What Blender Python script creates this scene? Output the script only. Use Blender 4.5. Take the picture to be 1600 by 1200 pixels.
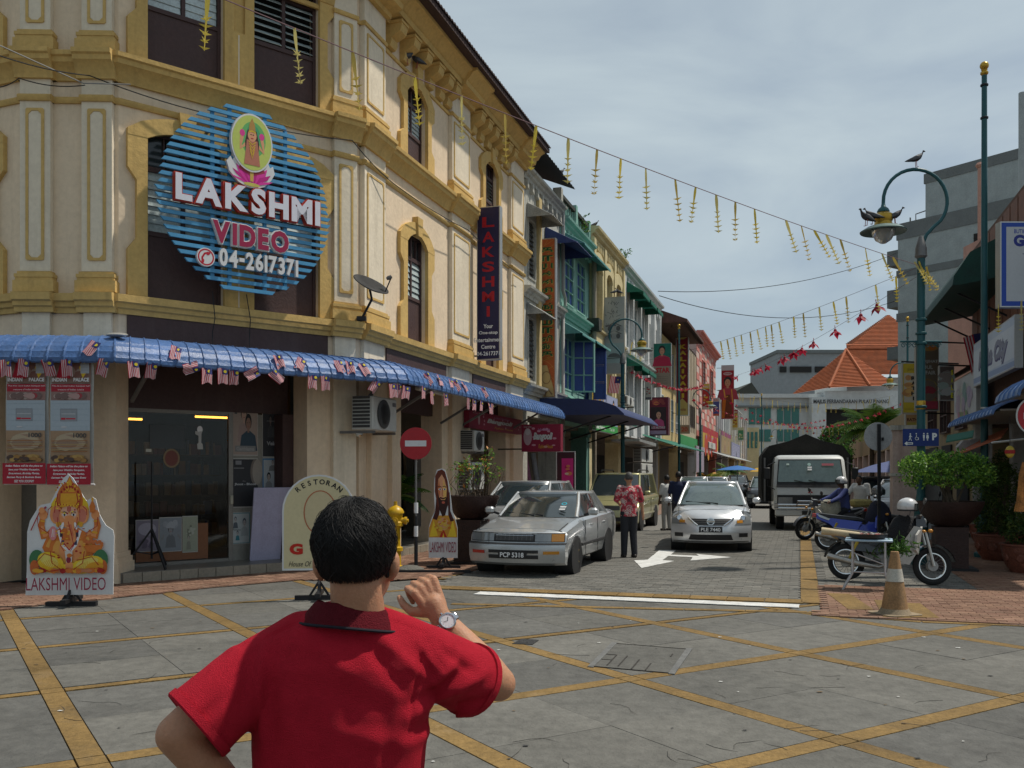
import bpy, math, random
from mathutils import Vector as V, Matrix, noise
R=math.radians; sin=math.sin; cos=math.cos; PI=math.pi
rnd=random.Random(7)
sc=bpy.context.scene
for o in list(bpy.data.objects): bpy.data.objects.remove(o)
COL=sc.collection
# ---------------------------------------------------------------- camera, sky, sun, exposure
F=1450.0; HZ=738.0; CH=1.7          # focal length (pixels of the 1600 wide photo), horizon row, eye height (m)
cam=bpy.data.objects.new('camera',bpy.data.cameras.new('camera')); COL.objects.link(cam)
cam.location=(0,0,CH); cam.rotation_euler=(R(90),0,0)
cam.data.sensor_width=36; cam.data.lens=36*F/1600; cam.data.shift_y=(HZ-600)/1600
cam.data.clip_start=.05; cam.data.clip_end=3000
sc.camera=cam
SUN_EL=62; SUN_AZ=76                 # azimuth clockwise from the view direction (+Y)
w=bpy.data.worlds.new('World'); sc.world=w; w.use_nodes=True
nt=w.node_tree; nt.nodes.clear()
def N(nt,t,**k):
    n=nt.nodes.new(t)
    for a,b in k.items(): setattr(n,a,b)
    return n
sky=N(nt,'ShaderNodeTexSky',sky_type='NISHITA',sun_disc=False,sun_elevation=R(SUN_EL),sun_rotation=R(SUN_AZ),dust_density=1.2,air_density=1.0)
tc=N(nt,'ShaderNodeTexCoord'); mp=N(nt,'ShaderNodeMapping'); mp.inputs['Scale'].default_value=(1.0,1.6,3.2)
n1=N(nt,'ShaderNodeTexNoise'); n1.inputs['Scale'].default_value=1.7; n1.inputs['Detail'].default_value=7; n1.inputs['Roughness'].default_value=.52; n1.inputs['Distortion'].default_value=.6
cr=N(nt,'ShaderNodeValToRGB'); cr.color_ramp.elements[0].position=.36; cr.color_ramp.elements[1].position=.70
cr.color_ramp.elements[0].color=(.36,.36,.36,1); cr.color_ramp.elements[1].color=(.97,.97,.97,1)
mx=N(nt,'ShaderNodeMix',data_type='RGBA'); bg=N(nt,'ShaderNodeBackground'); bg.inputs['Strength'].default_value=.080
ow=N(nt,'ShaderNodeOutputWorld'); mx.inputs['B'].default_value=(7.2,8.4,8.9,1)
L=nt.links.new
L(tc.outputs['Generated'],mp.inputs['Vector']); L(mp.outputs['Vector'],n1.inputs['Vector']); L(n1.outputs['Fac'],cr.inputs['Fac'])
L(cr.outputs['Color'],mx.inputs['Factor']); L(sky.outputs['Color'],mx.inputs['A']); L(mx.outputs['Result'],bg.inputs['Color']); L(bg.outputs[0],ow.inputs['Surface'])
sl=bpy.data.lights.new('sun','SUN'); sl.energy=4.3; sl.angle=R(1.5); sl.color=(1,.94,.84)
so=bpy.data.objects.new('sun',sl); COL.objects.link(so)
sd=V((sin(R(SUN_AZ))*cos(R(SUN_EL)),cos(R(SUN_AZ))*cos(R(SUN_EL)),sin(R(SUN_EL))))
so.rotation_euler=sd.to_track_quat('Z','Y').to_euler(); so.location=sd*60
sc.view_settings.view_transform='Standard'; sc.view_settings.look='None'; sc.view_settings.exposure=-.04; sc.view_settings.gamma=1
sc.view_settings.use_curve_mapping=False
# ---------------------------------------------------------------- helpers
def W(px,py,d): return V(((px-800)/F*d,d,CH+(HZ-py)/F*d))
def G(px,py,z=0):
    d=F*(CH-z)/(py-HZ); return V(((px-800)/F*d,d,z))
I4=Matrix.Identity(4)
def frame(o,x,y,z):
    m=Matrix.Identity(4)
    for i in range(3): m[i][0]=x[i]; m[i][1]=y[i]; m[i][2]=z[i]; m[i][3]=o[i]
    return m
def T(x,y,z=0): return Matrix.Translation((x,y,z))
def RZ(a): return Matrix.Rotation(a,4,'Z')
def RX(a): return Matrix.Rotation(a,4,'X')
def RY(a): return Matrix.Rotation(a,4,'Y')
TH=math.atan(450/1450)                # the street runs this far to the right of the view direction
SU=V((sin(TH),cos(TH),0)); SN=V((cos(TH),-sin(TH),0)); ZZ=V((0,0,1))
STREET=frame((0,0,0),SN,SU,ZZ)        # local (s across, w along, z)
def S(s,w,z=0): return SN*s+SU*w+ZZ*z
def SWof(p): return p.x*SN.x+p.y*SN.y, p.x*SU.x+p.y*SU.y
class Facet:
    def __init__(s,A,B):
        s.A=V((A[0],A[1],0)); d=V((B[0],B[1],0))-s.A; s.L=d.length; s.u=d/s.L; s.n=V((s.u.y,-s.u.x,0)); s.M=frame(s.A,s.u,s.n,ZZ)
    def t(s,px,o=0):
        k=(px-800)/F; ax=s.A.x+s.n.x*o; ay=s.A.y+s.n.y*o
        return (k*ay-ax)/(s.u.x-k*s.u.y)
    def z(s,px,py,o=0): return CH+(HZ-py)/F*(s.A.y+s.n.y*o+s.t(px,o)*s.u.y)
    def AM(s,o=0): return frame(s.A+s.n*o,s.u,ZZ,s.n)       # art frame (x along, y up, z out)
    def P(s,t,o,z): return s.A+s.u*t+s.n*o+ZZ*z
PM={}
def nth(i):
    a='first second third fourth fifth sixth seventh eighth ninth tenth eleventh twelfth thirteenth fourteenth fifteenth sixteenth seventeenth eighteenth nineteenth'.split()
    if i<19: return a[i]
    t,u=divmod(i+1,10); return ('twentieth','thirtieth','fortieth')[t-2] if u==0 else ('twenty','thirty','forty')[t-2]+'-'+a[u-1]
class MB:
    def __init__(s,M=I4): s.v=[];s.f=[];s.mi=[];s.M=M;s.cur=0
    def add(s,vs,fs):
        k=len(s.v); M=s.M; s.v+=[M@V(p) for p in vs]
        fl=M.determinant()<0
        for f in fs: s.f.append(tuple(k+i for i in (reversed(f) if fl else f))); s.mi.append(s.cur)
        return s
    def box(s,x0,x1,y0,y1,z0,z1):
        return s.add([(x0,y0,z0),(x1,y0,z0),(x1,y1,z0),(x0,y1,z0),(x0,y0,z1),(x1,y0,z1),(x1,y1,z1),(x0,y1,z1)],
          [(3,2,1,0),(4,5,6,7),(0,1,5,4),(1,2,6,5),(2,3,7,6),(3,0,4,7)])
    def cbox(s,c,d): return s.box(c[0]-d[0]/2,c[0]+d[0]/2,c[1]-d[1]/2,c[1]+d[1]/2,c[2]-d[2]/2,c[2]+d[2]/2)
    def bbox(s,x0,x1,y0,y1,z0,z1,b=.02):        # box with chamfered vertical and top edges
        def ring(i,z): return [(x0+i,y0,z),(x1-i,y0,z),(x1,y0+i,z),(x1,y1-i,z),(x1-i,y1,z),(x0+i,y1,z),(x0,y1-i,z),(x0,y0+i,z)]
        def ins(z): return [(x0+b*1.4,y0+b,z),(x1-b*1.4,y0+b,z),(x1-b,y0+b*1.4,z),(x1-b,y1-b*1.4,z),(x1-b*1.4,y1-b,z),(x0+b*1.4,y1-b,z),(x0+b,y1-b*1.4,z),(x0+b,y0+b*1.4,z)]
        return s.loft([ins(z0),ring(b,z0+b),ring(b,z1-b),ins(z1)])
    def poly(s,pts): return s.add(pts,[tuple(range(len(pts)))])
    def prism(s,pl,y0,y1):                      # pl: (x,z) outline, extruded along y
        n=len(pl); a=sum(pl[i][0]*pl[(i+1)%n][1]-pl[(i+1)%n][0]*pl[i][1] for i in range(n))
        if a<0: pl=pl[::-1]
        return s.add([(x,y0,z) for x,z in pl]+[(x,y1,z) for x,z in pl],[tuple(range(n)),tuple(range(2*n-1,n-1,-1))]+[(i,n+i,n+(i+1)%n,(i+1)%n) for i in range(n)])
    def slab(s,pl,z0,z1):                       # pl: (x,y) outline, extruded along z
        n=len(pl); a=sum(pl[i][0]*pl[(i+1)%n][1]-pl[(i+1)%n][0]*pl[i][1] for i in range(n))
        if a<0: pl=pl[::-1]
        return s.add([(x,y,z0) for x,y in pl]+[(x,y,z1) for x,y in pl],[tuple(range(n-1,-1,-1)),tuple(range(n,2*n))]+[(i,(i+1)%n,n+(i+1)%n,n+i) for i in range(n)])
    def ringframe(s,out,inn,y0,y1):             # flat frame between two outlines of equal count
        n=len(out); vs=[(x,y0,z) for x,z in out]+[(x,y0,z) for x,z in inn]+[(x,y1,z) for x,z in out]+[(x,y1,z) for x,z in inn]; fs=[]
        for i in range(n):
            j=(i+1)%n; fs+=[(i,j,n+j,n+i),(2*n+i,3*n+i,3*n+j,2*n+j),(i,2*n+i,2*n+j,j),(n+i,n+j,3*n+j,3*n+i)]
        return s.add(vs,fs)
    def loft(s,rings,caps=True,closed=True):
        n=len(rings[0]); vs=[p for r in rings for p in r]; fs=[]
        for k in range(len(rings)-1):
            for i in range(n if closed else n-1):
                j=(i+1)%n; fs.append((k*n+i,k*n+j,(k+1)*n+j,(k+1)*n+i))
        if caps and closed: fs+=[tuple(range(n-1,-1,-1)),tuple(range((len(rings)-1)*n,len(rings)*n))]
        return s.add(vs,fs)
    def tube(s,pts,r,n=8,caps=True):
        pts=[V(p) for p in pts]; m=len(pts); rr=r if isinstance(r,(list,tuple)) else [r]*m; rings=[]; up=None
        for i,p in enumerate(pts):
            d=(pts[min(i+1,m-1)]-pts[max(i-1,0)])
            if d.length<1e-9: d=V((0,0,1))
            d.normalize()
            if up is None: up=d.orthogonal().normalized()
            a=(up-d*up.dot(d)); a=a.normalized() if a.length>1e-6 else d.orthogonal().normalized(); up=a; b=d.cross(a)
            rings.append([p+a*(cos(2*PI*k/n)*rr[i])+b*(sin(2*PI*k/n)*rr[i]) for k in range(n)])
        return s.loft(rings,caps)
    def bar(s,a,b,w,h=None):
        h=h or w; a=V(a);b=V(b); d=(b-a).normalized(); x=d.cross(ZZ)
        x=x.normalized() if x.length>1e-4 else V((1,0,0)); y=d.cross(x)
        q=[x*(-w/2)+y*(-h/2),x*(w/2)+y*(-h/2),x*(w/2)+y*(h/2),x*(-w/2)+y*(h/2)]
        return s.loft([[a+k for k in q],[b+k for k in q]])
    def lathe(s,prof,c=(0,0,0),n=16,caps=True):
        return s.loft([[(c[0]+max(r,1e-4)*cos(2*PI*k/n),c[1]+max(r,1e-4)*sin(2*PI*k/n),c[2]+z) for k in range(n)] for r,z in prof],caps)
    def lathe_ax(s,prof,c,ax,n=16):
        M0=s.M; z=V(ax).normalized(); x=z.orthogonal().normalized(); s.M=M0@frame(c,x,z.cross(x),z); s.lathe(prof,(0,0,0),n); s.M=M0; return s
    def ell(s,c,r,n=12,m=8):
        c=V(c); r=(r,r,r) if isinstance(r,(int,float)) else r
        rings=[[(c.x+r[0]*sin(PI*j/m)*cos(2*PI*k/n),c.y+r[1]*sin(PI*j/m)*sin(2*PI*k/n),c.z-r[2]*cos(PI*j/m)) for k in range(n)] for j in range(1,m)]
        vs=[p for q in rings for p in q]; fs=[]
        for j in range(m-2):
            for i in range(n): fs.append((j*n+i,j*n+(i+1)%n,(j+1)*n+(i+1)%n,(j+1)*n+i))
        b=len(vs); vs+=[(c.x,c.y,c.z-r[2]),(c.x,c.y,c.z+r[2])]; t=(m-2)*n
        for i in range(n): fs+=[(b,(i+1)%n,i),(t+i,t+(i+1)%n,b+1)]
        return s.add(vs,fs)
    def sweep(s,path,prof,closed=False):        # mouldings: plan path (x,y), profile (out,z); mitred
        n=len(path); rings=[]
        for i in range(n):
            p=V((path[i][0],path[i][1])); ns=[]
            if i>0: d=(p-V(path[i-1][:2])).normalized(); ns.append(V((d.y,-d.x)))
            if i<n-1: d=(V(path[i+1][:2])-p).normalized(); ns.append(V((d.y,-d.x)))
            m=(ns[0]+ns[-1]).normalized(); k=1/max(.3,m.dot(ns[0]))
            rings.append([(p.x+m.x*k*o,p.y+m.y*k*o,z) for o,z in prof])
        return s.loft(rings)
    def obj(s,name,mats,parent=None,ang=38,**props):
        me=bpy.data.meshes.new(name); inv=PM.get(parent.name,I4).inverted() if parent else I4
        me.from_pydata([inv@p for p in s.v],[],s.f)
        for m in (mats if isinstance(mats,(list,tuple)) else [mats]): me.materials.append(m)
        if any(s.mi): me.polygons.foreach_set('material_index',s.mi)
        me.validate(); me.polygons.foreach_set('use_smooth',[True]*len(me.polygons))
        if ang is not None: me.set_sharp_from_angle(angle=R(ang))
        return link(name,me,parent,**props)
def link(name,me,parent=None,mw=None,**props):
    o=bpy.data.objects.new(name,me); COL.objects.link(o)
    if parent: o.parent=parent
    if mw is not None: o.matrix_local=(PM.get(parent.name,I4).inverted()@mw) if parent else mw
    PM[o.name]=PM.get(parent.name,I4) if (parent and mw is None) else (mw if mw is not None else I4)
    for k,v in props.items(): o[k]=v
    return o
def tag(o,label=None,cat=None,group=None,kind=None):
    for k,v in (('label',label),('category',cat),('group',group),('kind',kind)):
        if v: o[k]=v
    return o
def thing(name,label,cat,loc=(0,0,0),rz=0,group=None,M=None):
    o=bpy.data.objects.new(name,None); COL.objects.link(o); o.empty_display_size=.1
    if M is None: M=T(*loc)@RZ(rz)
    o.matrix_local=M; PM[o.name]=M.copy()
    return tag(o,label,cat,group)
def dup(o,M=None,label=None,parent=None,group=None):
    c=o.copy(); COL.objects.link(c)
    if parent: c.parent=parent
    if M is not None: c.matrix_local=M
    PM[c.name]=M if M is not None else (PM.get(parent.name,I4) if parent else I4)
    if label: c['label']=label
    if group: c['group']=group
    for ch in list(o.children): dup(ch,None,None,c)
    return c
# ---------------------------------------------------------------- materials
MC={}
def mat(name,col,rough=.6,metal=0,var=.14,sc_=4.0,bump=0,bs=30.0,spec=.4,coat=0,trans=0,em=0,streak=0,stretch=None,dirt=None,ior=1.45,world=False,stain=0,rand=0,translu=0,patch=0):
    if name in MC: return MC[name]
    m=bpy.data.materials.new(name); m.use_nodes=True; nt=m.node_tree; b=nt.nodes['Principled BSDF']; L=nt.links.new
    b.inputs['Roughness'].default_value=rough; b.inputs['Metallic'].default_value=metal; b.inputs['Specular IOR Level'].default_value=spec
    b.inputs['Coat Weight'].default_value=coat; b.inputs['Coat Roughness'].default_value=.06; b.inputs['Transmission Weight'].default_value=trans; b.inputs['IOR'].default_value=ior
    c4=(*col,1); b.inputs['Base Color'].default_value=c4
    if em: b.inputs['Emission Color'].default_value=c4; b.inputs['Emission Strength'].default_value=em
    if var or bump or streak:
        tc=N(nt,'ShaderNodeTexCoord'); src=tc.outputs['Object']
        if world: src=N(nt,'ShaderNodeNewGeometry').outputs['Position']
        if stretch:
            mp=N(nt,'ShaderNodeMapping'); mp.inputs['Scale'].default_value=stretch; L(src,mp.inputs['Vector']); src=mp.outputs['Vector']
        def noi(s,d=6,r=.6,v=src):
            n=N(nt,'ShaderNodeTexNoise'); n.inputs['Scale'].default_value=s; n.inputs['Detail'].default_value=d; n.inputs['Roughness'].default_value=r; L(v,n.inputs['Vector']); return n.outputs['Fac']
        cur=None
        if var:
            a=noi(sc_); f=noi(sc_*9,4); ad=N(nt,'ShaderNodeMath',operation='ADD'); L(a,ad.inputs[0]); L(f,ad.inputs[1])
            mr=N(nt,'ShaderNodeMapRange'); mr.inputs['From Min'].default_value=.6; mr.inputs['From Max'].default_value=1.4; mr.inputs['To Min'].default_value=1-var*1.5; mr.inputs['To Max'].default_value=1+var*1.2; L(ad.outputs[0],mr.inputs['Value'])
            mm=N(nt,'ShaderNodeMix',data_type='RGBA',blend_type='MULTIPLY'); mm.inputs['Factor'].default_value=1; mm.inputs['A'].default_value=c4; L(mr.outputs[0],mm.inputs['B']); cur=mm.outputs['Result']
            rr=N(nt,'ShaderNodeMapRange'); rr.inputs['To Min'].default_value=max(.02,rough-.12); rr.inputs['To Max'].default_value=min(1,rough+.12); L(a,rr.inputs['Value']); L(rr.outputs[0],b.inputs['Roughness'])
        if streak:
            mp=N(nt,'ShaderNodeMapping'); mp.inputs['Scale'].default_value=(3.2,3.2,.28); L(tc.outputs['Object'],mp.inputs['Vector'])
            st=noi(1.6,7,.68,mp.outputs['Vector']); r2=N(nt,'ShaderNodeMapRange'); r2.inputs['From Min'].default_value=.52; r2.inputs['From Max'].default_value=.78; r2.inputs['To Max'].default_value=streak; L(st,r2.inputs['Value'])
            m2=N(nt,'ShaderNodeMix',data_type='RGBA'); m2.inputs['B'].default_value=(*(dirt or (.09,.08,.065)),1); L(r2.outputs[0],m2.inputs['Factor'])
            if cur: L(cur,m2.inputs['A'])
            else: m2.inputs['A'].default_value=c4
            cur=m2.outputs['Result']
        for amt,s_,lo,hi,cl in ((stain,.55,.56,.74,(.045,.043,.04)),(stain*.8,2.6,.60,.72,(.06,.057,.05)),(patch,1.1,.62,.66,tuple(min(.8,x*1.16+.03) for x in col)),(patch*.9,2.4,.655,.69,tuple(x*.62 for x in col))):
            if amt:
                f=noi(s_,8,.68); r3=N(nt,'ShaderNodeMapRange'); r3.inputs['From Min'].default_value=lo; r3.inputs['From Max'].default_value=hi; r3.inputs['To Max'].default_value=min(1,amt); L(f,r3.inputs['Value'])
                m3=N(nt,'ShaderNodeMix',data_type='RGBA'); m3.inputs['B'].default_value=(*cl,1); L(r3.outputs[0],m3.inputs['Factor'])
                if cur: L(cur,m3.inputs['A'])
                else: m3.inputs['A'].default_value=c4
                cur=m3.outputs['Result']
        if rand:
            oi=N(nt,'ShaderNodeObjectInfo'); r4=N(nt,'ShaderNodeMapRange'); r4.inputs['To Min'].default_value=1-rand; r4.inputs['To Max'].default_value=1+rand; L(oi.outputs['Random'],r4.inputs['Value'])
            m4=N(nt,'ShaderNodeMix',data_type='RGBA',blend_type='MULTIPLY'); m4.inputs['Factor'].default_value=1; L(cur,m4.inputs['A']); L(r4.outputs[0],m4.inputs['B']); cur=m4.outputs['Result']
        if cur: L(cur,b.inputs['Base Color'])
        if translu:
            tl=N(nt,'ShaderNodeBsdfTranslucent'); ms=N(nt,'ShaderNodeMixShader'); ms.inputs[0].default_value=translu; L(cur,tl.inputs['Color']); L(b.outputs[0],ms.inputs[1]); L(tl.outputs[0],ms.inputs[2]); L(ms.outputs[0],nt.nodes['Material Output'].inputs['Surface'])
        if bump:
            h=noi(bs,5,.65); bp=N(nt,'ShaderNodeBump'); bp.inputs['Strength'].default_value=min(1,bump*4); bp.inputs['Distance'].default_value=bump*.05; L(h,bp.inputs['Height']); L(bp.outputs[0],b.inputs['Normal'])
    MC[name]=m; return m
def lin(r,g,b):
    f=lambda c:(c/255/12.92 if c/255<=.04045 else ((c/255+.055)/1.055)**2.4)
    return (f(r),f(g),f(b))
def ink(c,rough=.5):                             # flat print colour, c = (r,g,b) 0..1 linear
    return mat('print_%02d_%02d_%02d'%tuple(int(x*99) for x in c),c,rough,0,.06,3,spec=.3)
# ---------------------------------------------------------------- text and flat print
TX={}
def txt(s,bold=0.0,shear=0,ext=0.0,align=True):
    k=(s,bold,shear,ext)
    if k in TX: return TX[k]
    cu=bpy.data.curves.new('t','FONT'); cu.body=s; cu.size=1; cu.offset=bold; cu.shear=shear; cu.resolution_u=3
    o=bpy.data.objects.new('t',cu); me=bpy.data.meshes.new_from_object(o)
    vs=[(v.co.x,v.co.y) for v in me.vertices]; fs=[tuple(p.vertices) for p in me.polygons]
    bpy.data.objects.remove(o); bpy.data.curves.remove(cu); bpy.data.meshes.remove(me)
    if not vs: vs=[(0,0),(1,0),(0,1)]; fs=[(0,1,2)]
    x0=min(a for a,_ in vs); x1=max(a for a,_ in vs); y0=min(b for _,b in vs); y1=max(b for _,b in vs)
    TX[k]=([(a-x0,b-y0) for a,b in vs],fs,x1-x0,y1-y0); return TX[k]
class Art:                                       # layered flat print in a frame (x, y, outwards)
    def __init__(s,M,lift=.0004): s.mb=MB(M); s.l=0.001; s.d=lift; s.mats=[]; s.ix={}
    def col(s,c):
        if c not in s.ix: s.ix[c]=len(s.mats); s.mats.append(ink(c) if isinstance(c,tuple) else c)
        s.mb.cur=s.ix[c]
    def poly(s,pts,c):
        n=len(pts); a=sum(pts[i][0]*pts[(i+1)%n][1]-pts[(i+1)%n][0]*pts[i][1] for i in range(n))
        if a<0: pts=pts[::-1]
        s.col(c); s.l+=s.d; s.mb.poly([(x,y,s.l) for x,y in pts]); return s
    def rect(s,x0,y0,x1,y1,c): return s.poly([(x0,y0),(x1,y0),(x1,y1),(x0,y1)],c)
    def ell(s,x,y,rx,ry,c,rot=0,n=18,a0=0,a1=360):
        k=n if a1-a0>=360 else n+1; ca,sa=cos(R(rot)),sin(R(rot)); ps=[]
        for i in range(k):
            a=R(a0+(a1-a0)*i/n); u,v=rx*cos(a),ry*sin(a); ps.append((x+u*ca-v*sa,y+u*sa+v*ca))
        return s.poly(ps,c)
    def ring(s,x,y,rx,ry,wd,c,n=32,a0=0,a1=360):
        s.col(c); s.l+=s.d; o=[(x+rx*cos(R(a0+(a1-a0)*i/n)),y+ry*sin(R(a0+(a1-a0)*i/n)),s.l) for i in range(n+1)]; q=[(x+(rx-wd)*cos(R(a0+(a1-a0)*i/n)),y+(ry-wd)*sin(R(a0+(a1-a0)*i/n)),s.l) for i in range(n+1)]
        s.mb.add(o+q,[(i,i+1,n+2+i,n+1+i) for i in range(n)]); return s
    def line(s,pts,wd,c):
        s.col(c); s.l+=s.d; n=len(pts); a=[];b=[]
        for i,p in enumerate(pts):
            q=V(pts[min(i+1,n-1)])-V(pts[max(i-1,0)]); q.normalize(); w=(wd[i] if isinstance(wd,(list,tuple)) else wd)/2
            a.append((p[0]-q.y*w,p[1]+q.x*w,s.l)); b.append((p[0]+q.y*w,p[1]-q.x*w,s.l))
        s.mb.add(a+b,[(n+i,n+i+1,i+1,i) for i in range(n-1)]); return s
    def text(s,t,x,y,h,c,w=None,bold=.0,shear=0,align='c',rot=0):      # (x,y) = middle (or left) of baseline box, h = letter height
        vs,fs,tw,thh=txt(t,bold,shear); ky=h/thh; kx=(w/tw) if w else ky; ox=-tw*kx/2 if align=='c' else (0 if align=='l' else -tw*kx)
        s.col(c); s.l+=s.d; ca,sa=cos(R(rot)),sin(R(rot)); q=[]
        for a,b in vs:
            u,v=a*kx+ox,b*ky; q.append((x+u*ca-v*sa,y+u*sa+v*ca,s.l))
        s.mb.add(q,fs); return s
    def blots(s,x0,y0,x1,y1,cols,n,sz,seed=1):
        r=random.Random(seed)
        for i in range(n): s.ell(r.uniform(x0+sz/2,x1-sz/2),r.uniform(y0+sz/3,y1-sz/3),sz*r.uniform(.3,.5),sz*r.uniform(.15,.33),r.choice(cols),0,8)
        return s
    def obj(s,name,parent,**k): return s.mb.obj(name,s.mats,parent,ang=None,**k)
def letters(M,t,x,y,h,depth,face,side,parent,w=None,bold=.0,shear=0,name='letter',align='c',gap=0,rim=0,rimmat=None,weights=None):
    # raised letters, each one an object of its own
    vs0=[txt(c,bold,shear) if c!=' ' else None for c in t]; wd=[(q[2] if q else .3) for q in vs0]; hh=max(q[3] for q in vs0 if q)
    tot=sum(wd)+ (.1+gap)*(len(t)-1); ky=h/hh; kx=(w/tot) if w else ky; cx=x-(tot*kx/2 if align=='c' else 0)
    for q,c,ww in zip(vs0,t,wd):
        if q:
            yo=0 if c!='-' else h*.38
            mb=MB(M)
            for z0,z1,g,mi in ([(0,depth*.8,rim,1),(depth*.8,depth,0,0)] if rim else [(0,depth,0,0)]):
                b=txt(c,bold+g,shear) if g else q; ox=cx-(b[2]-q[2])/2*kx; oy=y-(b[3]-q[3])/2*ky+yo; n=len(b[0])
                top=[(ox+a*kx,oy+e*ky,z1) for a,e in b[0]]; mb.cur=mi if rim else 0; mb.add(top,b[1])
                ed={}
                for f in b[1]:
                    for i in range(len(f)):
                        e=(f[i],f[(i+1)%len(f)]); ed[e]=ed.get(e,0)+1
                mb.cur=1
                for (i,j) in ed:
                    if (j,i) not in ed:
                        p,r=top[i],top[j]; mb.add([(p[0],p[1],z0),(r[0],r[1],z0),r,p],[(0,1,2,3)])
            mb.obj(name,[face,side],parent,ang=30)
        cx+=(ww+.1+gap)*kx
# ---------------------------------------------------------------- the ground
m_earth=mat('joint_dirt',(.035,.032,.028),.95,var=.3,sc_=3)
g=MB(); g.poly([(-900,-40,-.055),(900,-40,-.055),(900,2500,-.055),(-900,2500,-.055)])
g.obj('ground',mat('ground_far',(.16,.15,.135),.9,var=.2,sc_=.4),kind='structure')
m_conc=[mat('stamped_concrete_%d'%i,c,.8,var=.24,sc_=.9,bump=.5,bs=11,spec=.25,world=True,stain=.6,rand=.10) for i,c in enumerate([(.115,.112,.101),(.128,.124,.111),(.106,.104,.096)])]
m_yel=mat('yellow_paving_band',(.195,.124,.045),.8,var=.3,sc_=2.3,bump=.4,bs=22,spec=.25,world=True,stain=.5,rand=.12,patch=.5)
m_white=mat('road_paint',(.56,.56,.54),.7,var=.25,sc_=7,bump=.2,world=True,stain=.7,patch=.6)
GA=V((sin(R(-32.2)),cos(R(-32.2)),0)); GB=V((cos(R(-32.2)),-sin(R(-32.2)),0))
GRID=frame((0,0,0),GB,GA,ZZ)          # local x = q, y = p
plaza=MB(GRID).add([(-14,-8,-.05),(22,-8,-.05),(22,16,-.05),(-14,16,-.05)],[(0,1,2,3)]).obj('plaza',m_earth,kind='structure')
def unit(b):                          # unit box with chamfered top, shared by all pieces
    m=MB(); m.loft([[(-.5,-.5,-1),(.5,-.5,-1),(.5,.5,-1),(-.5,.5,-1)],[(-.5,-.5,-b),(.5,-.5,-b),(.5,.5,-b),(-.5,.5,-b)],[(-.5+b,-.5+b,0),(.5-b,-.5+b,0),(.5-b,.5-b,0),(-.5+b,.5-b,0)]])
    return m
UM={}
def piece(name,m,parent,MW,b=.02):
    k=(m.name,b)
    if k not in UM:
        o=unit(b).obj('tmp',m,ang=20); UM[k]=o.data; bpy.data.objects.remove(o)
    o=bpy.data.objects.new(name,UM[k]); COL.objects.link(o); o.parent=parent; o.matrix_local=PM.get(parent.name,I4).inverted()@MW; return o
qs=[.82+2.04*k for k in range(-6,7)]; ps=[3.88+2.07*k for k in range(-5,6)]
bw=.17; jt=.006
def inplaza(q,p,mrg=1.2):
    c=GRID@V((q,p,0)); s,w=SWof(c)
    if c.y<1.2 or w>13.2: return False
    return abs(c.x)<c.y*.62+1.6 and not (c.x<-3 and w>14)
for i in range(len(qs)-1):
    for j in range(len(ps)-1):
        q0,q1,p0,p1=qs[i]+bw/2,qs[i+1]-bw/2,ps[j]+bw/2,ps[j+1]-bw/2; cq,cp=(q0+q1)/2,(p0+p1)/2; hq,hp=(q1-q0)/2,(p1-p0)/2
        for a in (-.5,.5):
            for b in (-.5,.5):
                q,p=cq+a*hq,cp+b*hp
                if inplaza(q,p): piece('concrete_slab',m_conc[rnd.randrange(3)],plaza,GRID@T(q,p,rnd.uniform(-.002,.001))@Matrix.Diagonal((hq-jt,hp-jt,.05,1)),.006)
for i in range(len(qs)):
    for j in range(len(ps)-1):
        q,p=qs[i],(ps[j]+ps[j+1])/2
        if inplaza(q,p): piece('yellow_band',m_yel,plaza,GRID@T(q,p,.001)@Matrix.Diagonal((bw-jt*2,ps[j+1]-ps[j]-bw-jt*2,.05,1)),.01)
for j in range(len(ps)):
    for i in range(len(qs)-1):
        q,p=(qs[i]+qs[i+1])/2,ps[j]
        if inplaza(q,p): piece('yellow_band',m_yel,plaza,GRID@T(q,p,.001)@Matrix.Diagonal((qs[i+1]-qs[i]-bw-jt*2,(.11 if j in(7,8,9) else bw)-jt*2,.05,1)),.01)
        if inplaza(qs[i],p): piece('yellow_band',m_yel,plaza,GRID@T(qs[i],p,.001)@Matrix.Diagonal((bw-jt*2,bw-jt*2,.05,1)),.01)
# iron work set in the plaza
m_iron=mat('cast_iron',(.05,.05,.05),.6,.6,var=.3,sc_=8,bump=.4)
c=G(806,1088); mh=thing('manhole_cover','round iron manhole cover beside the raised elbow of the man in red','manhole',c)
MB().lathe([(0,-.02),(.29,-.02),(.29,.006),(0,.006)],n=40).obj('cover',m_iron,mh)
MB().lathe([(.30,-.02),(.38,-.02),(.38,.009),(.30,.009),(.30,-.02)],n=40,caps=False).obj('rim',mat('iron_rim',(.12,.12,.115),.7,.3),mh)
b=MB()
for r_,k in ((.08,6),(.15,11),(.22,16)):
    for i in range(k):
        a=2*PI*i/k; b.lathe([(.024,.005),(.02,.014),(0,.014)],(r_*cos(a),r_*sin(a),0),8)
b.obj('stud',mat('worn_iron',(.2,.2,.19),.5,.5),mh,kind='stuff')
q=[G(918,1042,.004),G(956,1004,.004),G(1082,1014,.004),G(1054,1054,.004)]
hc=thing('access_cover','rectangular concrete access cover with dark iron edges set in the yellow grid','cover',q[0]); 
def lp(a,b,t): return a+(b-a)*t
def quadpatch(mb,q,u0,u1,v0,v1,z): mb.add([lp(lp(q[0],q[3],u),lp(q[1],q[2],u),v)+ZZ*z for u,v in((u0,v0),(u1,v0),(u1,v1),(u0,v1))],[(0,1,2,3)]); return mb
quadpatch(MB(),q,.07,.93,.03,.97,.001).obj('cover_slab',m_conc[0],hc)
e=MB()
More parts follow.
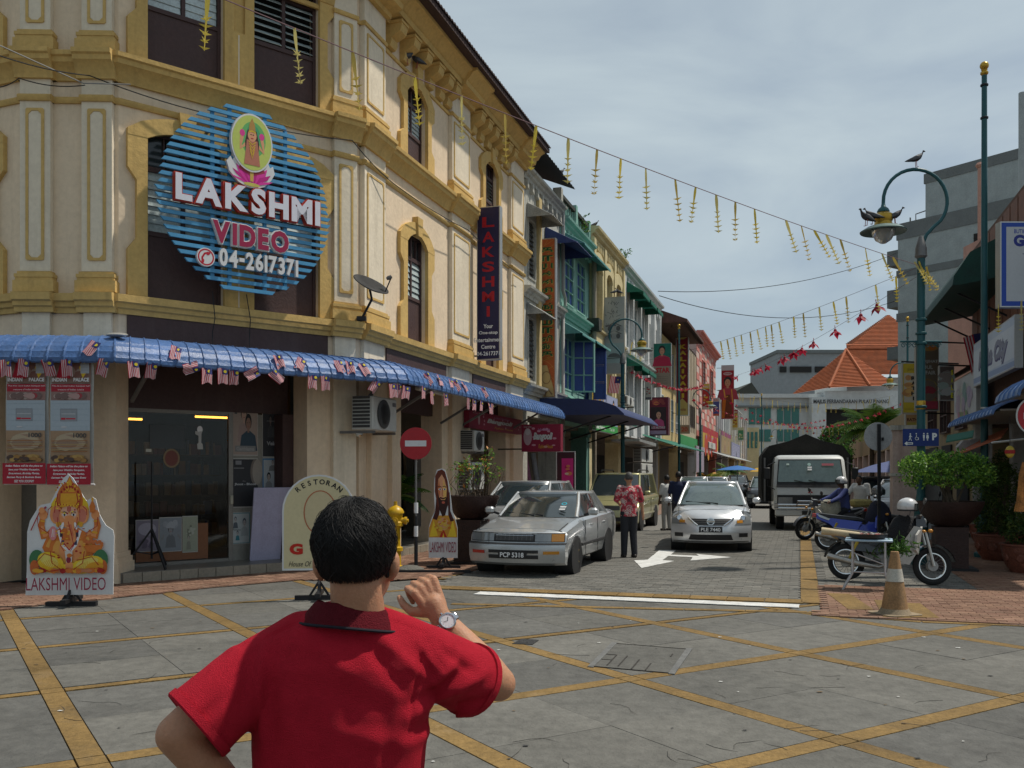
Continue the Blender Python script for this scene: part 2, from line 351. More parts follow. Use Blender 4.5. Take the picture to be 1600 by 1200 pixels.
for u0,u1 in((0,.07),(.93,1)):
    e.loft([[lp(lp(q[0],q[3],u),lp(q[1],q[2],u),v)+ZZ*z for u,z in((u0,-.02),(u1,-.02),(u1,.006),(u0,.006))] for v in(0,1)])
e.obj('edge_channel',mat('channel_iron',(.14,.14,.135),.7,.2,var=.4,sc_=10),hc)
e=MB()
for a,b_ in (((.07,.03),(.93,.03)),((.07,.97),(.93,.97)),((.2,.1),(.2,.5)),((.2,.5),(.07,.5)),((.33,.1),(.33,.5)),((.2,.3),(.07,.3)),((.5,.05),(.5,.4)),((.66,.05),(.66,.3)),((.82,.6),(.82,.72))):
    e.bar(lp(lp(q[0],q[3],a[0]),lp(q[1],q[2],a[0]),a[1])+ZZ*.002,lp(lp(q[0],q[3],b_[0]),lp(q[1],q[2],b_[0]),b_[1])+ZZ*.002,.012,.006)
e.obj('groove',m_earth,hc)
q2=[G(800,1006,.004),G(815,998,.004),G(842,1000,.004),G(832,1007,.004)]
MB().add([p-ZZ*.02 for p in q2]+[p+ZZ*.003 for p in q2],[(4,5,6,7),(0,1,5,4),(1,2,6,5),(2,3,7,6),(3,0,4,7)]).obj('drain_plate',m_iron,label='small dark iron plate set beside a yellow band in the plaza',category='drain cover')
# brick pavings: a bed sheet, the nearest bricks one by one, the farther ones joined
def inpoly(x,y,P):
    c=False; n=len(P)
    for i in range(n):
        a,b=P[i],P[(i+1)%n]
        if (a[1]>y)!=(b[1]>y) and x<(b[0]-a[0])*(y-a[1])/(b[1]-a[1])+a[0]: c=not c
    return c
def paving(name,P,MF,bl,bw_,mats,top,nmax,maxY,bond=.5,gap=.008,pname='brick',bedm=None,hole=None):
    # P = outline in world x,y ; MF = frame of the bond
    bed=MB().add([(x,y,top-.010) for x,y in P],[tuple(range(len(P)))]).obj(name,bedm or m_earth,kind='structure')
    inv=MF.inverted(); q=[inv@V((x,y,0)) for x,y in P]; x0=min(p.x for p in q);x1=max(p.x for p in q);y0=min(p.y for p in q);y1=max(p.y for p in q)
    L_=[]; r=0; y=y0
    while y<y1:
        x=x0-(bl*bond if r%2 else 0)
        while x<x1:
            c=MF@V((x+bl/2,y+bw_/2,0))
            if inpoly(c.x,c.y,P) and c.y<maxY and abs(c.x)<c.y*.6+.3 and not(hole and hole(c)): L_.append((c.y,x+bl/2,y+bw_/2))
            x+=bl
        y+=bw_; r+=1
    L_.sort(); joined=[MB() for _ in mats]
    for k,(_,x,y) in enumerate(L_):
        z=top+rnd.uniform(-.003,.001)
        if k<nmax: piece(pname,mats[rnd.randrange(len(mats))],bed,MF@T(x,y,z)@Matrix.Diagonal((bl-gap,bw_-gap,.02,1)),.03)
        else:
            b=joined[rnd.randrange(len(mats))]; b.M=MF; hx,hy=bl/2-gap/2,bw_/2-gap/2
            b.add([(x-hx,y-hy,z-.014),(x+hx,y-hy,z-.014),(x+hx,y+hy,z-.014),(x-hx,y+hy,z-.014),(x-hx,y-hy,z),(x+hx,y-hy,z),(x+hx,y+hy,z),(x-hx,y+hy,z)],[(4,5,6,7),(0,1,5,4),(1,2,6,5),(2,3,7,6),(3,0,4,7)])
    for b,m in zip(joined,mats):
        if b.v: b.obj(pname,m,bed,kind='stuff',ang=20)
    return bed
def brickfar(name,c1,c2,sx):
    m=bpy.data.materials.new(name); m.use_nodes=True; nt=m.node_tree; L=nt.links.new; b=nt.nodes['Principled BSDF']; b.inputs['Roughness'].default_value=.85
    tc=N(nt,'ShaderNodeTexCoord'); mp=N(nt,'ShaderNodeMapping'); mp.inputs['Rotation'].default_value=(0,0,TH); L(tc.outputs['Object'],mp.inputs['Vector'])
    t=N(nt,'ShaderNodeTexBrick'); t.inputs['Scale'].default_value=sx; t.inputs['Color1'].default_value=(*c1,1); t.inputs['Color2'].default_value=(*c2,1); t.inputs['Mortar'].default_value=(.06,.055,.05,1); t.inputs['Mortar Size'].default_value=.012
    L(mp.outputs['Vector'],t.inputs['Vector']); L(t.outputs['Color'],b.inputs['Base Color']); return m
def xy(p): return (p.x,p.y)
m_set=[mat('road_sett_%d'%i,c,.85,var=.2,sc_=1.2,bump=.3,bs=40,spec=.2,world=True,stain=.5,rand=.14) for i,c in enumerate([(.14,.135,.12),(.156,.149,.133),(.127,.124,.112)])]
m_red=[mat('red_paver_%d'%i,c,.85,var=.2,sc_=1.2,bump=.3,bs=40,spec=.2,world=True,stain=.4,rand=.16) for i,c in enumerate([(.20,.118,.08),(.222,.135,.094),(.178,.10,.07)])]
far_set=brickfar('sett_far',(.14,.135,.12),(.16,.15,.135),2.0); far_red=brickfar('red_far',(.19,.11,.075),(.215,.13,.09),2.6)
road=paving('road',[xy(S(-5.35,12.9)),xy(S(0,12.9)),xy(S(0,200)),xy(S(-5.35,200))],STREET,.26,.13,m_set,.012,300,27,pname='paving_sett',bedm=far_set)
lot=paving('parking_strip',[xy(S(.265,14.6)),xy(S(2.5,14.6)),xy(S(2.5,200)),xy(S(.265,200))],STREET,.26,.13,m_set,.012,150,24,pname='paving_sett',bedm=far_set)
m_tri=[m_yel]
pv=[xy(G(1268,962)),xy(G(1435,971)),xy(G(1560,976)),xy(G(1760,992)),xy(S(9.5,16)),xy(S(5.3,40)),xy(S(5.3,200)),xy(S(2.5,200)),xy(S(2.5,14.6)),xy(S(.265,14.6)),xy(S(.265,11.95))]
pave=paving('pavement',pv,STREET,.21,.105,m_red,.022,300,22,bedm=far_red)
C1=V((-7.3985,14.005,0));C2=V((-5.9585,14.0553,0));C3=V((-2.78,16.77,0));C4A=V((.4211,27.0847,0)); C4=C3+SU*10.35; C0=C1+V((-.927,.375,0))*8
lw=[xy(C0+V((0,-2.2,0))),xy(G(-60,962)),xy(G(60,947)),xy(G(180,935)),xy(G(320,920)),xy(G(470,907)),xy(G(590,909)),xy(G(690,903)),xy(S(-5.35,15.5)),xy(S(-5.35,200)),xy(S(-7.6,200)),xy(C3),xy(C2),xy(C1),xy(C0)]
walk=paving('sidewalk',lw,frame((0,0,0),V((.76,.649,0)),V((-.649,.76,0)),ZZ),.21,.105,m_red,.022,300,20,bedm=far_red)
# borders and painted marks
bd=MB().add([S(-5.5,10,-.02),S(9,10,-.02),S(9,60,-.02),S(-5.5,60,-.02)],[(0,1,2,3)]).obj('road_border',m_earth,kind='structure')
for k in range(11): piece('border_tile',m_yel,bd,STREET@T(-5.1+k*.49,12.72,.016)@Matrix.Diagonal((.478,.34,.03,1)),.02)
for k in range(40): piece('border_tile',m_yel,bd,STREET@T(.135,12.9+k*.62,.016)@Matrix.Diagonal((.25,.608,.03,1)),.02)
for a,b in ((G(705,944),G(1262,957)),(G(1262,957),G(1440,972)),(G(1440,972),G(1600,978)),(G(690,905),G(765,880))):
    d=(b-a); L_=d.length; d.normalize(); n=int(L_/.7)
    for k in range(n): piece('border_tile',m_yel,bd,frame(a+d*(L_*(k+.5)/n),d,V((-d.y,d.x,0)),ZZ)@T(0,0,.008)@Matrix.Diagonal((L_/n-.01,.13,.03,1)),.02)
for a,b in ((G(1385,941),G(1402,968)),(G(1310,930),G(1345,955)),(G(1418,945),G(1446,968))):
    d=(b-a); L_=d.length; d.normalize(); piece('border_tile',m_yel,bd,frame((a+b)/2,d,V((-d.y,d.x,0)),ZZ)@T(0,0,.026)@Matrix.Diagonal((L_,.3,.01,1)),.02)
def mark(name,pts,z=.02):
    r=random.Random(3); q=[]
    for i,p in enumerate(pts):                # worn, slightly uneven edges
        n=pts[(i+1)%len(pts)]; L_=(V(n)-V(p)).length; k=max(1,int(L_/.12))
        for j in range(k): a=V(p)+(V(n)-V(p))*(j/k); q.append((a.x+r.uniform(-.007,.007),a.y+r.uniform(-.007,.007)))
    return MB(STREET).slab(q,z-.006,z).obj(name,m_white,kind='structure')
mark('stop_line',[(-4.32,12.12),(-.01,12.12),(-.01,12.42),(-4.32,12.42)],.014)
def sw(px,py): return SWof(G(px,py))
cr_=MB(); r_=random.Random(31)
for k in range(46):
    p=G(r_.uniform(20,1590),r_.uniform(985,1195),.0035); an=r_.uniform(0,6.28); q=[p]
    for j in range(r_.randint(2,5)): an+=r_.uniform(-.7,.7); p=p+V((cos(an),sin(an),0))*r_.uniform(.03,.12); q.append(p)
    cr_.tube(q,[.0017]*(len(q)-1)+[.0005],3)
cr_.obj('crack',mat('crack_dark',(.06,.057,.05),.9),plaza,kind='stuff')
lf=MB(); 
for k in range(60):
    p=G(r_.uniform(20,1590),970+225*r_.random()**1.6,.006); a_=r_.uniform(0,6.28); s_=r_.uniform(.008,.03); lf.cur=k%3; lf.add([p+V((cos(a_+t)*s_,sin(a_+t)*s_*.7,.002*(i%2))) for i,t in enumerate((0,1.5,3.1,4.6))],[(0,1,2,3)])
lf.obj('litter_fleck',[mat('litter_pale',(.5,.5,.48),.8),mat('litter_brown',(.12,.08,.04),.8),mat('litter_dark',(.03,.03,.03),.8)],None,ang=None,kind='stuff')
mark('road_arrow',[sw(*p) for p in ((991,877),(1002,889),(1053,878),(1034,877),(1044,870),(1082,872),(1079,877),(1143,872),(1088,867),(1092,870),(1048,868),(1056,861),(1030,861),(1012,876))])
# ---------------------------------------------------------------- the corner building
FL=Facet(C0,C1);FA=Facet(C1,C2);FB=Facet(C2,C3);FC=Facet(C3,C4)
m_cream=mat('cream_plaster',(.70,.56,.40),.85,var=.09,sc_=1.3,bump=.2,bs=9,spec=.2,streak=.38,dirt=(.34,.25,.16),patch=.2)
m_pale=mat('pale_plaster',(.70,.61,.47),.85,var=.09,sc_=1.5,bump=.2,bs=9,spec=.2,streak=.38,dirt=(.30,.25,.17),patch=.2)
m_must=mat('mustard_plaster',(.56,.375,.135),.8,var=.13,sc_=1.6,bump=.22,bs=9,spec=.2,streak=.42,dirt=(.24,.16,.07),patch=.25)
m_brown=mat('brown_paint',(.062,.034,.032),.6,var=.16,sc_=2,bump=.2,bs=16,streak=.25,dirt=(.12,.09,.08))
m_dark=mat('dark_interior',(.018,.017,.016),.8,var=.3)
m_lou=mat('louvre_glass',(.42,.49,.49),.12,var=.25,sc_=3,spec=.7)
m_clear=mat('window_glass',(.03,.035,.038),.06,var=.2,sc_=1,spec=.6)
m_rust=mat('corrugated_roof',(.055,.035,.032),.85,var=.35,sc_=2,bump=.3)
m_wire=mat('black_cable',(.015,.015,.016),.7,var=0)
CB=thing('corner_building','three storey cream corner building with mustard mouldings and brown louvred windows','building',C3)
def wallgrid(mb,L0,L1,z0,z1,holes,o0=-.3,o1=0):      # wall with rectangular holes (t0,t1,z0,z1)
    ts=sorted({L0,L1,*[h[0] for h in holes],*[h[1] for h in holes]})
    for a,b in zip(ts,ts[1:]):
        hs=sorted([(h[2],h[3]) for h in holes if h[0]<=a+1e-6 and h[1]>=b-1e-6]); z=z0
        for h in hs:
            if h[0]>z+1e-6: mb.box(a,b,o0,o1,z,h[0])
            z=max(z,h[1])
        if z<z1-1e-6: mb.box(a,b,o0,o1,z,z1)
FBw=[(.41,1.64,4.38,7.0),(2.15,3.37,4.38,7.0),(.41,1.64,8.0,10.35),(2.15,3.37,8.0,10.35)]
FCw=[(2.06,3.13,4.38,6.62),(6.93,7.98,4.38,6.62),(2.06,3.13,8.0,9.68),(6.93,7.98,8.0,9.68)]
FLw=[(6.3,7.3,4.38,6.9),(6.3,7.3,8.0,10.3)]
for f,h,l in ((FL,FLw,8.0),(FA,[],FA.L),(FB,FBw,4.18),(FC,FCw,10.35)):
    mb=MB(f.M); wallgrid(mb,0,l,3.62,11.0,h); mb.obj('wall',m_cream,CB)
# ground floor pillars
def pillar(f,t0,t1,z1=3.62,o0=-.5,base=True,m=None):
    mb=MB(f.M); mb.box(t0,t1,o0,0,0,z1)
    if base:
        mb.box(t0-.07,t1+.07,o0-.07,.07,0,.32); mb.box(t0-.05,t1+.05,o0-.05,.05,.32,.40); mb.box(t0-.025,t1+.025,o0-.025,.025,.40,.48)
    return mb.obj('pillar',m or m_cream,CB)
pillar(FA,.22,1.40); pillar(FB,3.16,4.12,base=False); pillar(FC,.03,1.72,base=False); pillar(FC,4.1,5.98); pillar(FC,8.8,10.32)
pillar(FL,6.9,7.4,3.62,base=False)
for f,a,b in ((FB,3.62,4.08),(FC,.34,.8),(FC,1.25,1.66),(FC,4.5,5.5),(FC,9.2,10.1)):
    MB(f.M).box(a,b,.002,.10,.0,3.62).obj('pilaster',m_pale if f is FB else m_cream,CB)
# mouldings that run round the whole front
path=[xy(C0),xy(C1),xy(C2),xy(C3),xy(C4)]
ledge=[(-.02,4.10),(.05,4.10),(.06,4.17),(.10,4.19),(.11,4.25),(.16,4.27),(.165,4.38),(-.02,4.41)]
corn=[(-.02,7.60),(.05,7.60),(.06,7.66),(.09,7.70),(.12,7.78),(.19,7.83),(.20,7.90),(.235,7.92),(.24,7.985),(-.02,8.03)]
thin=[(-.02,7.27),(.03,7.27),(.055,7.31),(.055,7.345),(.02,7.37),(-.02,7.37)]
thin2=[(-.02,9.80),(.03,9.80),(.045,9.84),(.02,9.88),(-.02,9.88)]
top=[(-.02,10.32),(.10,10.32),(.12,10.40),(.34,10.45),(.36,10.55),(.42,10.58),(.50,10.70),(.60,10.74),(.62,10.86),(-.02,10.9)]
for nm,p in (('ledge',ledge),('cornice',corn),('string_course',thin),('string_course',thin2),('cornice',top)): MB().sweep(path,p).obj(nm,m_must,CB)
fas=[(.004,3.70),(.03,3.70),(.03,4.10),(.004,4.10)]
for f,a,b in ((FB,.12,3.55),(FC,1.15,4.3),(FC,6.1,8.7),(FL,0,7.4)): MB(f.M).box(a,b,.002,.03,3.72,4.098).obj('fascia_board',m_brown,CB)
MB().sweep(path,[(-.01,3.62),(.07,3.62),(.07,3.70),(-.01,3.72)]).obj('string_course',mat('chipped_plaster',(.32,.29,.24),.9,var=.35,sc_=6,bump=.6),CB)
def profblock(mb,prof,t0,t1,off):
    n=len(prof); mb.loft([[(t,o+(off if o>0 else 0),z) for o,z in prof] for t in (t0,t1)])
def pil(f,t0,t1,off=.10):
    for z0,z1,k in ((4.72,7.60,1),(8.30,10.32,1)): MB(f.M).box(t0,t1,.003,off,z0,z1).obj('pilaster',m_pale,CB)
    MB(f.M).box(t0+.02,t1-.02,.003,off*.8,3.70,4.10).obj('pilaster_foot',m_pale,CB)
    for zb in (4.40,8.02):
        mb=MB(f.M)
        for z,h,e in ((0,.17,.075),(.17,.05,.05),(.22,.05,.06),(.27,.04,.03)): mb.box(t0-e,t1+e,.001,off+e,zb+z,zb+z+h)
        mb.obj('pilaster_base',m_must,CB)
    for pr,e in ((ledge,.06),(corn,.06),(thin,.02),(thin2,.02),(top,.03)): mb=MB(f.M); profblock(mb,pr,t0-e,t1+e,off); mb.obj('pilaster_moulding',m_must,CB)
    for z0,z1 in ((4.88,7.16),(8.44,9.70)):       # raised panel in a yellow frame, chamfered corners
        a,b=t0+.09,t1-.09; c=.05
        oc=lambda i,ch:[(a+i+ch,z0+i),(b-i-ch,z0+i),(b-i,z0+i+ch),(b-i,z1-i-ch),(b-i-ch,z1-i),(a+i+ch,z1-i),(a+i,z1-i-ch),(a+i,z0+i+ch)]
        MB(f.M).ringframe(oc(0,.02),oc(.04,c),off-.01,off+.018).obj('panel_frame',m_must,CB)
        MB(f.M).prism(oc(.042,c),off-.01,off+.010).obj('panel',m_pale,CB)
for f,a,b in ((FA,.02,.47),(FA,.93,1.38),(FB,3.64,4.10),(FC,.06,.95),(FC,4.5,5.7),(FC,9.0,10.22)): pil(f,a,b)
def surround(f,t0,t1,z0,z1,rise,wl,wr,out=.075,key=True):
    h=z1-z0; zs=z1-rise; tc=(t0+t1)/2; M=f.M
    arc=lambda a,b,zb,r,n=9:[(a+(b-a)*k/n,zb+r*sin(PI*k/n)**.8) for k in range(n+1)]
    if wl: MB(M).prism([(t0,z0),(t0-wl,z0),(t0-wl,z0+.27*h),(t0-wl*.55,z0+.34*h),(t0-wl*.55,z0+.68*h),(t0-wl,z0+.75*h),(t0-wl,zs),(t0,zs)],.001,out).obj('window_surround',m_must,CB)
    if wr: MB(M).prism([(t1,z0),(t1+wr,z0),(t1+wr,z0+.27*h),(t1+wr*.55,z0+.34*h),(t1+wr*.55,z0+.68*h),(t1+wr,z0+.75*h),(t1+wr,zs),(t1,zs)],.001,out).obj('window_surround',m_must,CB)
    a,b=t0-(wl or .26),t1+(wr or .26)
    o=[(a,zs),(a,zs+.10)]+[(a+(b-a)*k/9,zs+.10+(rise+.13)*sin(PI*k/9)**.7) for k in range(1,9)]+[(b,zs+.10),(b,zs)]
    MB(M).prism(o+arc(t0,t1,zs,rise)[::-1],.001,out+.004).obj('window_head',m_must,CB)
    if key: MB(M).prism([(tc-.10,z1-.05),(tc+.10,z1-.05),(tc+.14,z1+.34),(tc-.14,z1+.34)],.002,out+.05).obj('keystone',m_must,CB)
def window(f,t0,t1,z0,z1,rise,nl,lite=.6,tilt=35,rs=0,panel=.38):
    M=f.M; fr=.055; tc=(t0+t1)/2; o0,o1=-.16,-.08; h=z1-z0; zp=z0+panel*h; zt=z0+.78*h
    mb=MB(M)
    for a,b in ((t0,t0+fr),(t1-fr,t1)): mb.box(a,b,o0,o1,z0,z1)
    mb.box(tc-.03,tc+.03,o0+.01,o1-.005,zp,z1); mb.box(t0+fr,t1-fr,o0,o1-.002,zt-.04,zt+.04); mb.box(t0+fr,t1-fr,o0,o1-.002,zp-.04,zp+.03); mb.box(t0+fr,t1-fr,o0,o1-.002,z1-.06,z1)
    for k in (.25,.75): mb.box(t0+(t1-t0)*k-.015,t0+(t1-t0)*k+.015,o0+.02,o1-.01,zt+.04,z1-.06)
    wn=mb.obj('window',m_brown,CB)
    MB(M).box(t0+fr,t1-fr,o0+.015,o1-.025,z0,zp-.04).obj('lower_panel',m_brown,wn)
    for a,b in ((t0+fr,tc-.03),(tc+.03,t1-fr)):
        n=nl; st=(zt-.04-zp-.03)/n
        for k in range(n):
            zc=zp+.03+st*(k+.5); an=R(tilt+rnd.uniform(-4,4)); dy,dz=sin(an)*st*.52,cos(an)*st*.52
            MB(M).add([(a+.01,-.12+dy,zc-dz),(b-.01,-.12+dy,zc-dz),(b-.01,-.12-dy,zc+dz),(a+.01,-.12-dy,zc+dz),(a+.01,-.115+dy,zc-dz+.004),(b-.01,-.115+dy,zc-dz+.004),(b-.01,-.115-dy,zc+dz+.004),(a+.01,-.115-dy,zc+dz+.004)],[(3,2,1,0),(4,5,6,7),(0,1,5,4),(1,2,6,5),(2,3,7,6),(3,0,4,7)]).obj('louvre_blade',m_lou,wn)
    for k in range(4):
        a=t0+fr+(t1-t0-2*fr)*k/4; b=t0+fr+(t1-t0-2*fr)*(k+1)/4; MB(M).box(a+.02,b-.02,-.135,-.128,zt+.045,z1-.065).obj('pane',m_clear,wn)
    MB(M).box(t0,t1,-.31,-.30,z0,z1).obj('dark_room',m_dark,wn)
surround(FB,.41,1.64,4.40,7.0,.16,.30,0); surround(FB,2.15,3.37,4.40,7.0,.16,0,.27)
surround(FB,.41,1.64,8.02,10.3,.16,.30,0); surround(FB,2.15,3.37,8.02,10.3,.16,0,.27)
for z0,z1 in ((4.40,6.84),(8.02,10.14)):
    mb=MB(FB.M); mb.box(1.64,1.80,.001,.075,z0,z1); mb.box(1.99,2.15,.001,.075,z0,z1); mb.box(1.80,1.99,.001,.075,z0,z0+(z1-z0)*.42); mb.box(1.80,1.99,.001,.02,z0+(z1-z0)*.42,z1); mb.obj('window_pier',m_must,CB)
    MB(FB.M).box(1.87,1.89,.07,.08,z0,z0+(z1-z0)*.40).obj('drain_strip',m_pale,CB)
for t0,t1 in ((2.06,3.13),(6.93,7.98)):
    surround(FC,t0,t1,4.40,6.62,.24,.36,.36); surround(FC,t0,t1,8.02,9.66,.24,.36,.36)
surround(FL,6.3,7.3,4.4,6.9,.2,.4,.4); surround(FL,6.3,7.3,8.02,10.2,.2,.4,.4)
for i,(f,q,tl) in enumerate([(FB,FBw[0],12),(FB,FBw[1],20),(FB,FBw[2],8),(FB,FBw[3],50),(FC,FCw[0],14),(FC,FCw[1],20),(FC,FCw[2],14),(FC,FCw[3],40),(FL,FLw[0],20),(FL,FLw[1],20)]):
    window(f,q[0],q[1],q[2],q[3],.2,7 if f is not FC else 6,tilt=tl,panel=.40 if f is not FC else .42)
# brackets under the eaves
bp=[(.0,9.90),(.09,9.92),(.13,10.0),(.12,10.08),(.22,10.12),(.31,10.18),(.34,10.28),(.34,10.33),(.0,10.33)]
br0=MB(); br0.loft([[(t,o,z) for o,z in bp] for t in(-.14,.14)]); br0.box(-.17,.17,.0,.36,10.33,10.38)
bm=br0.obj('tmp',m_must); bme=bm.data; bpy.data.objects.remove(bm)
def brk(f,t):
    o=bpy.data.objects.new('bracket',bme); COL.objects.link(o); o.parent=CB; o.matrix_local=PM[CB.name].inverted()@f.M@T(t,.0,-.0)
for t in (1.3,1.95,2.6,3.25,3.85,4.3,6.0,6.55,7.1,7.65,8.2,8.7): brk(FC,t)
for t in (.3,.85,1.4,1.95,2.5,3.05,3.5): brk(FB,t)
for t in (3.5,4.2,4.9,5.6,6.3,7.0,7.6): brk(FL,t)
# corrugated roof with an overhanging eave
mb=MB(); 
def offp(o,path=path):
    r=[]; 
    for i,p in enumerate(path):
        P=V(p); ns=[]
        if i>0: d=(P-V(path[i-1])).normalized(); ns.append(V((d.y,-d.x)))
        if i<4: d=(V(path[i+1])-P).normalized(); ns.append(V((d.y,-d.x)))
        m=(ns[0]+ns[-1]).normalized(); r.append(P+m*(o/max(.3,m.dot(ns[0]))))
    return r
ea=offp(.86); ri=offp(-3.6)
for k in range(4):
    n=int((ea[k+1]-ea[k]).length/.075); rows=[]
    for q,z in ((ea,10.93),(ri,13.4)):
        rows.append([(*q[k].lerp(q[k+1],i/n),z+(.018 if i%2 else -.018)) for i in range(n+1)])
    mb.loft([rows[0],rows[1]],closed=False); mb.loft([[(x,y,z-.03) for x,y,z in rows[0]],[(x,y,z-.03) for x,y,z in rows[1]]],closed=False); mb.loft([rows[0],[(x,y,z-.03) for x,y,z in rows[0]]],closed=False)
mb.obj('roof',m_rust,CB)
MB().sweep(path,[(.60,10.80),(.82,10.78),(.82,10.90),(.60,10.88)]).obj('eaves_board',mat('eaves_timber',(.05,.028,.025),.8),CB)
MB(FC.M).box(9.9,10.34,-8,-.3,0,11.0).obj('party_wall',m_cream,CB)
# shop floor, recessed shop front and arcade walls
m_step=mat('step_tile',(.26,.23,.18),.55,var=.2,sc_=3,bump=.15); m_floor=mat('shop_floor',(.17,.16,.14),.35,var=.25,sc_=2)
fl=MB(); fl.slab([xy(FB.P(.0,.02,0)),xy(FB.P(4.18,.02,0)),xy(FC.P(4.0,-.04,0)),xy(FC.P(4.0,-5,0)),xy(FB.P(4.18,-5,0)),xy(FB.P(0,-5,0))],0,.17); fl.obj('shop_plinth',m_floor,CB)
for k in range(14):
    t=.05+k*.292; MB(FB.M).bbox(t,t+.284,.02,.045,.0,.165,.006).obj('tile',m_step,CB)
for k in range(13): t=.3+k*.292; MB(FC.M).bbox(t,t+.284,-.04,-.012,.0,.165,.006).obj('tile',m_step,CB)
mb=MB(FB.M); mb.box(.0,3.16,-.8,-.02,3.55,3.62); mb.box(.0,3.2,-.86,-.80,2.74,3.62); mb.obj('shop_header',m_brown,CB)
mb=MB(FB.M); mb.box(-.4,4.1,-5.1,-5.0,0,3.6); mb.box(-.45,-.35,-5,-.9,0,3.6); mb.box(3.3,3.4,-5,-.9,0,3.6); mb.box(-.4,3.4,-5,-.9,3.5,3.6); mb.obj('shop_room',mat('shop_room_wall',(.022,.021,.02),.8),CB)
DP=-.86
shv=MB(FB.M); r_=random.Random(14)
for z in (.45,.85,1.25,1.65,2.05): shv.box(-.2,3.2,-4.0,-3.7,z-.03,z)
sh_=tag(shv.obj('display_shelf',mat('shelf_dark',(.05,.04,.035),.7)),'dark display shelves deep inside the shop behind the glass door','shelf')
dv=MB(FB.M)
for z in (.45,.85,1.25,1.65,2.05):
    t=-.15
    while t<3.1: w_=r_.uniform(.03,.16); dv.cur=r_.randrange(5); dv.box(t,t+w_*.9,-3.8,-3.69,z+.002,z+r_.uniform(.2,.3)); t+=w_
dv.obj('disc_case',[mat('case_%d'%i,c,.4,var=.2) for i,c in enumerate(((.12,.03,.02),(.03,.06,.16),(.25,.22,.16),(.03,.03,.035),(.20,.12,.02)))],sh_,kind='stuff')
ta,tb,tc_,td=FB.t(200,DP),FB.t(357,DP),FB.t(362,DP),FB.t(441,DP)
m_alu=mat('dull_aluminium',(.20,.185,.165),.45,.3,var=.15)
mb=MB(FB.M); mb.box(tb-.02,tc_,DP,DP+.06,.17,2.74); mb.box(ta-.3,tb,DP,DP+.05,2.68,2.74); mb.box(ta-.3,tb,DP,DP+.05,.17,.22); mb.obj('door_frame',m_alu,CB)
dg=MB(FB.M).box(ta-.3,tb-.03,DP+.02,DP+.028,.22,2.68).obj('glass_door',mat('shop_glass',(.55,.6,.6),.02,var=0,trans=1.0,ior=1.3,spec=.5),CB)
MB(FB.M).bbox(tb-.0,tb+.05,DP+.06,DP+.09,1.15,1.3,.005).obj('door_lock',mat('lock_ivory',(.4,.38,.3),.5),dg)
MB(FB.M).box(tc_,td,DP-.02,DP+.02,.17,2.72).obj('poster_wall',mat('grubby_wall',(.25,.24,.21),.8,streak=.4),CB)
MB(FB.M).box(td,3.16,DP-.02,DP+.01,.17,2.72).obj('roller_shutter',mat('grey_shutter',(.13,.12,.11),.6,var=.2),CB)
mb=MB(FB.M); mb.box(2.95,3.16,DP+.02,-.5,.17,2.72); mb.obj('side_panel',m_brown,CB)
# arcade behind the street front
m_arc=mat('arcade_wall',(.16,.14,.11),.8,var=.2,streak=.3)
mb=MB(FC.M); wallgrid(mb,1.2,10.8,0,3.6,[(2.2,3.6,.0,2.6),(6.3,7.6,0,2.7)],-2.4,-2.2); mb.box(1.2,10.8,-2.4,-.3,3.5,3.6); mb.obj('arcade_wall',m_arc,CB)
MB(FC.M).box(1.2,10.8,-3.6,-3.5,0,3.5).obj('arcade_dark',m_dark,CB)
for a,b in ((1.72,4.1),(5.98,8.8)): MB(FC.M).box(a,b,-.34,-.22,2.95,3.62).obj('lintel_panel',m_brown,CB)
MB(FC.M).box(7.62,8.6,-2.19,-2.15,.0,2.7).obj('roller_shutter',mat('pale_shutter',(.3,.3,.29),.6),CB)
mb=MB(FC.M); mb.box(3.62,3.9,-2.18,-2.1,0,2.6); mb.obj('pilaster',m_cream,CB)
MB(FL.M).box(4,7.9,-.9,-.8,0,3.6).obj('shop_front',m_dark,CB)
MB(FL.M).box(7.0,7.9,-.75,-.5,0,1.6).obj('low_wall',mat('stained_wall',(.14,.125,.1),.9,streak=.4),CB)
# ---- blue metal awning: one piece per ribbed panel
m_blue=mat('blue_metal_roof',(.06,.13,.30),.42,var=.25,sc_=2.5,spec=.5,bump=.25,bs=14,streak=.5,dirt=(.13,.15,.20),rand=.14,patch=.3)
AWN=thing('shop_awning','long curved blue ribbed metal awning running round the corner shop','awning',C3)
ap=[]
for k in range(19):
    a=k/18; o=1.15*sin(a*PI/2)**.9; z=3.72-.04*a-.43*(1-cos(a*PI/2))**1.2
    ap.append((max(.03,o)+(.006 if k%2 else -.003),z+(.004 if k%2 else -.004)))
prof=ap+[(max(.03,o-.02),z-.02) for o,z in ap[::-1]]
def opt(o):
    q=offp(o); return q
OFF={}
def oat(o):
    if o not in OFF: OFF[o]=offp(o,path[:4]+[xy(C4A)])
    return OFF[o]
def awnpanel(k,f0,f1):
    rings=[]
    e=.16
    for f,b in ((f0,0),(f1-(f1-f0)*e,0),(f1-(f1-f0)*e*.7,.016),(f1-(f1-f0)*e*.3,.016),(f1,0)):
        ring=[]
        for o,z in prof:
            q=oat(round(o,5)); p=q[k].lerp(q[k+1],f); n=(q[k+1]-q[k]).normalized(); ring.append((p.x+n.y*b,p.y-n.x*b,z+b*.7))
        rings.append(ring)
    MB().loft(rings).obj('roof_panel',m_blue,AWN,ang=25)
for k,st in ((0,.22),(1,.20),(2,.205),(3,.21)):
    n=max(3,round((offp(.8)[k+1]-offp(.8)[k]).length/st)); f0=.6 if k==0 else 0
    for i in range(n):
        if (i+1)/n>f0: awnpanel(k,i/n,(i+1)/n)
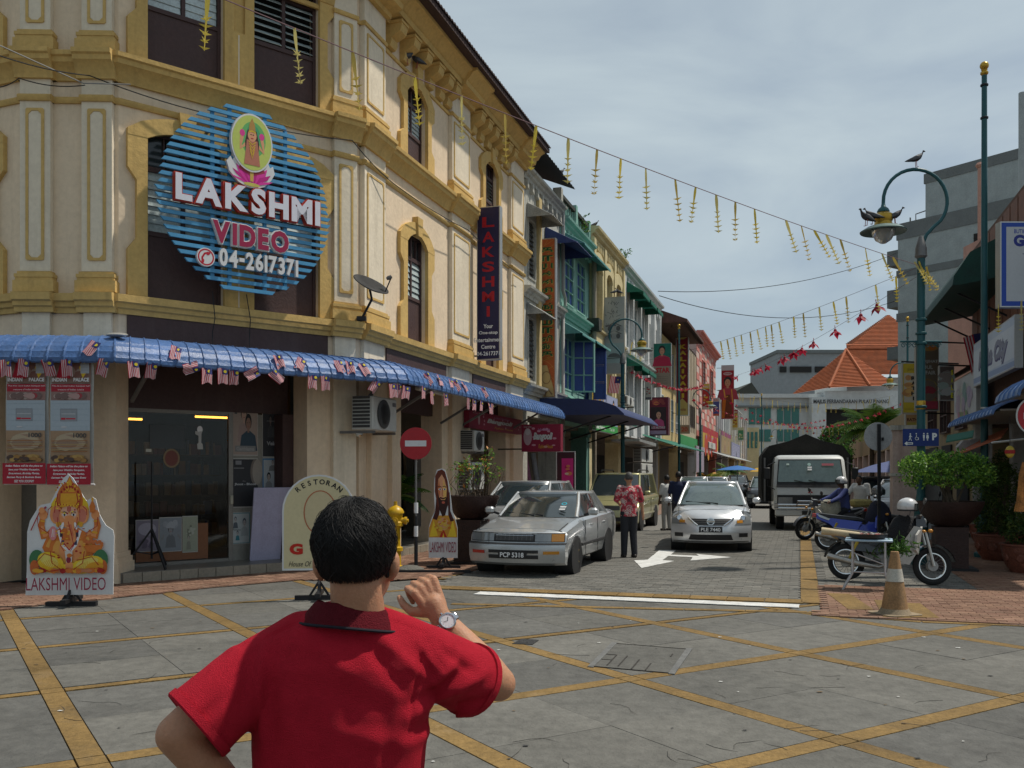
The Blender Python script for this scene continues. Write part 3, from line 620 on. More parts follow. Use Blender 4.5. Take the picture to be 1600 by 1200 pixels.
m_steel=mat('grey_steel',(.16,.155,.15),.5,.4,var=.2,sc_=9)
for f,t in ((FB,.18),(FB,4.1),(FC,3.9),(FC,5.2),(FC,8.7),(FC,1.2)):
    MB(f.M).bar((t,.05,2.78),(t,1.05,3.34),.045).obj('strut',m_steel,AWN)
for f,a,b in ((FA,-.3,1.6),(FB,-.3,4.3),(FC,.2,10.8)):
    MB(f.M).bar((a,1.02,3.30),(b,1.02,3.30),.04).bar((a,.55,3.55),(b,.55,3.55),.04).obj('rail',m_steel,AWN)
p=oat(round(prof[18][0],5))[2]; 
mb=MB(); 
for o,z in ((.5,3.71),(.8,3.66)):
    q=oat(round(o,5))[2]; mb.ell((q.x,q.y,z),(.16,.10,.03),10,6)
mb.obj('torn_flashing',mat('bare_zinc',(.5,.5,.48),.35,.6),AWN)
m_tubew=mat('white_batten',(.6,.6,.56),.5)
for f,a,b,o,z in ((FB,.75,2.3,.35,3.40),(FC,2.0,3.5,.3,3.35)):
    t=tag(MB(f.M).bbox(a,b,o-.05,o+.05,z,z+.06,.01).obj('lamp_batten',m_tubew),'unlit white lamp batten under the blue awning %s'%('above the glass door' if f is FB else 'beyond the air conditioner'),'lamp')
# ---------------------------------------------------------------- signs and things of the corner shop
RED=(.42,.012,.03); WHT=(.72,.72,.72); BLK=(.015,.015,.017); YEL=(.62,.42,.03); ORG=(.62,.16,.02); DRED=(.24,.008,.012); SKN=(.62,.30,.16); PNK=(.62,.05,.25); GRN=(.10,.33,.08); BLU=(.02,.06,.25)
m_slat=mat('sky_blue_paint',(.07,.27,.47),.45,var=.12,sc_=6); m_wface=mat('letter_white',(.62,.62,.68),.4,var=.05); m_rside=mat('letter_red_side',(.40,.03,.012),.45,var=.05)
m_crim=mat('letter_crimson',(.28,.012,.055),.4,var=.05); m_wside=mat('letter_side_white',(.6,.6,.6),.5,var=.05)
SG=thing('round_shop_sign','round sign of sky blue slats with raised white letters over the shop windows','sign',FB.P(2.1,.3,6))
so_=.34
sx0,sx1=FB.t(246,so_),FB.t(512,so_); scx=(sx0+sx1)/2; srx=(sx1-sx0)/2; szt,szb=FB.z(385,168,so_),FB.z(425,464,so_); scz=(szt+szb)/2; srz=(szt-szb)/2
nsl=26
for k in range(nsl):
    zz=szb+(szt-szb)*(k+.5)/nsl; hw=srx*math.sqrt(max(0,1-((zz-scz)/srz)**2)); hw=max(hw,.42)
    h=.029; e=.10*(1 if abs(zz-scz)>.3 else .3); sg=1 if zz>scz else -1
    MB(FB.M).prism([(scx-hw+e*(sg<0)*0-(.0),zz-h),(scx+hw,zz-h),(scx+hw-.05*sg,zz+h),(scx-hw+.05*sg,zz+h)],so_-.02,so_+.02).obj('slat',m_slat,SG)
for px in (333,360,415,447):
    t=FB.t(px,so_); hh=srz*math.sqrt(max(.05,1-((t-scx)/srx)**2))-.04
    MB(FB.M).box(t-.03,t+.03,so_-.06,so_-.021,scz-hh,scz+hh).obj('upright',m_slat,SG)
for px,py in ((333,200),(447,235),(333,430),(447,450)):
    t=FB.t(px,so_); z=FB.z(px,py,so_); MB(FB.M).box(t-.02,t+.02,.0,so_-.06,z-.02,z+.02).obj('standoff',m_steel,SG)
def rowtext(t,px0,px1,pyb,h,depth,face,side,o,bold=.03,rim=0,gap=0,name='letter'):
    x0,x1=FB.t(px0,o),FB.t(px1,o); z=FB.z(px0,pyb,o)
    letters(FB.AM(so_+.025),t,(x0+x1)/2,z,h,depth,face,side,SG,w=x1-x0,bold=bold,rim=rim,gap=gap,name=name)
rowtext('LAKSHMI',273,499,311,.42,.09,m_wface,m_rside,.42,.045,rim=.03)
rowtext('VIDEO',331,450,378,.36,.07,m_crim,m_wside,.40,.05,rim=.035)
rowtext('04-2617371',342,465,415,.29,.06,m_wside,m_wside,.40,.035)
def at(px,py,o): return FB.t(px,o),FB.z(px,py,o)
x,z=at(321,402,.40)
b=MB(FB.AM(so_+.022)); b.lathe([(.145,0),(.145,.06),(.0,.06)],(x,z,0),24); b.obj('phone_disc',m_wside,SG)
a=Art(FB.AM(so_+.082)); a.ring(x,z,.13,.13,.022,RED); a.line([(x-.055,z-.07),(x-.06,z-.01),(x-.02,z+.055),(x+.04,z+.075)],[.03,.03,.03,.03],RED); a.ell(x+.04,z+.06,.035,.022,RED,35); a.ell(x-.05,z-.065,.022,.035,RED,-10); a.obj('phone_icon',SG)
# medallion: a seated figure on a pink lotus
x,z=at(393,224,.42); w_=at(425,230,.42)[0]-x; hh=.47
b=MB(FB.AM(so_+.03)); b.M=b.M@T(x,z,0)@Matrix.Diagonal((w_/hh,1,1,1)); b.lathe([(hh,0),(hh,.07),(0,.07)],n=36); b.obj('medallion',m_wside,SG)
lot_=[(-.52,.05),(-.44,.14),(-.40,.08),(-.30,.22),(-.2,.12),(0,.2),(.2,.12),(.30,.22),(.40,.08),(.46,.12),(.5,.0),(.42,-.12),(.28,-.24),(.10,-.30),(-.10,-.30),(-.28,-.24),(-.46,-.1)]
zl=z-.42
MB(FB.M).prism([(x+p*.86*w_/.38,zl+q) for p,q in lot_],so_+.03,so_+.085).obj('lotus_board',m_wside,SG)
a=Art(FB.AM(so_+.101)); k=w_/hh
a.ell(x,z,w_*.94,hh*.94,(.45,.52,.12),n=30); a.ell(x+.02,z+.06,w_*.6,hh*.6,(.12,.38,.12),n=24); a.ell(x+.02,z+.12,w_*.34,hh*.36,(.05,.30,.14),n=20)
X=lambda p:x+p*k
for sg in (-1,1): a.line([(X(.12*sg),z-.02),(X(.26*sg),z-.12),(X(.24*sg),z+.02),(X(.22*sg),z+.08)],.055,SKN); a.ell(X(.22*sg),z+.13,.045,.055,PNK)
a.poly([(X(-.16),z+.0),(X(-.10),z+.20),(X(.10),z+.20),(X(.16),z+.0),(X(.13),z-.3),(X(-.13),z-.3)],(.05,.025,.02)); a.poly([(X(-.12),z+.04),(X(.12),z+.04),(X(.18),z-.36),(X(-.18),z-.36)],(.42,.16,.10))
a.ell(X(0),z+.12,.075,.10,SKN); a.poly([(X(-.08),z+.17),(X(.08),z+.17),(X(.06),z+.30),(X(.0),z+.40),(X(-.06),z+.30)],(.40,.22,.06)); a.ell(X(-.025),z+.13,.014,.008,BLK); a.ell(X(.025),z+.13,.014,.008,BLK); a.ell(X(0),z+.07,.025,.008,RED); a.line([(X(-.08),z+.17),(X(0),z+.19),(X(.08),z+.17)],.02,YEL)
for i in range(5): a.line([(X(-.08+.01*i),z+.02-i*.04),(X(0),z-.03-i*.055),(X(.08-.01*i),z+.02-i*.04)],.014,YEL)
a.obj('figure_print',SG)
a=Art(FB.AM(so_+.086))
for i in range(-5,6):
    an=i*15; c=(.62,.04,.30) if i%2 else (.46,.015,.2); a.poly([(X(.02*i),zl-.25),(X(sin(R(an))*.30-.09),zl-.25+cos(R(an))*.26),(X(sin(R(an))*.50),zl-.25+cos(R(an))*.42),(X(sin(R(an))*.30+.10),zl-.25+cos(R(an))*.24)],c)
a.poly([(X(-.2),zl+.12),(X(.2),zl+.12),(X(.30),zl-.02),(X(.05),zl-.1),(X(-.05),zl-.1),(X(-.30),zl-.02)],(.30,.03,.05)); a.poly([(X(-.05),zl+.12),(X(.05),zl+.12),(X(.035),zl-.2),(X(-.035),zl-.2)],(.55,.36,.08))
a.ell(X(0),zl-.25,.14,.03,(.5,.45,.1)); a.obj('lotus_print',SG)
for (pxa,pya),(pxb,pyb) in (((332,455),(332,520)),((385,460),(390,520))):
    p=FB.P(*[(FB.t(pxa,.2)),.2,FB.z(pxa,pya,.2)]); q=FB.P(FB.t(pxb,.17),.17,FB.z(pxb,pyb,.17)); m=(p+q)/2+V((.04,0,-.1))
    MB().tube([p,m,q,q-ZZ*.3],.008,5).obj('power_cable',m_wire,SG)
# blade signs, held out from a facade
def fo(f,px,t):
    k=(px-800)/F; return (k*(f.A.y+f.u.y*t)-f.A.x-f.u.x*t)/(f.n.x-k*f.n.y)
def blade(name,label,f,t,px0,px1,py0,py1,th=.14,mbox=None,arms=(.03,.97),reach=0,cat='sign',rnd_top=False):
    o0,o1=fo(f,px0,t),fo(f,px1,t); Y=f.A.y+f.u.y*t; z1=CH+(HZ-py0)/F*Y; z0=CH+(HZ-py1)/F*Y
    s=thing(name,label,cat,f.P(t,o0,z0)); M=frame(f.P(t,0,0),f.n,ZZ,f.u*-1)
    mb=MB(M); 
    if rnd_top:
        r=(o1-o0)/2; pl=[(o0,z0),(o1,z0)]+[((o0+o1)/2+r*cos(PI*k/14),z1-r+r*sin(PI*k/14)) for k in range(15)]
    else: pl=[(o0,z0),(o1,z0),(o1,z1),(o0,z1)]
    mb.M=frame(f.P(t,0,0),f.n,f.u,ZZ); mb.prism(pl,0,th); mb.obj('sign_box',mbox or m_alu2,s)
    for q in arms:
        zz=z0+(z1-z0)*q; mb=MB(frame(f.P(t,0,0),f.n,f.u,ZZ)); mb.bar((reach,th/2,zz),(o0+.02 if q<.5 or True else o0,th/2,zz),.035); mb.obj('arm',m_black,s)
    return s,Art(M),o0,o1,z0,z1
m_alu2=mat('brushed_aluminium',(.42,.42,.41),.4,.7,var=.1); m_black=mat('black_steel',(.02,.02,.022),.5,.3,var=.1)
s,a,o0,o1,z0,z1=blade('blade_sign','tall navy blade sign with red letters stacked down it, on the cream facade',FC,6.05,745,781,325,563,th=.2,reach=.05)
cx=(o0+o1)/2; ww=o1-o0; a.rect(o0+.02,z0+.02,o1-.02,z1-.02,(.022,.018,.06))
for i,c in enumerate('LAKSHMI'): a.text(c,cx,z1-.50-i*.36,.25,(.36,.01,.02),w=(.08 if c=='I' else .31),bold=.03)
for i,(c,wd) in enumerate((('Your',.24),('One-stop',.48),('Entertainment',.74),('Centre',.36),('04-2617371',.58))): a.text(c,cx,z0+.76-i*.165,.10,WHT,w=wd,bold=.02)
a.obj('print',s)
# hanging cloth banners by the left pillar
def banner(label,px0,px1,py0,py1):
    d=13.05; p0=W(px0,py1,d); p1=W(px1,py1,d); H=W(px0,py0,d).z-p0.z; wd=p1.x-p0.x
    s=thing('hanging_banner',label,'banner',(p0.x,d,p0.z),group='banners hung from the awning'); A=Art(frame((p0.x,d,p0.z),(1,0,0),ZZ,(0,-1,0)))
    m=MB(frame((p0.x,d,p0.z),(1,0,0),(0,1,0),ZZ)); m.loft([[(wd*i/8,.004+.012*sin(i*1.7+z*4),z*H/6) for i in range(9)]+[(wd*i/8,.009+.012*sin(i*1.7+z*4),z*H/6) for i in range(8,-1,-1)] for z in range(7)]); m.obj('cloth',mat('banner_cloth',(.42,.41,.38),.7,var=.1),s)
    A.l=.012
    A.rect(.03,H*.8,wd-.03,H*.99,(.22,.13,.10)); A.blots(.04,H*.82,wd-.04,H*.98,[(.28,.2,.16),(.2,.1,.08),(.3,.24,.2)],24,.25,5); A.poly([(.1,H*.84),(.16,H*.97),(.24,H*.97),(.3,H*.84)],RED); A.poly([(.42,H*.93),(.5,H*.97),(.54,H*.9),(.47,H*.84)],YEL); A.rect(wd*.72,H*.88,wd-.05,H*.96,(.4,.42,.44))
    for i in range(6): A.line([(wd*.73,H*(.89+.012*i)),(wd-.06,H*(.89+.012*i))],.004,(.2,.22,.25))
    A.text('INDIAN',wd*.24,H*.815,H*.03,WHT,w=wd*.34,bold=.04); A.text('PALACE',wd*.74,H*.815,H*.03,WHT,w=wd*.36,bold=.04)
    A.rect(.03,H*.735,wd-.03,H*.795,(.33,.015,.03)); A.text('The first ideal Indian banquet hall',wd/2,H*.772,H*.014,WHT,w=wd*.86); A.text('treasure of Indian cuisine',wd/2,H*.745,H*.013,WHT,w=wd*.6)
    A.rect(.03,H*.665,wd-.03,H*.735,(.25,.15,.13)); A.blots(.04,H*.668,wd-.04,H*.733,[(.4,.32,.28),(.3,.04,.05),(.16,.1,.09),(.38,.24,.22)],30,.16,9)
    A.rect(.03,H*.425,wd-.03,H*.665,(.33,.38,.42)); 
    for i in range(5): A.line([(.05,H*(.46+.045*i)),(wd-.05,H*(.46+.045*i))],.004,(.27,.32,.36))
    A.rect(wd*.27,H*.50,wd*.66,H*.60,(.20,.21,.23)); A.rect(wd*.285,H*.505,wd*.645,H*.594,(.25,.27,.29)); A.rect(wd*.29,H*.512,wd*.39,H*.528,RED); A.rect(wd*.40,H*.515,wd*.62,H*.525,RED); A.rect(wd*.3,H*.555,wd*.62,H*.562,(.4,.4,.42)); A.ell(wd*.36,H*.455,.045,.012,(.45,.45,.46))
    A.rect(.03,H*.165,wd-.03,H*.425,(.31,.2,.12)); A.blots(.04,H*.25,wd-.04,H*.42,[(.36,.25,.15),(.28,.19,.13),(.38,.3,.2),(.33,.2,.16)],30,.35,3); A.text('1000',wd*.73,H*.37,H*.036,(.06,.06,.06),w=wd*.3,bold=.02)
    for i in range(7): A.line([(.05,H*(.26+.014*i)),(wd-.06,H*(.262+.014*i))],.009,[(.30,.12,.04),(.36,.24,.1),(.26,.17,.12)][i%3])
    A.blots(.04,H*.17,wd-.04,H*.24,[(.12,.06,.03),(.40,.25,.08),(.3,.16,.05),(.08,.05,.04)],60,.10,8)
    A.rect(.0,H*.0,wd,H*.165,(.33,.015,.03))
    for i,t in enumerate(('Indian Palace will be the place to','have your Wedding Reception,','Engagement, Birthday Parties,','Sangeet Party & Business Event','SEE YOU SOON!!!')): A.text(t,wd/2,H*(.132-.030*i),H*.020,WHT,w=wd*(.86,.72,.72,.8,.46)[i],bold=.02,shear=.3)
    A.obj('print',s); m=MB(); m.tube([(p0.x-.02,d,p0.z),(p0.x+wd+.02,d,p0.z)],.014,6); m.obj('bottom_rod',m_wside,s); MB().tube([(p0.x,d,p0.z+H),(p0.x+wd*.5,d+.05,p0.z+H+.12),(p0.x+wd,d,p0.z+H)],.004,4).obj('cord',m_wire,s)
banner('left of two red and beige hanging cloth banners, at the edge of the pillar',9,76,560,756)
banner('right of two red and beige hanging cloth banners, behind the elephant cutout',78,146,560,757)
def standfoot(s,x,y,ry,top,half,back=.28):
    M=T(x,y,0)@RZ(ry); b=MB(M); b.box(-half,half,-.04,.04,0,.06); b.obj('foot_bar',m_black,s)
    b=MB(M); b.box(-.035,.035,-back,back,.061,.11); b.obj('foot_bar',m_black,s)
    b=MB(M); b.box(-.02,.02,-.02,.02,.11,top); b.obj('post',m_black,s)
    b=MB(M); b.bar((0,-back*.5,.1),(0,0,.26),.03).bar((0,back*.5,.1),(0,0,.26),.03).bar((-half*.4,0,.05),(0,0,.25),.03).bar((half*.4,0,.05),(0,0,.25),.03); b.obj('brace',m_black,s)
m_board=mat('white_foamboard',(.60,.60,.60),.5,var=.05,streak=.12)
def standee(label,px,py,ry,outline,sc_,z0,half=.3,name='cutout_standee'):
    g=G(px,py); s=thing(name,label,'standee',g,ry); M=T(*g)@RZ(ry)
    pl=[(x*sc_,z0+y*sc_) for x,y in outline]; b=MB(M); b.prism(pl,-.06,-.045); b.obj('board',m_board,s); standfoot(s,g.x,g.y,ry,z0+.3,half)
    A=Art(M@T(0,-.0602,z0)@RX(R(90))@Matrix.Diagonal((sc_,sc_,1,1))); return s,A
# elephant-headed seated figure; print units: 1 = one pixel of a 585 wide drawing
E_=[(-292,0),(-283,165),(-280,430),(-262,505),(-205,600),(-190,612),(-130,625),(-60,760),(-40,795),(-10,822),(20,795),(40,760),(100,650),(112,640),(150,665),(172,650),(195,550),(215,510),(240,470),(285,440),(293,400),(286,0)]
s,A=standee('cutout of a seated elephant headed figure in gold and red, on a black stand',112,947,R(4),E_,.00186,.15,.31)
B1=(.56,.16,.03);B2=(.66,.32,.07);MR=(.34,.02,.015);YE=(.72,.50,.03);GD=(.66,.33,.03);SKN=(.68,.27,.10)
A.ell(0,580,128,120,YE)
A.ell(0,640,88,130,B1); A.ell(0,640,76,116,(.45,.12,.03)); A.ell(0,650,62,100,GD); A.poly([(-60,690),(0,810),(60,690)],B1); A.poly([(-34,700),(0,800),(34,700)],GD); 
for i in range(7): A.ell(-54+i*18,700+18*math.sin(i*.52)*2,7,9,MR)
for sg in(-1,1):
    A.ell(sg*88,545,42,62,SKN); A.ell(sg*84,540,28,46,(.55,.18,.12)); A.ell(sg*76,480,14,18,GD)
    A.line([(sg*120,420),(sg*170,400),(sg*186,470),(sg*176,530)],[60,52,44,30],B1); A.line([(sg*120,420),(sg*166,404),(sg*180,470)],[30,26,18],SKN); A.ell(sg*172,545,28,34,SKN)
    A.line([(sg*110,400),(sg*150,320),(sg*130,270)],[66,60,44],B1); A.line([(sg*112,390),(sg*146,326)],[28,24],B2)
    A.line([(sg*150,430),(sg*185,420)],14,GD); A.line([(sg*160,500),(sg*190,505)],10,GD)
A.ell(0,300,135,150,B1); A.ell(0,290,112,124,B2); A.ell(8,310,76,80,SKN); A.poly([(-120,420),(-60,455),(60,455),(120,420),(90,370),(-90,370)],B1)
A.line([(-70,440),(-40,340),(0,290),(40,340),(70,440)],24,WHT); A.line([(-60,440),(-34,350),(0,305),(34,350),(60,440)],9,RED)
for sg in (-1,1): A.rect(sg*42-9,340,sg*42+9,372,(.05,.05,.10)); A.rect(sg*52-9,395,sg*52+9,425,(.05,.03,.05))
A.ell(0,530,66,76,SKN); A.ell(0,560,56,50,(.66,.38,.25)); A.line([(0,540),(6,470),(22,410),(26,370),(10,350),(-8,360)],[60,52,44,36,28,18],SKN); A.line([(8,480),(24,410),(22,372)],[14,10,6],(.55,.16,.08)); A.line([(-6,500),(8,440),(18,400)],5,MR); A.line([(-16,470),(2,468)],4,MR); A.line([(-10,450),(8,446)],4,MR)
for sg in (-1,1): A.ell(sg*30,545,14,9,WHT); A.ell(sg*30,545,7,8,BLK); A.line([(sg*46,562),(sg*28,566),(sg*14,556)],5,BLK); A.ell(sg*44,470,9,26,WHT,sg*14)
A.line([(-9,570),(-9,600)],4,RED); A.line([(0,560),(0,602)],5,RED); A.line([(9,570),(9,600)],4,RED); A.poly([(-64,600),(-40,625),(0,632),(40,625),(64,600),(40,596),(0,606),(-40,596)],GD)
A.line([(-150,600),(-195,560),(-250,440)],7,MR); A.line([(-185,560),(-150,600)],14,(.3,.05,.08)); A.ell(-178,575,20,22,SKN); A.poly([(140,560),(168,560),(176,600),(160,640),(150,640),(134,600)],B1); A.ell(155,650,8,14,GD)
A.ell(-105,420,26,48,(.62,.22,.22)); A.line([(-112,395),(-106,450)],4,WHT); A.line([(-98,395),(-98,448)],4,WHT)
A.poly([(90,340),(230,340),(210,300),(170,285),(120,295)],B1); 
for i in range(9): A.ell(105+i*14,350+8*math.sin(i*.4)+(i%2)*10,12,11,(.52,.14,.04))
for sg in(-1,1): A.ell(sg*210,240,50,70,(.05,.16,.07)); A.ell(sg*225,190,30,50,(.5,.12,.03))
A.ell(-118,222,92,66,YE,-28); A.ell(-128,234,66,38,(.70,.60,.14),-28); A.ell(122,206,108,56,YE,16); A.ell(122,220,76,30,(.70,.60,.14),16); A.ell(170,190,60,34,GD,10)
A.line([(-150,170),(-40,190),(30,210)],[30,34,20],YE); A.poly([(-26,300),(26,300),(18,190),(-8,170)],(.6,.55,.5)); A.ell(4,200,26,30,SKN); A.ell(0,240,16,22,(.22,.02,.04)); A.ell(6,270,18,14,B1)
A.blots(-250,150,250,185,[B1,MR,GD,(.5,.2,.1)],60,60,4); A.blots(-120,250,120,460,[GD,MR,B2],26,22,12)
for pts,w_ in (([(-66,530),(-60,470),(-44,440)],5),([(66,530),(60,470),(44,440)],5),([(-128,545),(-126,580),(-100,606)],5),([(128,545),(126,580),(100,606)],5),([(-112,300),(-100,220),(-40,175)],6),([(112,300),(100,220),(40,175)],6),([(-205,225),(-150,285),(-80,262)],6),([(-190,200),(-120,165),(-40,178)],6),([(205,205),(160,262),(60,238)],6),([(-120,420),(-190,470),(-196,530)],5),([(120,420),(196,470),(200,530)],5),([(-62,690),(-70,640),(-58,606)],7),([(62,690),(70,640),(58,606)],7),([(-40,760),(0,700),(40,760)],5),([(-76,640),(-84,560)],5),([(76,640),(84,560)],5),([(-30,400),(-44,340),(-20,300)],4),([(30,400),(44,340),(20,300)],4)): A.line(pts,w_,MR)
for i in range(16): A.ell(-72+i*9.6,612+6*math.sin(i*.42),4,4,(YE,MR)[i%2],n=8)
for i in range(24): an=R(-60+i*12.5); A.ell(82*sin(an),660+104*cos(an),6,6,(GD,MR,YE)[i%3],n=8)
for i in range(12): A.line([(-180+i*12,250-abs(i-6)*5),(-150+i*11,190)],3,(.62,.30,.02)); A.line([(60+i*12,180+i*1),(80+i*10,236-abs(i-6)*5)],3,(.62,.30,.02))
SKN=(.62,.30,.16)
A.text('LAKSHMI VIDEO',-2,38,86,(.25,.012,.045),w=520); A.obj('print',s)
# bearded man cutout; 1 = 1/4 pixel
E_=[(-92,0),(-92,195),(-70,260),(-52,300),(-58,400),(-56,500),(-40,560),(-10,568),(12,560),(35,480),(50,380),(58,300),(78,250),(92,190),(92,0)]
s,A=standee('narrow cutout of a long haired bearded man in a yellow robe, on a black stand',693,889,R(-3),E_,.00276,.20,.30)
A.poly([(-90,130),(-90,190),(-66,255),(-30,270),(40,270),(74,245),(90,185),(90,130)],(.56,.26,.03)); A.poly([(-86,135),(-60,240),(-34,140)],YE); A.poly([(30,135),(62,240),(86,135)],YE)
A.poly([(-24,130),(0,190),(26,130)],(.42,.03,.01)); A.poly([(-5,130),(2,160),(8,130)],YE); A.ell(2,215,36,40,SKN); A.ring(2,225,42,44,8,(.55,.38,.06),20,190,350)
A.poly([(-50,300),(-66,250),(-40,240),(-24,280),(-14,400),(-40,420)],(.06,.012,.008)); A.poly([(46,300),(70,236),(48,230),(34,270),(30,400),(42,420)],(.06,.012,.008))
A.poly([(-52,420),(-50,520),(-34,552),(-8,562),(12,548),(28,490),(40,400),(30,330),(0,280),(-34,330)],(.12,.025,.012)); A.poly([(-34,440),(-30,500),(-8,530),(10,500),(24,440),(20,380),(0,330),(-22,370)],SKN); A.poly([(0,500),(24,440),(20,380),(2,340)],(.70,.42,.12)); A.poly([(-34,440),(-26,500),(-18,440),(-20,380)],(.50,.14,.05))
A.poly([(-36,420),(-26,386),(-10,368),(10,368),(26,386),(32,420),(30,340),(14,272),(-4,262),(-24,310)],(.035,.010,.008)); A.line([(-20,384),(0,376),(20,384)],9,(.035,.01,.008)); A.ell(2,352,10,8,(.45,.10,.06)); A.line([(-2,440),(-6,400),(2,392)],4,(.4,.12,.05))
for sg,x in ((-1,-20),(1,10)): A.ell(x,436,9,6,WHT); A.ell(x+1,436,4.5,5,BLK); A.line([(x-12,452),(x,456),(x+10,448)],4,BLK)
A.blots(-60,150,60,260,[(.62,.4,.05),(.5,.16,.02),(.66,.5,.1)],18,30,5)
A.text('LAKSHMI VIDEO',0,36,66,(.25,.012,.045),w=168); A.obj('print',s)
# arched restaurant board
E_=[(-55,0),(-55,90)]+[(-55*cos(PI*k/16),90+56*sin(PI*k/16)) for k in range(17)]+[(55,90),(55,0)]
s,A=standee('cream arched restaurant board with black lettering and an oval ring, on a black stand',499,937,R(6),E_,.0087,.40,.32,'menu_board')
A.poly([(x*.955,3+y*.962) for x,y in E_],(.55,.47,.28)); 
for i,c in enumerate('RESTORAN'):
    an=R(130-(i*80/7)); r=45; A.text(c,r*cos(an),86+r*sin(an),8,BLK,bold=.03,rot=math.degrees(an)-90)
A.ring(2,88,25,34,1.6,(.42,.13,.06)); A.ell(2,88,23,32,(.52,.43,.26)); A.text('G',-34,24,17,(.45,.02,.01),w=20,bold=.06); A.text('House Of',-28,6,8,BLK,w=34,shear=.35); A.obj('print',s)
# posters and boards at the shop front
def poster(label,f,px0,px1,py0,py1,o,fn,name='film_poster',cat='poster',base=None,th=.008):
    t0,t1=f.t(px0,o),f.t(px1,o); pc=(px0+px1)/2; z1,z0=f.z(pc,py0,o),f.z(pc,py1,o)
    s=thing(name,label,cat,f.P(t0,o,z0)); MB(f.M).box(t0,t1,o-th,o,z0,z1).obj('sheet',base or mat('poster_paper',(.4,.39,.36),.6),s)
    if fn: A=Art(frame(f.P(t0,o,z0),f.u,ZZ,f.n)@Matrix.Diagonal((t1-t0,z1-z0,1,1))); fn(A); A.obj('print',s)
    return s
pb=DP+.03
def man(A,x,y,h,hair,skin,cloth,w=.5):
    A.poly([(x-.34*h*w*2,y),(x-.26*h*w*2,y+.42*h),(x-.08*h,y+.55*h),(x+.08*h,y+.55*h),(x+.26*h*w*2,y+.42*h),(x+.34*h*w*2,y)],cloth); A.rect(x-.05*h,y+.5*h,x+.05*h,y+.65*h,skin); A.ell(x,y+.80*h,.17*h,.22*h,hair); A.ell(x,y+.74*h,.125*h,.17*h,skin); A.ell(x-.045*h,y+.77*h,.02*h,.012*h,BLK,n=8); A.ell(x+.045*h,y+.77*h,.02*h,.012*h,BLK,n=8); A.ell(x,y+.66*h,.04*h,.012*h,(.3,.08,.07),n=8)
def p1(A): A.rect(.02,.02,.98,.98,(.33,.26,.22)); man(A,.45,.28,.75,BLK,(.42,.28,.22),(.30,.22,.2)); man(A,.62,.1,.74,BLK,(.26,.15,.11),(.035,.06,.085),.7); A.rect(.1,.08,.9,.2,(.20,.2,.2)); A.text('Gaithlama',.5,.1,.08,(.3,.3,.29),w=.7,bold=.04); A.rect(.08,.84,.18,.93,(.07,.08,.09))
def p2(A): A.rect(.02,.02,.98,.98,(.03,.03,.034)); man(A,.4,.4,.45,BLK,(.13,.1,.09),(.05,.05,.055)); man(A,.62,.4,.45,BLK,(.13,.1,.09),(.06,.06,.06)); A.text('Velan',.5,.24,.08,(.25,.25,.26),w=.6,bold=.05); A.line([(.2,.72),(.8,.72)],.01,(.2,.2,.2))
def p3(A): A.rect(.02,.02,.98,.98,(.025,.028,.033)); A.ell(.9,.72,.2,.27,(.16,.13,.11)); A.ell(.98,.72,.2,.26,(.3,.26,.22)); A.rect(.8,.0,1,.45,(.025,.028,.033)); A.text('Jhoot - Bhoot',.5,.44,.06,(.42,.42,.42),w=.84,bold=.03); A.text('a film by',.45,.52,.03,(.3,.3,.3)); A.line([(.05,.8),(.45,.8)],.012,(.3,.3,.3)); A.rect(.12,.87,.35,.95,(.2,.2,.21))
def p4(A): A.rect(.02,.02,.98,.98,(.33,.35,.36)); A.line([(.03,.0),(.03,.97),(.97,.97)],.06,(.05,.16,.30)); man(A,.5,.62,.33,(.1,.09,.09),(.3,.27,.25),(.15,.15,.15),.9); man(A,.3,.02,.55,BLK,(.32,.26,.23),(.2,.2,.2)); man(A,.7,.0,.5,BLK,(.32,.26,.23),(.22,.2,.2))
def p5(A): A.rect(.02,.02,.98,.98,(.12,.25,.28)); A.rect(.06,.04,.94,.95,(.42,.46,.46)); man(A,.7,.25,.55,(.08,.1,.12),(.4,.38,.36),(.33,.36,.36)); man(A,.25,.5,.36,(.08,.1,.12),(.4,.38,.36),(.1,.12,.14)); man(A,.35,.12,.3,(.08,.1,.12),(.4,.38,.36),(.05,.2,.24)); A.text('Penna',.3,.42,.07,(.1,.12,.12),w=.4)
poster('beige film poster of a couple, upper left on the poster wall',FB,363,403,635,712,pb,p1); poster('black film poster with two small standing figures, upper right on the poster wall',FB,410,441,636,715,pb,p2)
poster('dark film poster with half a face on its right edge, below the beige one',FB,363,403,716,793,pb,p3); poster('pale blue edged film poster of three faces, above the lilac board',FB,410,442,716,768,pb,p4); poster('small pale teal framed poster at the foot of the poster wall',FB,360,391,800,850,pb,p5)
def q1(A): A.rect(.02,.02,.98,.98,(.18,.16,.2)); A.ell(.5,.7,.4,.2,(.3,.28,.33)); A.blots(.05,.05,.95,.5,[(.12,.1,.14),(.24,.2,.26)],20,.3,2)
def q2(A): A.rect(.02,.02,.98,.98,(.2,.22,.24)); man(A,.5,.12,.7,BLK,(.22,.22,.23),(.13,.14,.15)); A.blots(.05,.6,.95,.95,[(.3,.32,.34),(.25,.27,.29)],12,.3,6); A.line([(.2,.5),(.1,.35)],.06,(.2,.2,.2)); A.line([(.8,.5),(.92,.38)],.06,(.2,.2,.2))
def q3(A): A.rect(.02,.02,.98,.98,(.27,.29,.22)); man(A,.4,.08,.45,BLK,(.3,.28,.24),(.2,.2,.16)); A.blots(.2,.4,.9,.8,[(.15,.16,.12),(.35,.36,.3)],16,.2,7)
pd=DP+.034
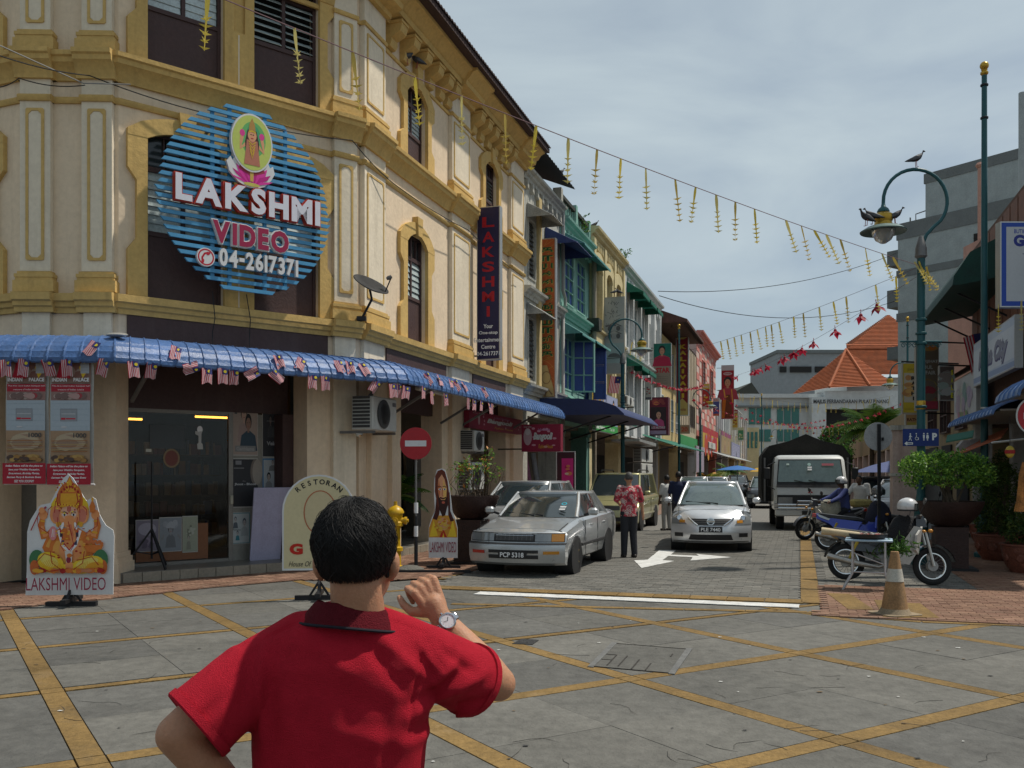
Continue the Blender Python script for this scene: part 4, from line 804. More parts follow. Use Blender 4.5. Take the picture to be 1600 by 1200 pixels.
t0,t1=FB.t(212,pd),FB.t(325,pd); MB(FB.M).box(t0,t1,pd-.004,pd-.0005,.24,.84).obj('lower_panel',mat('tan_board',(.20,.085,.04),.7),dg)
poster('purple grey film poster low in the shop door, leftmost of three',FB,212,248,812,862,pd+.01,q1); poster('grey poster of a bare chested figure, middle of three low in the shop door',FB,249,284,808,862,pd+.01,q2); poster('pale green poster with one face, right of three low in the shop door',FB,285,309,806,863,pd+.01,q3)
def stick(A): A.ell(.5,.86,.3,.14,WHT); A.poly([(.25,.1),(.85,.1),(.8,.3),(.65,.36),(.68,.7),(.78,.8),(.3,.78),(.0,.8),(.0,.68),(.35,.62),(.35,.36),(.2,.3)],(.42,.42,.4))
sx=FB.t(305,pd); a=Art(frame(FB.P(sx,pd,FB.z(305,706,pd)),FB.u,ZZ,FB.n)@Matrix.Diagonal((.16,.44,1,1))); stick(a); tag(a.obj('window_sticker',None),'white cut paper figure stuck on the glass shop door','sticker')
a=Art(frame(FB.P(FB.t(268,pd),pd,FB.z(268,716,pd)),FB.u,ZZ,FB.n)); a.ell(0,0,.14,.16,(.22,.16,.09)); a.ell(0,0,.11,.13,(.16,.05,.04)); a.rect(-.36,.16,.22,.55,(.075,.085,.09)); a.rect(-.42,.10,-.33,.15,(.5,.5,.42)); tag(a.obj('window_sticker',None),'grey and brown round sticker sheet in the middle of the glass door','sticker')
t0,t1=FB.t(394,-.5),FB.t(480,-.5)
MB(FB.M@T(0,0,.17)@T(t0,-.62,0)@RX(R(-8))).bbox(0,t1-t0,-.0,.03,0,1.28,.004).obj('lilac_board',mat('lilac_board',(.35,.34,.46),.6,var=.12,streak=.2),label='plain lilac board leaning against the poster wall',category='board')
# lit tubes inside the shop
m_lit=mat('lit_tube',(1,.42,.06),.5,var=0,em=6.0)
for i,(px0,px1,py) in enumerate(((243,343,642),(305,357,652),(330,357,636),(200,222,655))):
    o=-2.6; t0,t1=FB.t(px0,o),FB.t(px1,o); z=FB.z((px0+px1)/2,py,o)
    s=thing('tube_lamp',('longest glowing yellow tube lamp inside the shop','glowing yellow tube lamp inside the shop, at the door post','short glowing yellow tube lamp highest inside the shop','glowing yellow tube lamp inside the shop, at the left edge of the door')[i],'lamp',FB.P(t0,o,z),group='tube lamps in the shop')
    MB(FB.M).tube([(t0,o,z),(t1,o,z)],.018,8).obj('tube',m_lit,s); MB(FB.M).box(t0,t1,o-.03,o+.03,z+.022,z+.06).obj('batten',m_tubew,s)
# tripod in front of the door
c=FB.P(FB.t(237,-.45),-.45,.17); s=thing('tripod_stand','black tripod stand in front of the shop door','tripod',c); MB(T(*c)).tube([(0,0,.15),(0,0,1.7)],[.02,.012],6).obj('column',m_black,s)
for k in range(3):
    an=R(200+k*120); b=MB(T(*c)); b.bar((0,0,.62),(.42*cos(an),.42*sin(an),.01),.03); b.obj('leg',m_black,s); b=MB(T(*c)); b.bar((0,0,.22),(.25*cos(an),.25*sin(an),.27),.018); b.obj('brace',m_black,s)
# fire hydrant
c=G(618,889); m_hyd=mat('hydrant_yellow',(.50,.30,.01),.4,var=.15,sc_=8); s=thing('fire_hydrant','yellow fire hydrant behind the head of the man in red','hydrant',c)
MB(T(*c)).lathe([(.14,0),(.14,.05),(.10,.07),(.095,.30),(.13,.32),(.13,.38),(.09,.40),(.085,.70),(.10,.74),(.135,.76),(.135,.82),(.11,.84),(.12,.92),(.13,.94),(.13,.98)],n=20).obj('barrel',m_hyd,s)
MB(T(*c)).lathe([(.15,.98),(.15,1.01),(.12,1.06),(.07,1.10),(.03,1.12),(.03,1.19),(0,1.19)],n=20).obj('bonnet',m_hyd,s)
for k in range(3): an=R(-90+k*90); MB(T(*c)).lathe_ax([(.055,.0),(.055,.16),(.07,.16),(.07,.20),(.03,.2),(.03,.23)],(0,0,.85),(cos(an),sin(an),0),12).obj('outlet',m_hyd,s)
# no entry sign on a banded pole
c=G(650,893); s=thing('no_entry_sign','red no entry disc on a black and white pole beside the hydrant','road sign',c); zc=1.7+(HZ-693)/F*c.y
b=MB(T(*c)); b.tube([(0,0,0),(0,0,.95)],.032,10); b.obj('pole',m_black,s); MB(T(*c)).tube([(0,0,.94),(0,0,zc)],.018,8).obj('upper_pole',m_steel,s)
for z0 in (.60,1.0): MB(T(*c)).tube([(0,0,z0),(0,0,z0+.18)],.036,10).obj('white_band',m_wside,s)
M=T(c.x,c.y-.03,zc)@RZ(R(-6)); MB(M).lathe_ax([(.275,0),(.275,.012),(0,.012)],(0,0,0),(0,-1,0),36).obj('disc',mat('sign_red',(.36,.012,.02),.35,var=.12),s)
a=Art(M@T(0,-.013,0)@RX(R(90))); a.rect(-.185,-.05,.185,.05,(.62,.62,.63)); a.obj('white_bar',s)
b=MB(T(c.x-.1,c.y-.05,0)); b.lathe([(.26,0),(.24,.06),(.12,.11),(0,.12)],n=14); b.obj('footing',mat('lump_concrete',(.12,.115,.1),.9,bump=.8,bs=12),s)
b=MB(T(c.x,c.y-.28,0)); b.box(-.75,.95,-.05,.05,.0,.055); tag(b.obj('dark_kerb_rail',m_black),'low black bar lying on the bricks by the no entry pole','bar')
# air conditioners, bell, dish
m_ac=mat('ac_casing',(.46,.46,.43),.5,var=.1,streak=.35,dirt=(.2,.18,.14)); m_grill=mat('ac_grille',(.05,.05,.05),.5,var=.2)
def aircon(label,f,px0,px1,py0,py1,dep,o1):
    t0,t1=f.t(px0,o1),f.t(px1,o1); z1=f.z(px0,py0,o1); z0=f.z(px0,py1,o1); s=thing('air_conditioner',label,'air conditioner',f.P(t0,o1,z0),group='air conditioner units'); b=MB(f.M); b.bbox(t0,t1,o1-dep,o1,z0,z1,.02); b.obj('casing',m_ac,s)
    cx,cz=t0+(t1-t0)*.42,(z0+z1)/2; r=min((t1-t0)*.40,(z1-z0)*.42); a=Art(frame(f.P(0,o1,0),f.u,ZZ,f.n)); a.ell(cx,cz,r,r,BLK,n=28)
    for k in range(5): a.ell(cx+r*.45*cos(k*1.257),cz+r*.45*sin(k*1.257),r*.42,r*.2,(.07,.07,.07),k*72+30)
    a.ell(cx,cz,r*.22,r*.22,(.35,.35,.33)); a.rect(t1-.2,z1-.14,t1-.05,z1-.07,(.12,.12,.13)); a.obj('fan',s)
    b=MB(f.M)
    for k in range(1,5): b.lathe_ax([(r*k/4,0),(r*k/4+.008,.004),(r*k/4,.008)],(cx,o1+.012,cz),(0,1,0),28)
    b.obj('fan_guard',m_grill,s,kind='stuff')
    for k in range(9): zz=z0+.05+(z1-z0-.1)*k/8; MB(f.M).box(t0-.012,t0-.002,o1-dep+.03,o1-.06,zz,zz+(z1-z0)/14).obj('vent_slat',m_grill,s)
    b=MB(f.M); b.box(t0+.05,t0+.09,o1-dep-.25,o1,z0-.05,z0-.005); b.box(t1-.09,t1-.05,o1-dep-.25,o1,z0-.05,z0-.005); b.obj('bracket',m_steel,s,kind='stuff'); return s
aircon('large cream air conditioner hung on the pillar above the restaurant board',FC,583,620,618,672,.42,.55)
aircon('upper of two air conditioners hung below the red fascia sign',FC,742,757,672,705,.4,.45)
aircon('lower of two air conditioners, behind the shrub in the bowl planter',FC,736,757,722,766,.35,.40)
c=FC.P(FC.t(561,.15),.15,FC.z(561,676,.15)); MB().lathe_ax([(.075,0),(.075,.02),(.05,.05),(0,.055)],c,(0,-1,0),16).obj('alarm_bell',mat('chrome',(.6,.6,.58),.2,1,var=.1),label='small chrome alarm bell below the large air conditioner',category='bell')
p=FB.P(4.12,.22,4.42); s=thing('satellite_dish','dark grey satellite dish standing on the ledge at the corner','satellite dish',p)
e=W(578,448,p.y-.3); m_dish=mat('dish_grey',(.05,.052,.055),.5,var=.1); ax=V((.35,-.28,.62)).normalized()
b=MB(); b.lathe_ax([(.33,.06),(.25,.03),(.12,.007),(0,0),(.0,-.015),(.12,-.008),(.25,.015),(.335,.047),(.33,.06)],e,ax,28); b.obj('dish',m_dish,s)
MB().tube([p,p+V((.02,-.02,.05)),e+V((.03,.02,-.22)),e-ax*.02],.022,8).obj('mast',m_black,s); MB().box(p.x-.08,p.x+.08,p.y-.06,p.y+.06,p.z-.02,p.z+.06).obj('foot',m_black,s)
l=W(612,432,e.y); MB().tube([e-ax*.03,e+V((.16,0,-.1)),e+V((.26,-.02,-.12)),l],.013,6).obj('arm',m_black,s); b=MB(); b.lathe_ax([(.03,0),(.04,.06),(.025,.1)],l,(e-l).normalized(),10); b.obj('feed_horn',m_steel,s)
# red fascia boards of the next shop
m_fas=mat('crimson_board',(.20,.012,.035),.5,var=.1)
t0,t1=FC.t(733,.25),FC.t(815,.25); z1,z0=FC.z(745,643,.25),FC.z(733,668,.25)
s=thing('fascia_sign','long crimson fascia sign under the blue awning, parallel to the street','sign',FC.P(t0,.25,z0)); MB(FC.M).box(t0,t1,.12,.25,z0,z1).obj('sign_box',m_fas,s)
def redprint(A,w,h,script):
    A.rect(.02,.02,w-.02,h-.02,(.20,.012,.035)); A.blots(.1,.05,w-.1,h-.05,[(.42,.2,.25)],10,.12,3); A.text(script,w*.55,h*.36,h*.34,(.42,.44,.42),w=w*.5,bold=.05,shear=.3); A.text('Indian Fashion',w*.58,h*.76,h*.10,(.3,.16,.3),w=w*.3); A.text('Fashion House',w*.62,h*.12,h*.14,(.5,.28,.02),w=w*.36,shear=.2); A.ell(w*.16,h*.55,h*.16,h*.32,(.36,.24,.26)); A.ell(w*.16,h*.72,h*.1,h*.12,(.42,.36,.36)); A.text('Exotic Fashion',w*.16,h*.88,h*.07,(.4,.36,.36),w=w*.2)
A=Art(frame(FC.P(t0,.25,z0),FC.u,ZZ,FC.n)); redprint(A,t1-t0,z1-z0,'Bangooli'); A.obj('print',s)
s,a,o0,o1,z0,z1=blade('blade_sign','wide crimson box sign with white script below the end of the blue awning',FC,8.0,815,876,664,706,th=.25,mbox=m_fas,arms=(.1,),reach=.0)
a.mb.M=a.mb.M@T(o0,z0,0); redprint(a,o1-o0,z1-z0,'Bangooli'); a.obj('print',s)
# tailor's dummy, leaning fabric rolls, banner stand under the fascia
c=FC.P(FC.t(772,-.9),-.9,.02); s=thing('dress_dummy','headless shop dummy in a dark gold trimmed dress below the fascia sign','mannequin',c); b=MB(T(*c)); b.lathe([(.30,.05),(.26,.4),(.20,.8),(.15,.98),(.14,1.05),(.19,1.22),(.20,1.36),(.13,1.44),(.06,1.47)],n=16); b.obj('dress',mat('dark_dress',(.03,.018,.015),.6,var=.4,sc_=12),s); b=MB(T(*c)); b.lathe([(.05,1.46),(.045,1.56),(.05,1.58),(0,1.6)],n=12); b.obj('neck',m_board,s)
for sg in(-1,1): MB(T(*c)).tube([(sg*.19,0,1.38),(sg*.27,-.02,1.15),(sg*.2,-.12,.95)],[.05,.04,.03],8).obj('arm',m_board,s)
a=Art(T(c.x,c.y-.21,c.z)@RX(R(90))); a.blots(-.15,1.05,.15,1.4,[(.35,.22,.05),(.25,.12,.03)],14,.1,2); a.obj('trim',s); MB(T(*c)).tube([(0,0,0),(0,0,.1)],.15,12).obj('base',m_black,s)
for i,(px,cl,lb) in enumerate(((822,(.32,.12,.2),'pink roll of cloth leaning in the arcade'),(835,(.36,.36,.38),'grey white roll of cloth leaning in the arcade'))):
    p=FC.P(FC.t(px,-.6),-.6,.02); tag(MB().tube([p+V((.3,0,0)),p+V((-.05,.1,2.3))],.09,10).obj('cloth_roll',mat('cloth_roll_%d'%i,cl,.8,var=.25,sc_=10)),lb,'cloth roll')
s=thing('banner_stand','narrow pink roll-up banner stand beyond the crimson box sign','banner stand',FC.P(10.9,.3,0)); t0,t1=FC.t(876,.5),FC.t(889,.5)
M=frame(FC.P(10.6,fo(FC,884,10.6),0),FC.n,FC.u,ZZ); MB(M).box(-.28,.28,0,.02,.1,2.3).obj('sheet',m_board,s); MB(M).box(-.3,.3,-.08,.08,0,.1).obj('base',m_steel,s); a=Art(frame(FC.P(10.6,fo(FC,884,10.6),0),FC.n,ZZ,FC.u*-1)); a.rect(-.26,.12,.26,2.28,(.06,.02,.03)); a.rect(-.12,.3,.22,2.1,(.55,.03,.2)); a.blots(-.1,.4,.2,2.0,[(.6,.2,.1),(.4,.02,.1),(.62,.5,.4)],20,.2,4); a.obj('print',s)
# small flags along the awning edge
m_fr=mat('flag_red',(.42,.03,.05),.7,var=.1,translu=.3); m_fw=mat('flag_white',(.60,.50,.52),.7,var=.08,translu=.3); m_fb=mat('flag_blue',(.03,.035,.14),.7,var=.1); m_fy=mat('flag_yellow',(.5,.4,.02),.7,var=.1)
def flagmesh(seed,w=.155,h=.235):
    r=random.Random(seed); a1,a2=r.uniform(.01,.03),r.uniform(0,6); mb=MB(); n=14; cols=5
    def P(i,j): x=w*(i/n-.5); z=-h*j/cols; return (x,a1*sin(i*.45+a2+j*.5),z+.01*sin(i*.5+a2))
    for i in range(n):
        for j in range(cols):
            blue=(i>=7 and j<2); mb.cur=2 if blue else (0 if i%2==0 else 1)
            mb.add([P(i,j),P(i+1,j),P(i+1,j+1),P(i,j+1)],[(0,3,2,1)])
    mb.cur=3; p=P(10.5,1); mb.add([(p[0]+.024*cos(k*.785),p[1]-.004,p[2]+.024*sin(k*.785)) for k in range(8)],[tuple(range(8))]); mb.add([(p[0]+.024*cos(k*.785),p[1]+.004,p[2]+.024*sin(k*.785)) for k in range(8)],[tuple(range(8))])
    o=mb.obj('tmp',[m_fr,m_fw,m_fb,m_fy],None,ang=None); me=o.data; bpy.data.objects.remove(o); return me
fm=[flagmesh(i) for i in range(5)]
flist=[(10,562,0),(38,560,8),(73,560,-6),(104,560,0),(136,540,150),(165,560,20),(207,563,-6),(238,565,2),(270,545,170),(310,560,70),(322,575,0),(347,575,-4),(365,577,-8),(404,560,60),(424,563,-50),(439,565,165),(464,562,150),(488,585,0),(507,587,-4),(533,575,140),(548,574,130),(574,580,165),(591,594,30),(613,600,0),(622,600,-6),(634,603,8),(661,603,0),(672,603,160),(686,606,140),(676,612,0),(695,615,-5),(704,612,150),(716,615,130),(727,617,140),(733,622,-4),(740,624,6),(752,626,10),(759,622,150),(764,630,0),(770,631,-4)]
def awn_at(px,o):
    for k,f in ((1,FA),(2,FB),(3,FC),(0,FL)):
        q=oat(round(o,5)); a,b=q[k],q[k+1]; k_=(px-800)/F; d=b-a; den=d.x-k_*d.y
        if abs(den)<1e-6: continue
        u=(k_*a.y-a.x)/den
        if -.001<=u<=1.001: return a+d*u,f
    return None,None
for i,(px,py,tl) in enumerate(flist):
    up=abs(tl)>90; p,f=awn_at(px,1.12 if up else 1.16)
    if p is None: continue
    z=CH+(HZ-py)/F*p.y; z=min(z,3.27) if not up else z
    M=frame((p.x,p.y,z),f.u,f.n*-1,ZZ)@RX(R(rnd.uniform(-12,12)))@RY(R(tl if not up else rnd.uniform(-30,30)))
    if up: M=frame((p.x,p.y,3.30),f.u,f.n*-1,ZZ)@RX(R(-28))@RY(R(rnd.uniform(-35,35)))@T(0,-.06,.25)
    o=bpy.data.objects.new('paper_flag',fm[i%5]); COL.objects.link(o); o.matrix_local=M
    tag(o,'%s flag from the left along the blue awning edge, %s'%(nth(i),'blown up onto the roof' if up else ('hanging askew' if abs(tl)>15 else 'hanging straight')),'flag','small striped paper flags along the blue awning')
# wires across the front
def wire(pts,r=.008,name='cable',lb=None,sag=.0,m=None):
    q=[]; 
    for a,b in zip(pts,pts[1:]):
        a=V(a);b=V(b)
        for k in range(9): t=k/8; q.append(a+(b-a)*t-ZZ*(sag*4*t*(1-t)))
    return tag(MB().tube(q,r,5).obj(name,m or m_wire),lb,'cable')
wire([W(-20,62,12.6),W(130,130,13.95-.25),FB.P(.1,.24,FB.z(190,128,.24))],.010,lb='pale bundle of cables running down to the corner pilaster',m=mat('grey_cable',(.25,.24,.22),.6,var=0))
wire([W(-20,80,12.5),W(140,118,13.7),FB.P(1.6,.26,FB.z(330,178,.26)),FB.P(3.9,.26,FB.z(535,215,.26)),FC.P(1.0,.3,FC.z(598,275,.3)),FC.P(5.0,.3,FC.z(712,345,.3)),FC.P(9.5,.25,FC.z(806,425,.25))],.009,lb='thin black cable strung along the cornice of the cream building',sag=.05)
wire([W(-20,135,12.9),W(30,122,13.6),W(133,133,13.8)],.008,lb='short black cable hooked on the corner pilaster',sag=.06)
# ---------------------------------------------------------------- the row of shophouses down the left side
W0=25.905
FS=Facet(xy(S(-7.6,W0)),xy(S(-7.6,160)))
def fz(px,py,o=0): return FS.z(px,py,o)
def ft(px,o=0): return FS.t(px,o)
def plaster(n,c,st=.3,d=(.12,.11,.09)): return mat(n,c,.85,var=.14,sc_=1.4,bump=.3,bs=9,spec=.2,streak=st,dirt=d)
m_grime=plaster('grimy_white_plaster',(.42,.41,.36),.85,(.05,.05,.045)); m_green=plaster('seafoam_plaster',(.22,.40,.34),.35); m_grnd=plaster('dark_seafoam',(.13,.27,.23),.3); m_crm2=plaster('primrose_plaster',(.55,.47,.27),.25,(.2,.16,.09)); m_wht=plaster('white_plaster',(.55,.56,.55),.3,(.2,.2,.19)); m_ylw=plaster('straw_plaster',(.52,.40,.20),.3); m_beige=plaster('beige_panel',(.44,.37,.27),.3); m_pink=plaster('pink_plaster',(.52,.20,.17),.25); m_pkw=plaster('pale_pink',(.55,.42,.37),.2)
m_shut=mat('dark_shutter',(.045,.045,.04),.6,var=.3); m_blus=mat('blue_shutter',(.02,.055,.22),.45,var=.2,sc_=3); m_zinc=mat('zinc_sheet',(.30,.31,.30),.5,.3,var=.35,sc_=4,streak=.5); m_navy=mat('navy_canvas',(.018,.03,.10),.6,var=.2); m_teal=mat('teal_sheet',(.09,.26,.24),.5,var=.25); m_gcan=mat('green_canvas',(.01,.12,.08),.7,var=.2); m_pole=mat('lamp_green',(.012,.075,.085),.4,var=.15,sc_=6); m_gold=mat('gold_paint',(.45,.28,.04),.3,.6,var=.15,sc_=9); m_tile=mat('brown_roof_tile',(.10,.045,.035),.85,var=.4,sc_=5,bump=.5); m_moss=mat('mossy_black',(.04,.042,.035),.9,var=.5,sc_=6)
def corrug(mb,f,t0,t1,o0,z0,o1,z1,st=.07,amp=.015,sag=0):        # corrugated or scalloped sheet sloping out from a wall
    n=max(4,int((t1-t0)/st)); rows=[]
    for q in range(5):
        u=q/4; o=o0+(o1-o0)*u; z=z0+(z1-z0)*(u**1.6 if sag else u); rows.append([(t0+(t1-t0)*i/n,o,z+(amp if i%2 else -amp)) for i in range(n+1)])
    M0=mb.M; mb.M=f.M; mb.loft(rows,closed=False); mb.loft([[(x,y,z-.015) for x,y,z in r] for r in rows],closed=False); mb.M=M0; return mb
def awning(b,f,t0,t1,zt,h,dep,m,val=0,name='window_awning'):
    mb=MB(f.M); corrug(mb,f,t0,t1,.02,zt,dep,zt-h); 
    if val: 
        n=int((t1-t0)/.12)+1
        for i in range(n): a=t0+(t1-t0)*i/n; c=t0+(t1-t0)*(i+1)/n; mb.prism([(a,zt-h),(c,zt-h),(c,zt-h-val*.6),((a+c)/2,zt-h-val),(a,zt-h-val*.6)],dep-.02,dep)
    for t in (t0,t1): mb.add([(t,.02,zt),(t,dep,zt-h),(t,.02,zt-h)],[(0,1,2)])
    return mb.obj(name,m,b)
def pane_window(b,f,t0,t1,z0,z1,frame_m,pane_m,nx=2,ny=2,out=0,arch=0,name='window'):
    mb=MB(f.M); d=.05
    mb.ringframe([(t0,z0),(t1,z0),(t1,z1),(t0,z1)],[(t0+d,z0+d),(t1-d,z0+d),(t1-d,z1-d),(t0+d,z1-d)],out-.1,out+.02)
    for i in range(1,nx): t=t0+(t1-t0)*i/nx; mb.box(t-.02,t+.02,out-.09,out+.012,z0+d,z1-d)
    for i in range(1,ny): z=z0+(z1-z0)*i/ny; mb.box(t0+d,t1-d,out-.088,out+.008,z-.02,z+.02)
    w=mb.obj(name,frame_m,b)
    for i in range(nx):
        for j in range(ny):
            MB(f.M).box(t0+(t1-t0)*i/nx+.03,t0+(t1-t0)*(i+1)/nx-.03,out-.07,out-.05,z0+(z1-z0)*j/ny+.03,z0+(z1-z0)*(j+1)/ny-.03).obj('pane',pane_m,w)
    return w
def shutter(b,f,t0,t1,z0,z1,fm,sm,n=9,out=0):
    mb=MB(f.M); d=.06; mb.ringframe([(t0,z0),(t1,z0),(t1,z1),(t0,z1)],[(t0+d,z0+d),(t1-d,z0+d),(t1-d,z1-d),(t0+d,z1-d)],out-.1,out+.03); mb.box(t0,t1,out-.14,out-.1,z0,z1); w=mb.obj('window',fm,b)
    for k in range(n): z=z0+d+(z1-z0-2*d)*(k+.5)/n; h=(z1-z0)/n*.42; MB(f.M).add([(t0+d,out-.08,z+h),(t1-d,out-.08,z+h),(t1-d,out-.03,z-h),(t0+d,out-.03,z-h),(t0+d,out-.1,z+h),(t1-d,out-.1,z+h),(t1-d,out-.05,z-h),(t0+d,out-.05,z-h)],[(0,1,2,3),(7,6,5,4),(3,2,6,7),(0,4,5,1)]).obj('slat',sm,w)
    return w
def house(name,label,t0,t1,H,wm,tm,holes,g0=3.35,roof=True,depth=12,pw=.55,f=None,gm=None,roofm=None,rooft='pitch'):
    f=f or FS; b=thing(name,label,'building',f.P(t0,0,0)); mb=MB(f.M); wallgrid(mb,t0,t1,g0,H,holes); mb.obj('wall',wm,b)
    mb=MB(f.M); mb.box(t0,t0+.3,-depth,-.301,g0,H); mb.box(t1-.3,t1,-depth,-.301,g0,H); mb.obj('party_wall',wm,b)
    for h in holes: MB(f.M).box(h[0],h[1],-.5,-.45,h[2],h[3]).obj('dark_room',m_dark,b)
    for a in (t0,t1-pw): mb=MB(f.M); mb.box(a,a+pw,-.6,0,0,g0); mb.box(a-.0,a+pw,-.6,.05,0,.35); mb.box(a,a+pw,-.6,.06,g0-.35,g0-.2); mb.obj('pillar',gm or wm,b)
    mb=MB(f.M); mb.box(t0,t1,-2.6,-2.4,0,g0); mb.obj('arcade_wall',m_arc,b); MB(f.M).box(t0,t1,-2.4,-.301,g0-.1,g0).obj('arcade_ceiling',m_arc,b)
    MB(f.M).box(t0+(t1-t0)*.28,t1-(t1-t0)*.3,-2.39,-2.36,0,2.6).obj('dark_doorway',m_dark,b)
    if roof:
        mb=MB(f.M); mb.loft([[(t,.05,H),(t,-depth/2,H+2.2),(t,-depth,H)] for t in (t0,t1)]); mb.obj('roof',roofm or m_tile,b)
    return b
def cornice_(b,f,t0,t1,z,m,s=1.0,nbr=0):
    mb=MB(f.M); pr=[(.0,z-.35*s),(.06,z-.35*s),(.08,z-.25*s),(.18*s,z-.2*s),(.2*s,z-.12*s),(.32*s,z-.08*s),(.34*s,z),(0,z+.03)]; mb.loft([[(t,o+.002,q) for o,q in pr] for t in (t0,t1)]); mb.obj('cornice',m,b)
    for k in range(nbr):
        t=t0+(t1-t0)*(k+.5)/nbr; MB(f.M).prism([(t-.08,z-.36*s),(t+.08,z-.36*s),(t+.08,z-.7*s),(t-.08,z-.62*s)],.003,.14*s).obj('bracket',m,b)
# 1 weathered grey house
T1=ft(875); b=house('weathered_shophouse','narrow grime streaked shophouse with zinc window awnings, beside the cream corner building',-.46,T1,10.5,m_grime,m_grime,[(.12,.95,7.4,9.2),(2.2,3.3,7.4,9.4),(.12,.95,4.35,6.3),(2.2,3.3,4.35,6.3)],roof=False)
for z,n in ((10.45,8),(7.05,0),(4.25,0)): cornice_(b,FS,-.44,T1,z,m_grime,.8,n)
for t0,t1,z0,z1 in ((.12,.95,7.4,9.2),(2.2,3.3,7.4,9.4),(.12,.95,4.35,6.3),(2.2,3.3,4.35,6.3)): shutter(b,FS,t0,t1,z0,z1,m_grime,m_shut,12)
awning(b,FS,.0,1.3,9.55,.42,.8,m_zinc); awning(b,FS,.0,1.2,6.65,.35,.6,m_zinc); MB(FS.M).box(1.05,1.35,.0,.10,4.3,10.0).obj('pilaster',m_ylw,b)
mb=MB(); corrug(mb,FS,-.2,T1-.1,-2.6,12.3,.55,11.0,.12,.02); mb.obj('roof_sheet',mat('black_roof_sheet',(.025,.025,.027),.8,var=.3),b)
awning(b,FS,2.0,T1+.2,9.35,.55,1.05,mat('navy_window_awning',(.025,.045,.15),.5,var=.25,streak=.3))
mb=MB(FS.M); mb.tube([(T1-.05,.12,10.4),(T1-.05,.12,7.7),(T1+.25,.12,7.5),(T1+.25,.12,7.1),(T1-.05,.12,6.9),(T1-.05,.12,.2)],.06,8); mb.obj('drain_pipe',mat('drain_grey',(.33,.33,.31),.6,streak=.4),b)
# orange blade sign with letters stacked down it
s,a,o0,o1,z0,z1=blade('blade_sign','tall orange crackle patterned blade sign with dark green letters stacked down it',FS,1.55,842,868,373,622,th=.22,reach=-.0)
cx=(o0+o1)/2; ww=o1-o0; H_=z1-z0; a.rect(o0+.03,z0+.03,o1-.03,z1-.03,(.42,.10,.03)); r_=random.Random(5)
for i in range(26):
    y=z0+.1+(H_-.2)*i/26; x=o0+.05; p=[(x,y)]
    while x<o1-.12: x+=r_.uniform(.08,.22); y+=r_.uniform(-.16,.16); p.append((min(x,o1-.04),min(max(y,z0+.05),z1-.05)))
    a.line(p,.014,(.48,.22,.06))
    if i%2: a.line([(r_.uniform(o0+.05,o1-.05),y),(r_.uniform(o0+.05,o1-.05),min(y+.35,z1-.05))],.014,(.48,.22,.06))
for i,c in enumerate(['க','ா','ய','த்','தி','ரி','த','ங்','க','ம','ா','ளி','ை','க']): a.text(c,cx+.015,z1-.47-i*.245,.18,(.5,.42,.1),bold=.03,w=.36); a.text(c,cx,z1-.46-i*.245,.18,(.012,.09,.035),bold=.03,w=.36)
a.poly([(o0+.04,z0+.04),(o1-.04,z0+.04),(o1-.06,z0+.3),(o1-.2,z0+.8),(cx,z0+1.0),(o0+.12,z0+1.0),(o0+.05,z0+.6)],(.46,.33,.14)); a.ring(cx-.02,z0+.62,.15,.2,.03,(.25,.15,.07)); a.line([(o0+.2,z0+.05),(cx,z0+.3),(o1-.1,z0+.1)],.05,(.2,.12,.06)); a.text('1, 2, & 3 GOLD',cx,z0+1.15,.07,(.2,.2,.03),w=ww*.7); a.obj('print',s)
# 2 sea green house
T2=ft(921); b=house('sea_green_shophouse','sea green shophouse with blue shutters, teal window awnings and a mossy parapet',T1,T2,10.3,m_green,m_grnd,[(T1+.6,T1+1.9,7.45,9.3),(T1+2.4,T1+3.7,7.45,9.3),(T1+.5,T1+1.8,4.5,6.3),(T1+2.3,T1+3.8,4.5,6.3)],gm=m_grnd)
cornice_(b,FS,T1,T2,10.2,m_green,.9,9); cornice_(b,FS,T1,T2,7.2,m_green,.8)
for k in range(14): t=T1+.2+(T2-T1-.4)*k/13; MB(FS.M).tube([(t,-.1,10.28),(t,-.1,10.9)],[.05,.04],6).obj('baluster',m_green,b)
for t in (T1+.1,(T1+T2)/2,T2-.1): MB(FS.M).box(t-.12,t+.12,-.24,.05,10.2,11.15).obj('parapet_post',m_grime if t<T1+1 else m_green,b)
MB(FS.M).box(T1,T2,-.22,.02,10.9,11.02).obj('parapet_rail',m_moss,b)
for t0,t1 in ((T1+.6,T1+1.9),(T1+2.4,T1+3.7)): pane_window(b,FS,t0,t1,7.45,9.3,m_green,m_blus,2,4)
awning(b,FS,T1+.2,T1+2.1,9.75,.45,.8,m_teal,.08); awning(b,FS,T1+2.2,T2+.1,9.75,.45,.8,m_teal,.08)
for t0,t1 in ((T1+.5,T1+1.8),(T1+2.3,T1+3.8)): pane_window(b,FS,t0,t1,4.5,6.3,m_green,m_blus,2,3)
M=frame(FS.P(T1+1.8,.02,0),(FS.n*.9+FS.u*.3).normalized(),FS.u,ZZ)
class FF: pass
ff=FF(); ff.M=M; pane_window(b,ff,0,.75,4.5,6.3,m_green,m_blus,2,3,.05,name='open_shutter')
ff=FF(); ff.M=frame(FS.P(T1+3.8,.02,0),(FS.n*.9+FS.u*.3).normalized(),FS.u,ZZ); pane_window(b,ff,0,.75,4.4,6.3,m_blus,m_blus,1,3,.05,name='open_shutter')
awning(b,FS,T1+.1,T1+2.1,6.75,.45,.75,m_teal,.08); awning(b,FS,T1+2.15,T2+.1,6.75,.45,.8,m_teal,.08); awning(b,FS,T1+.3,T1+2.0,4.35,.3,.5,m_grnd)
b.pop('x',None)
s=thing('street_awning','wide navy metal canopy over the pavement in front of the sea green house','awning',FS.P(1.2,0,3.5)); mb=MB(FS.M)
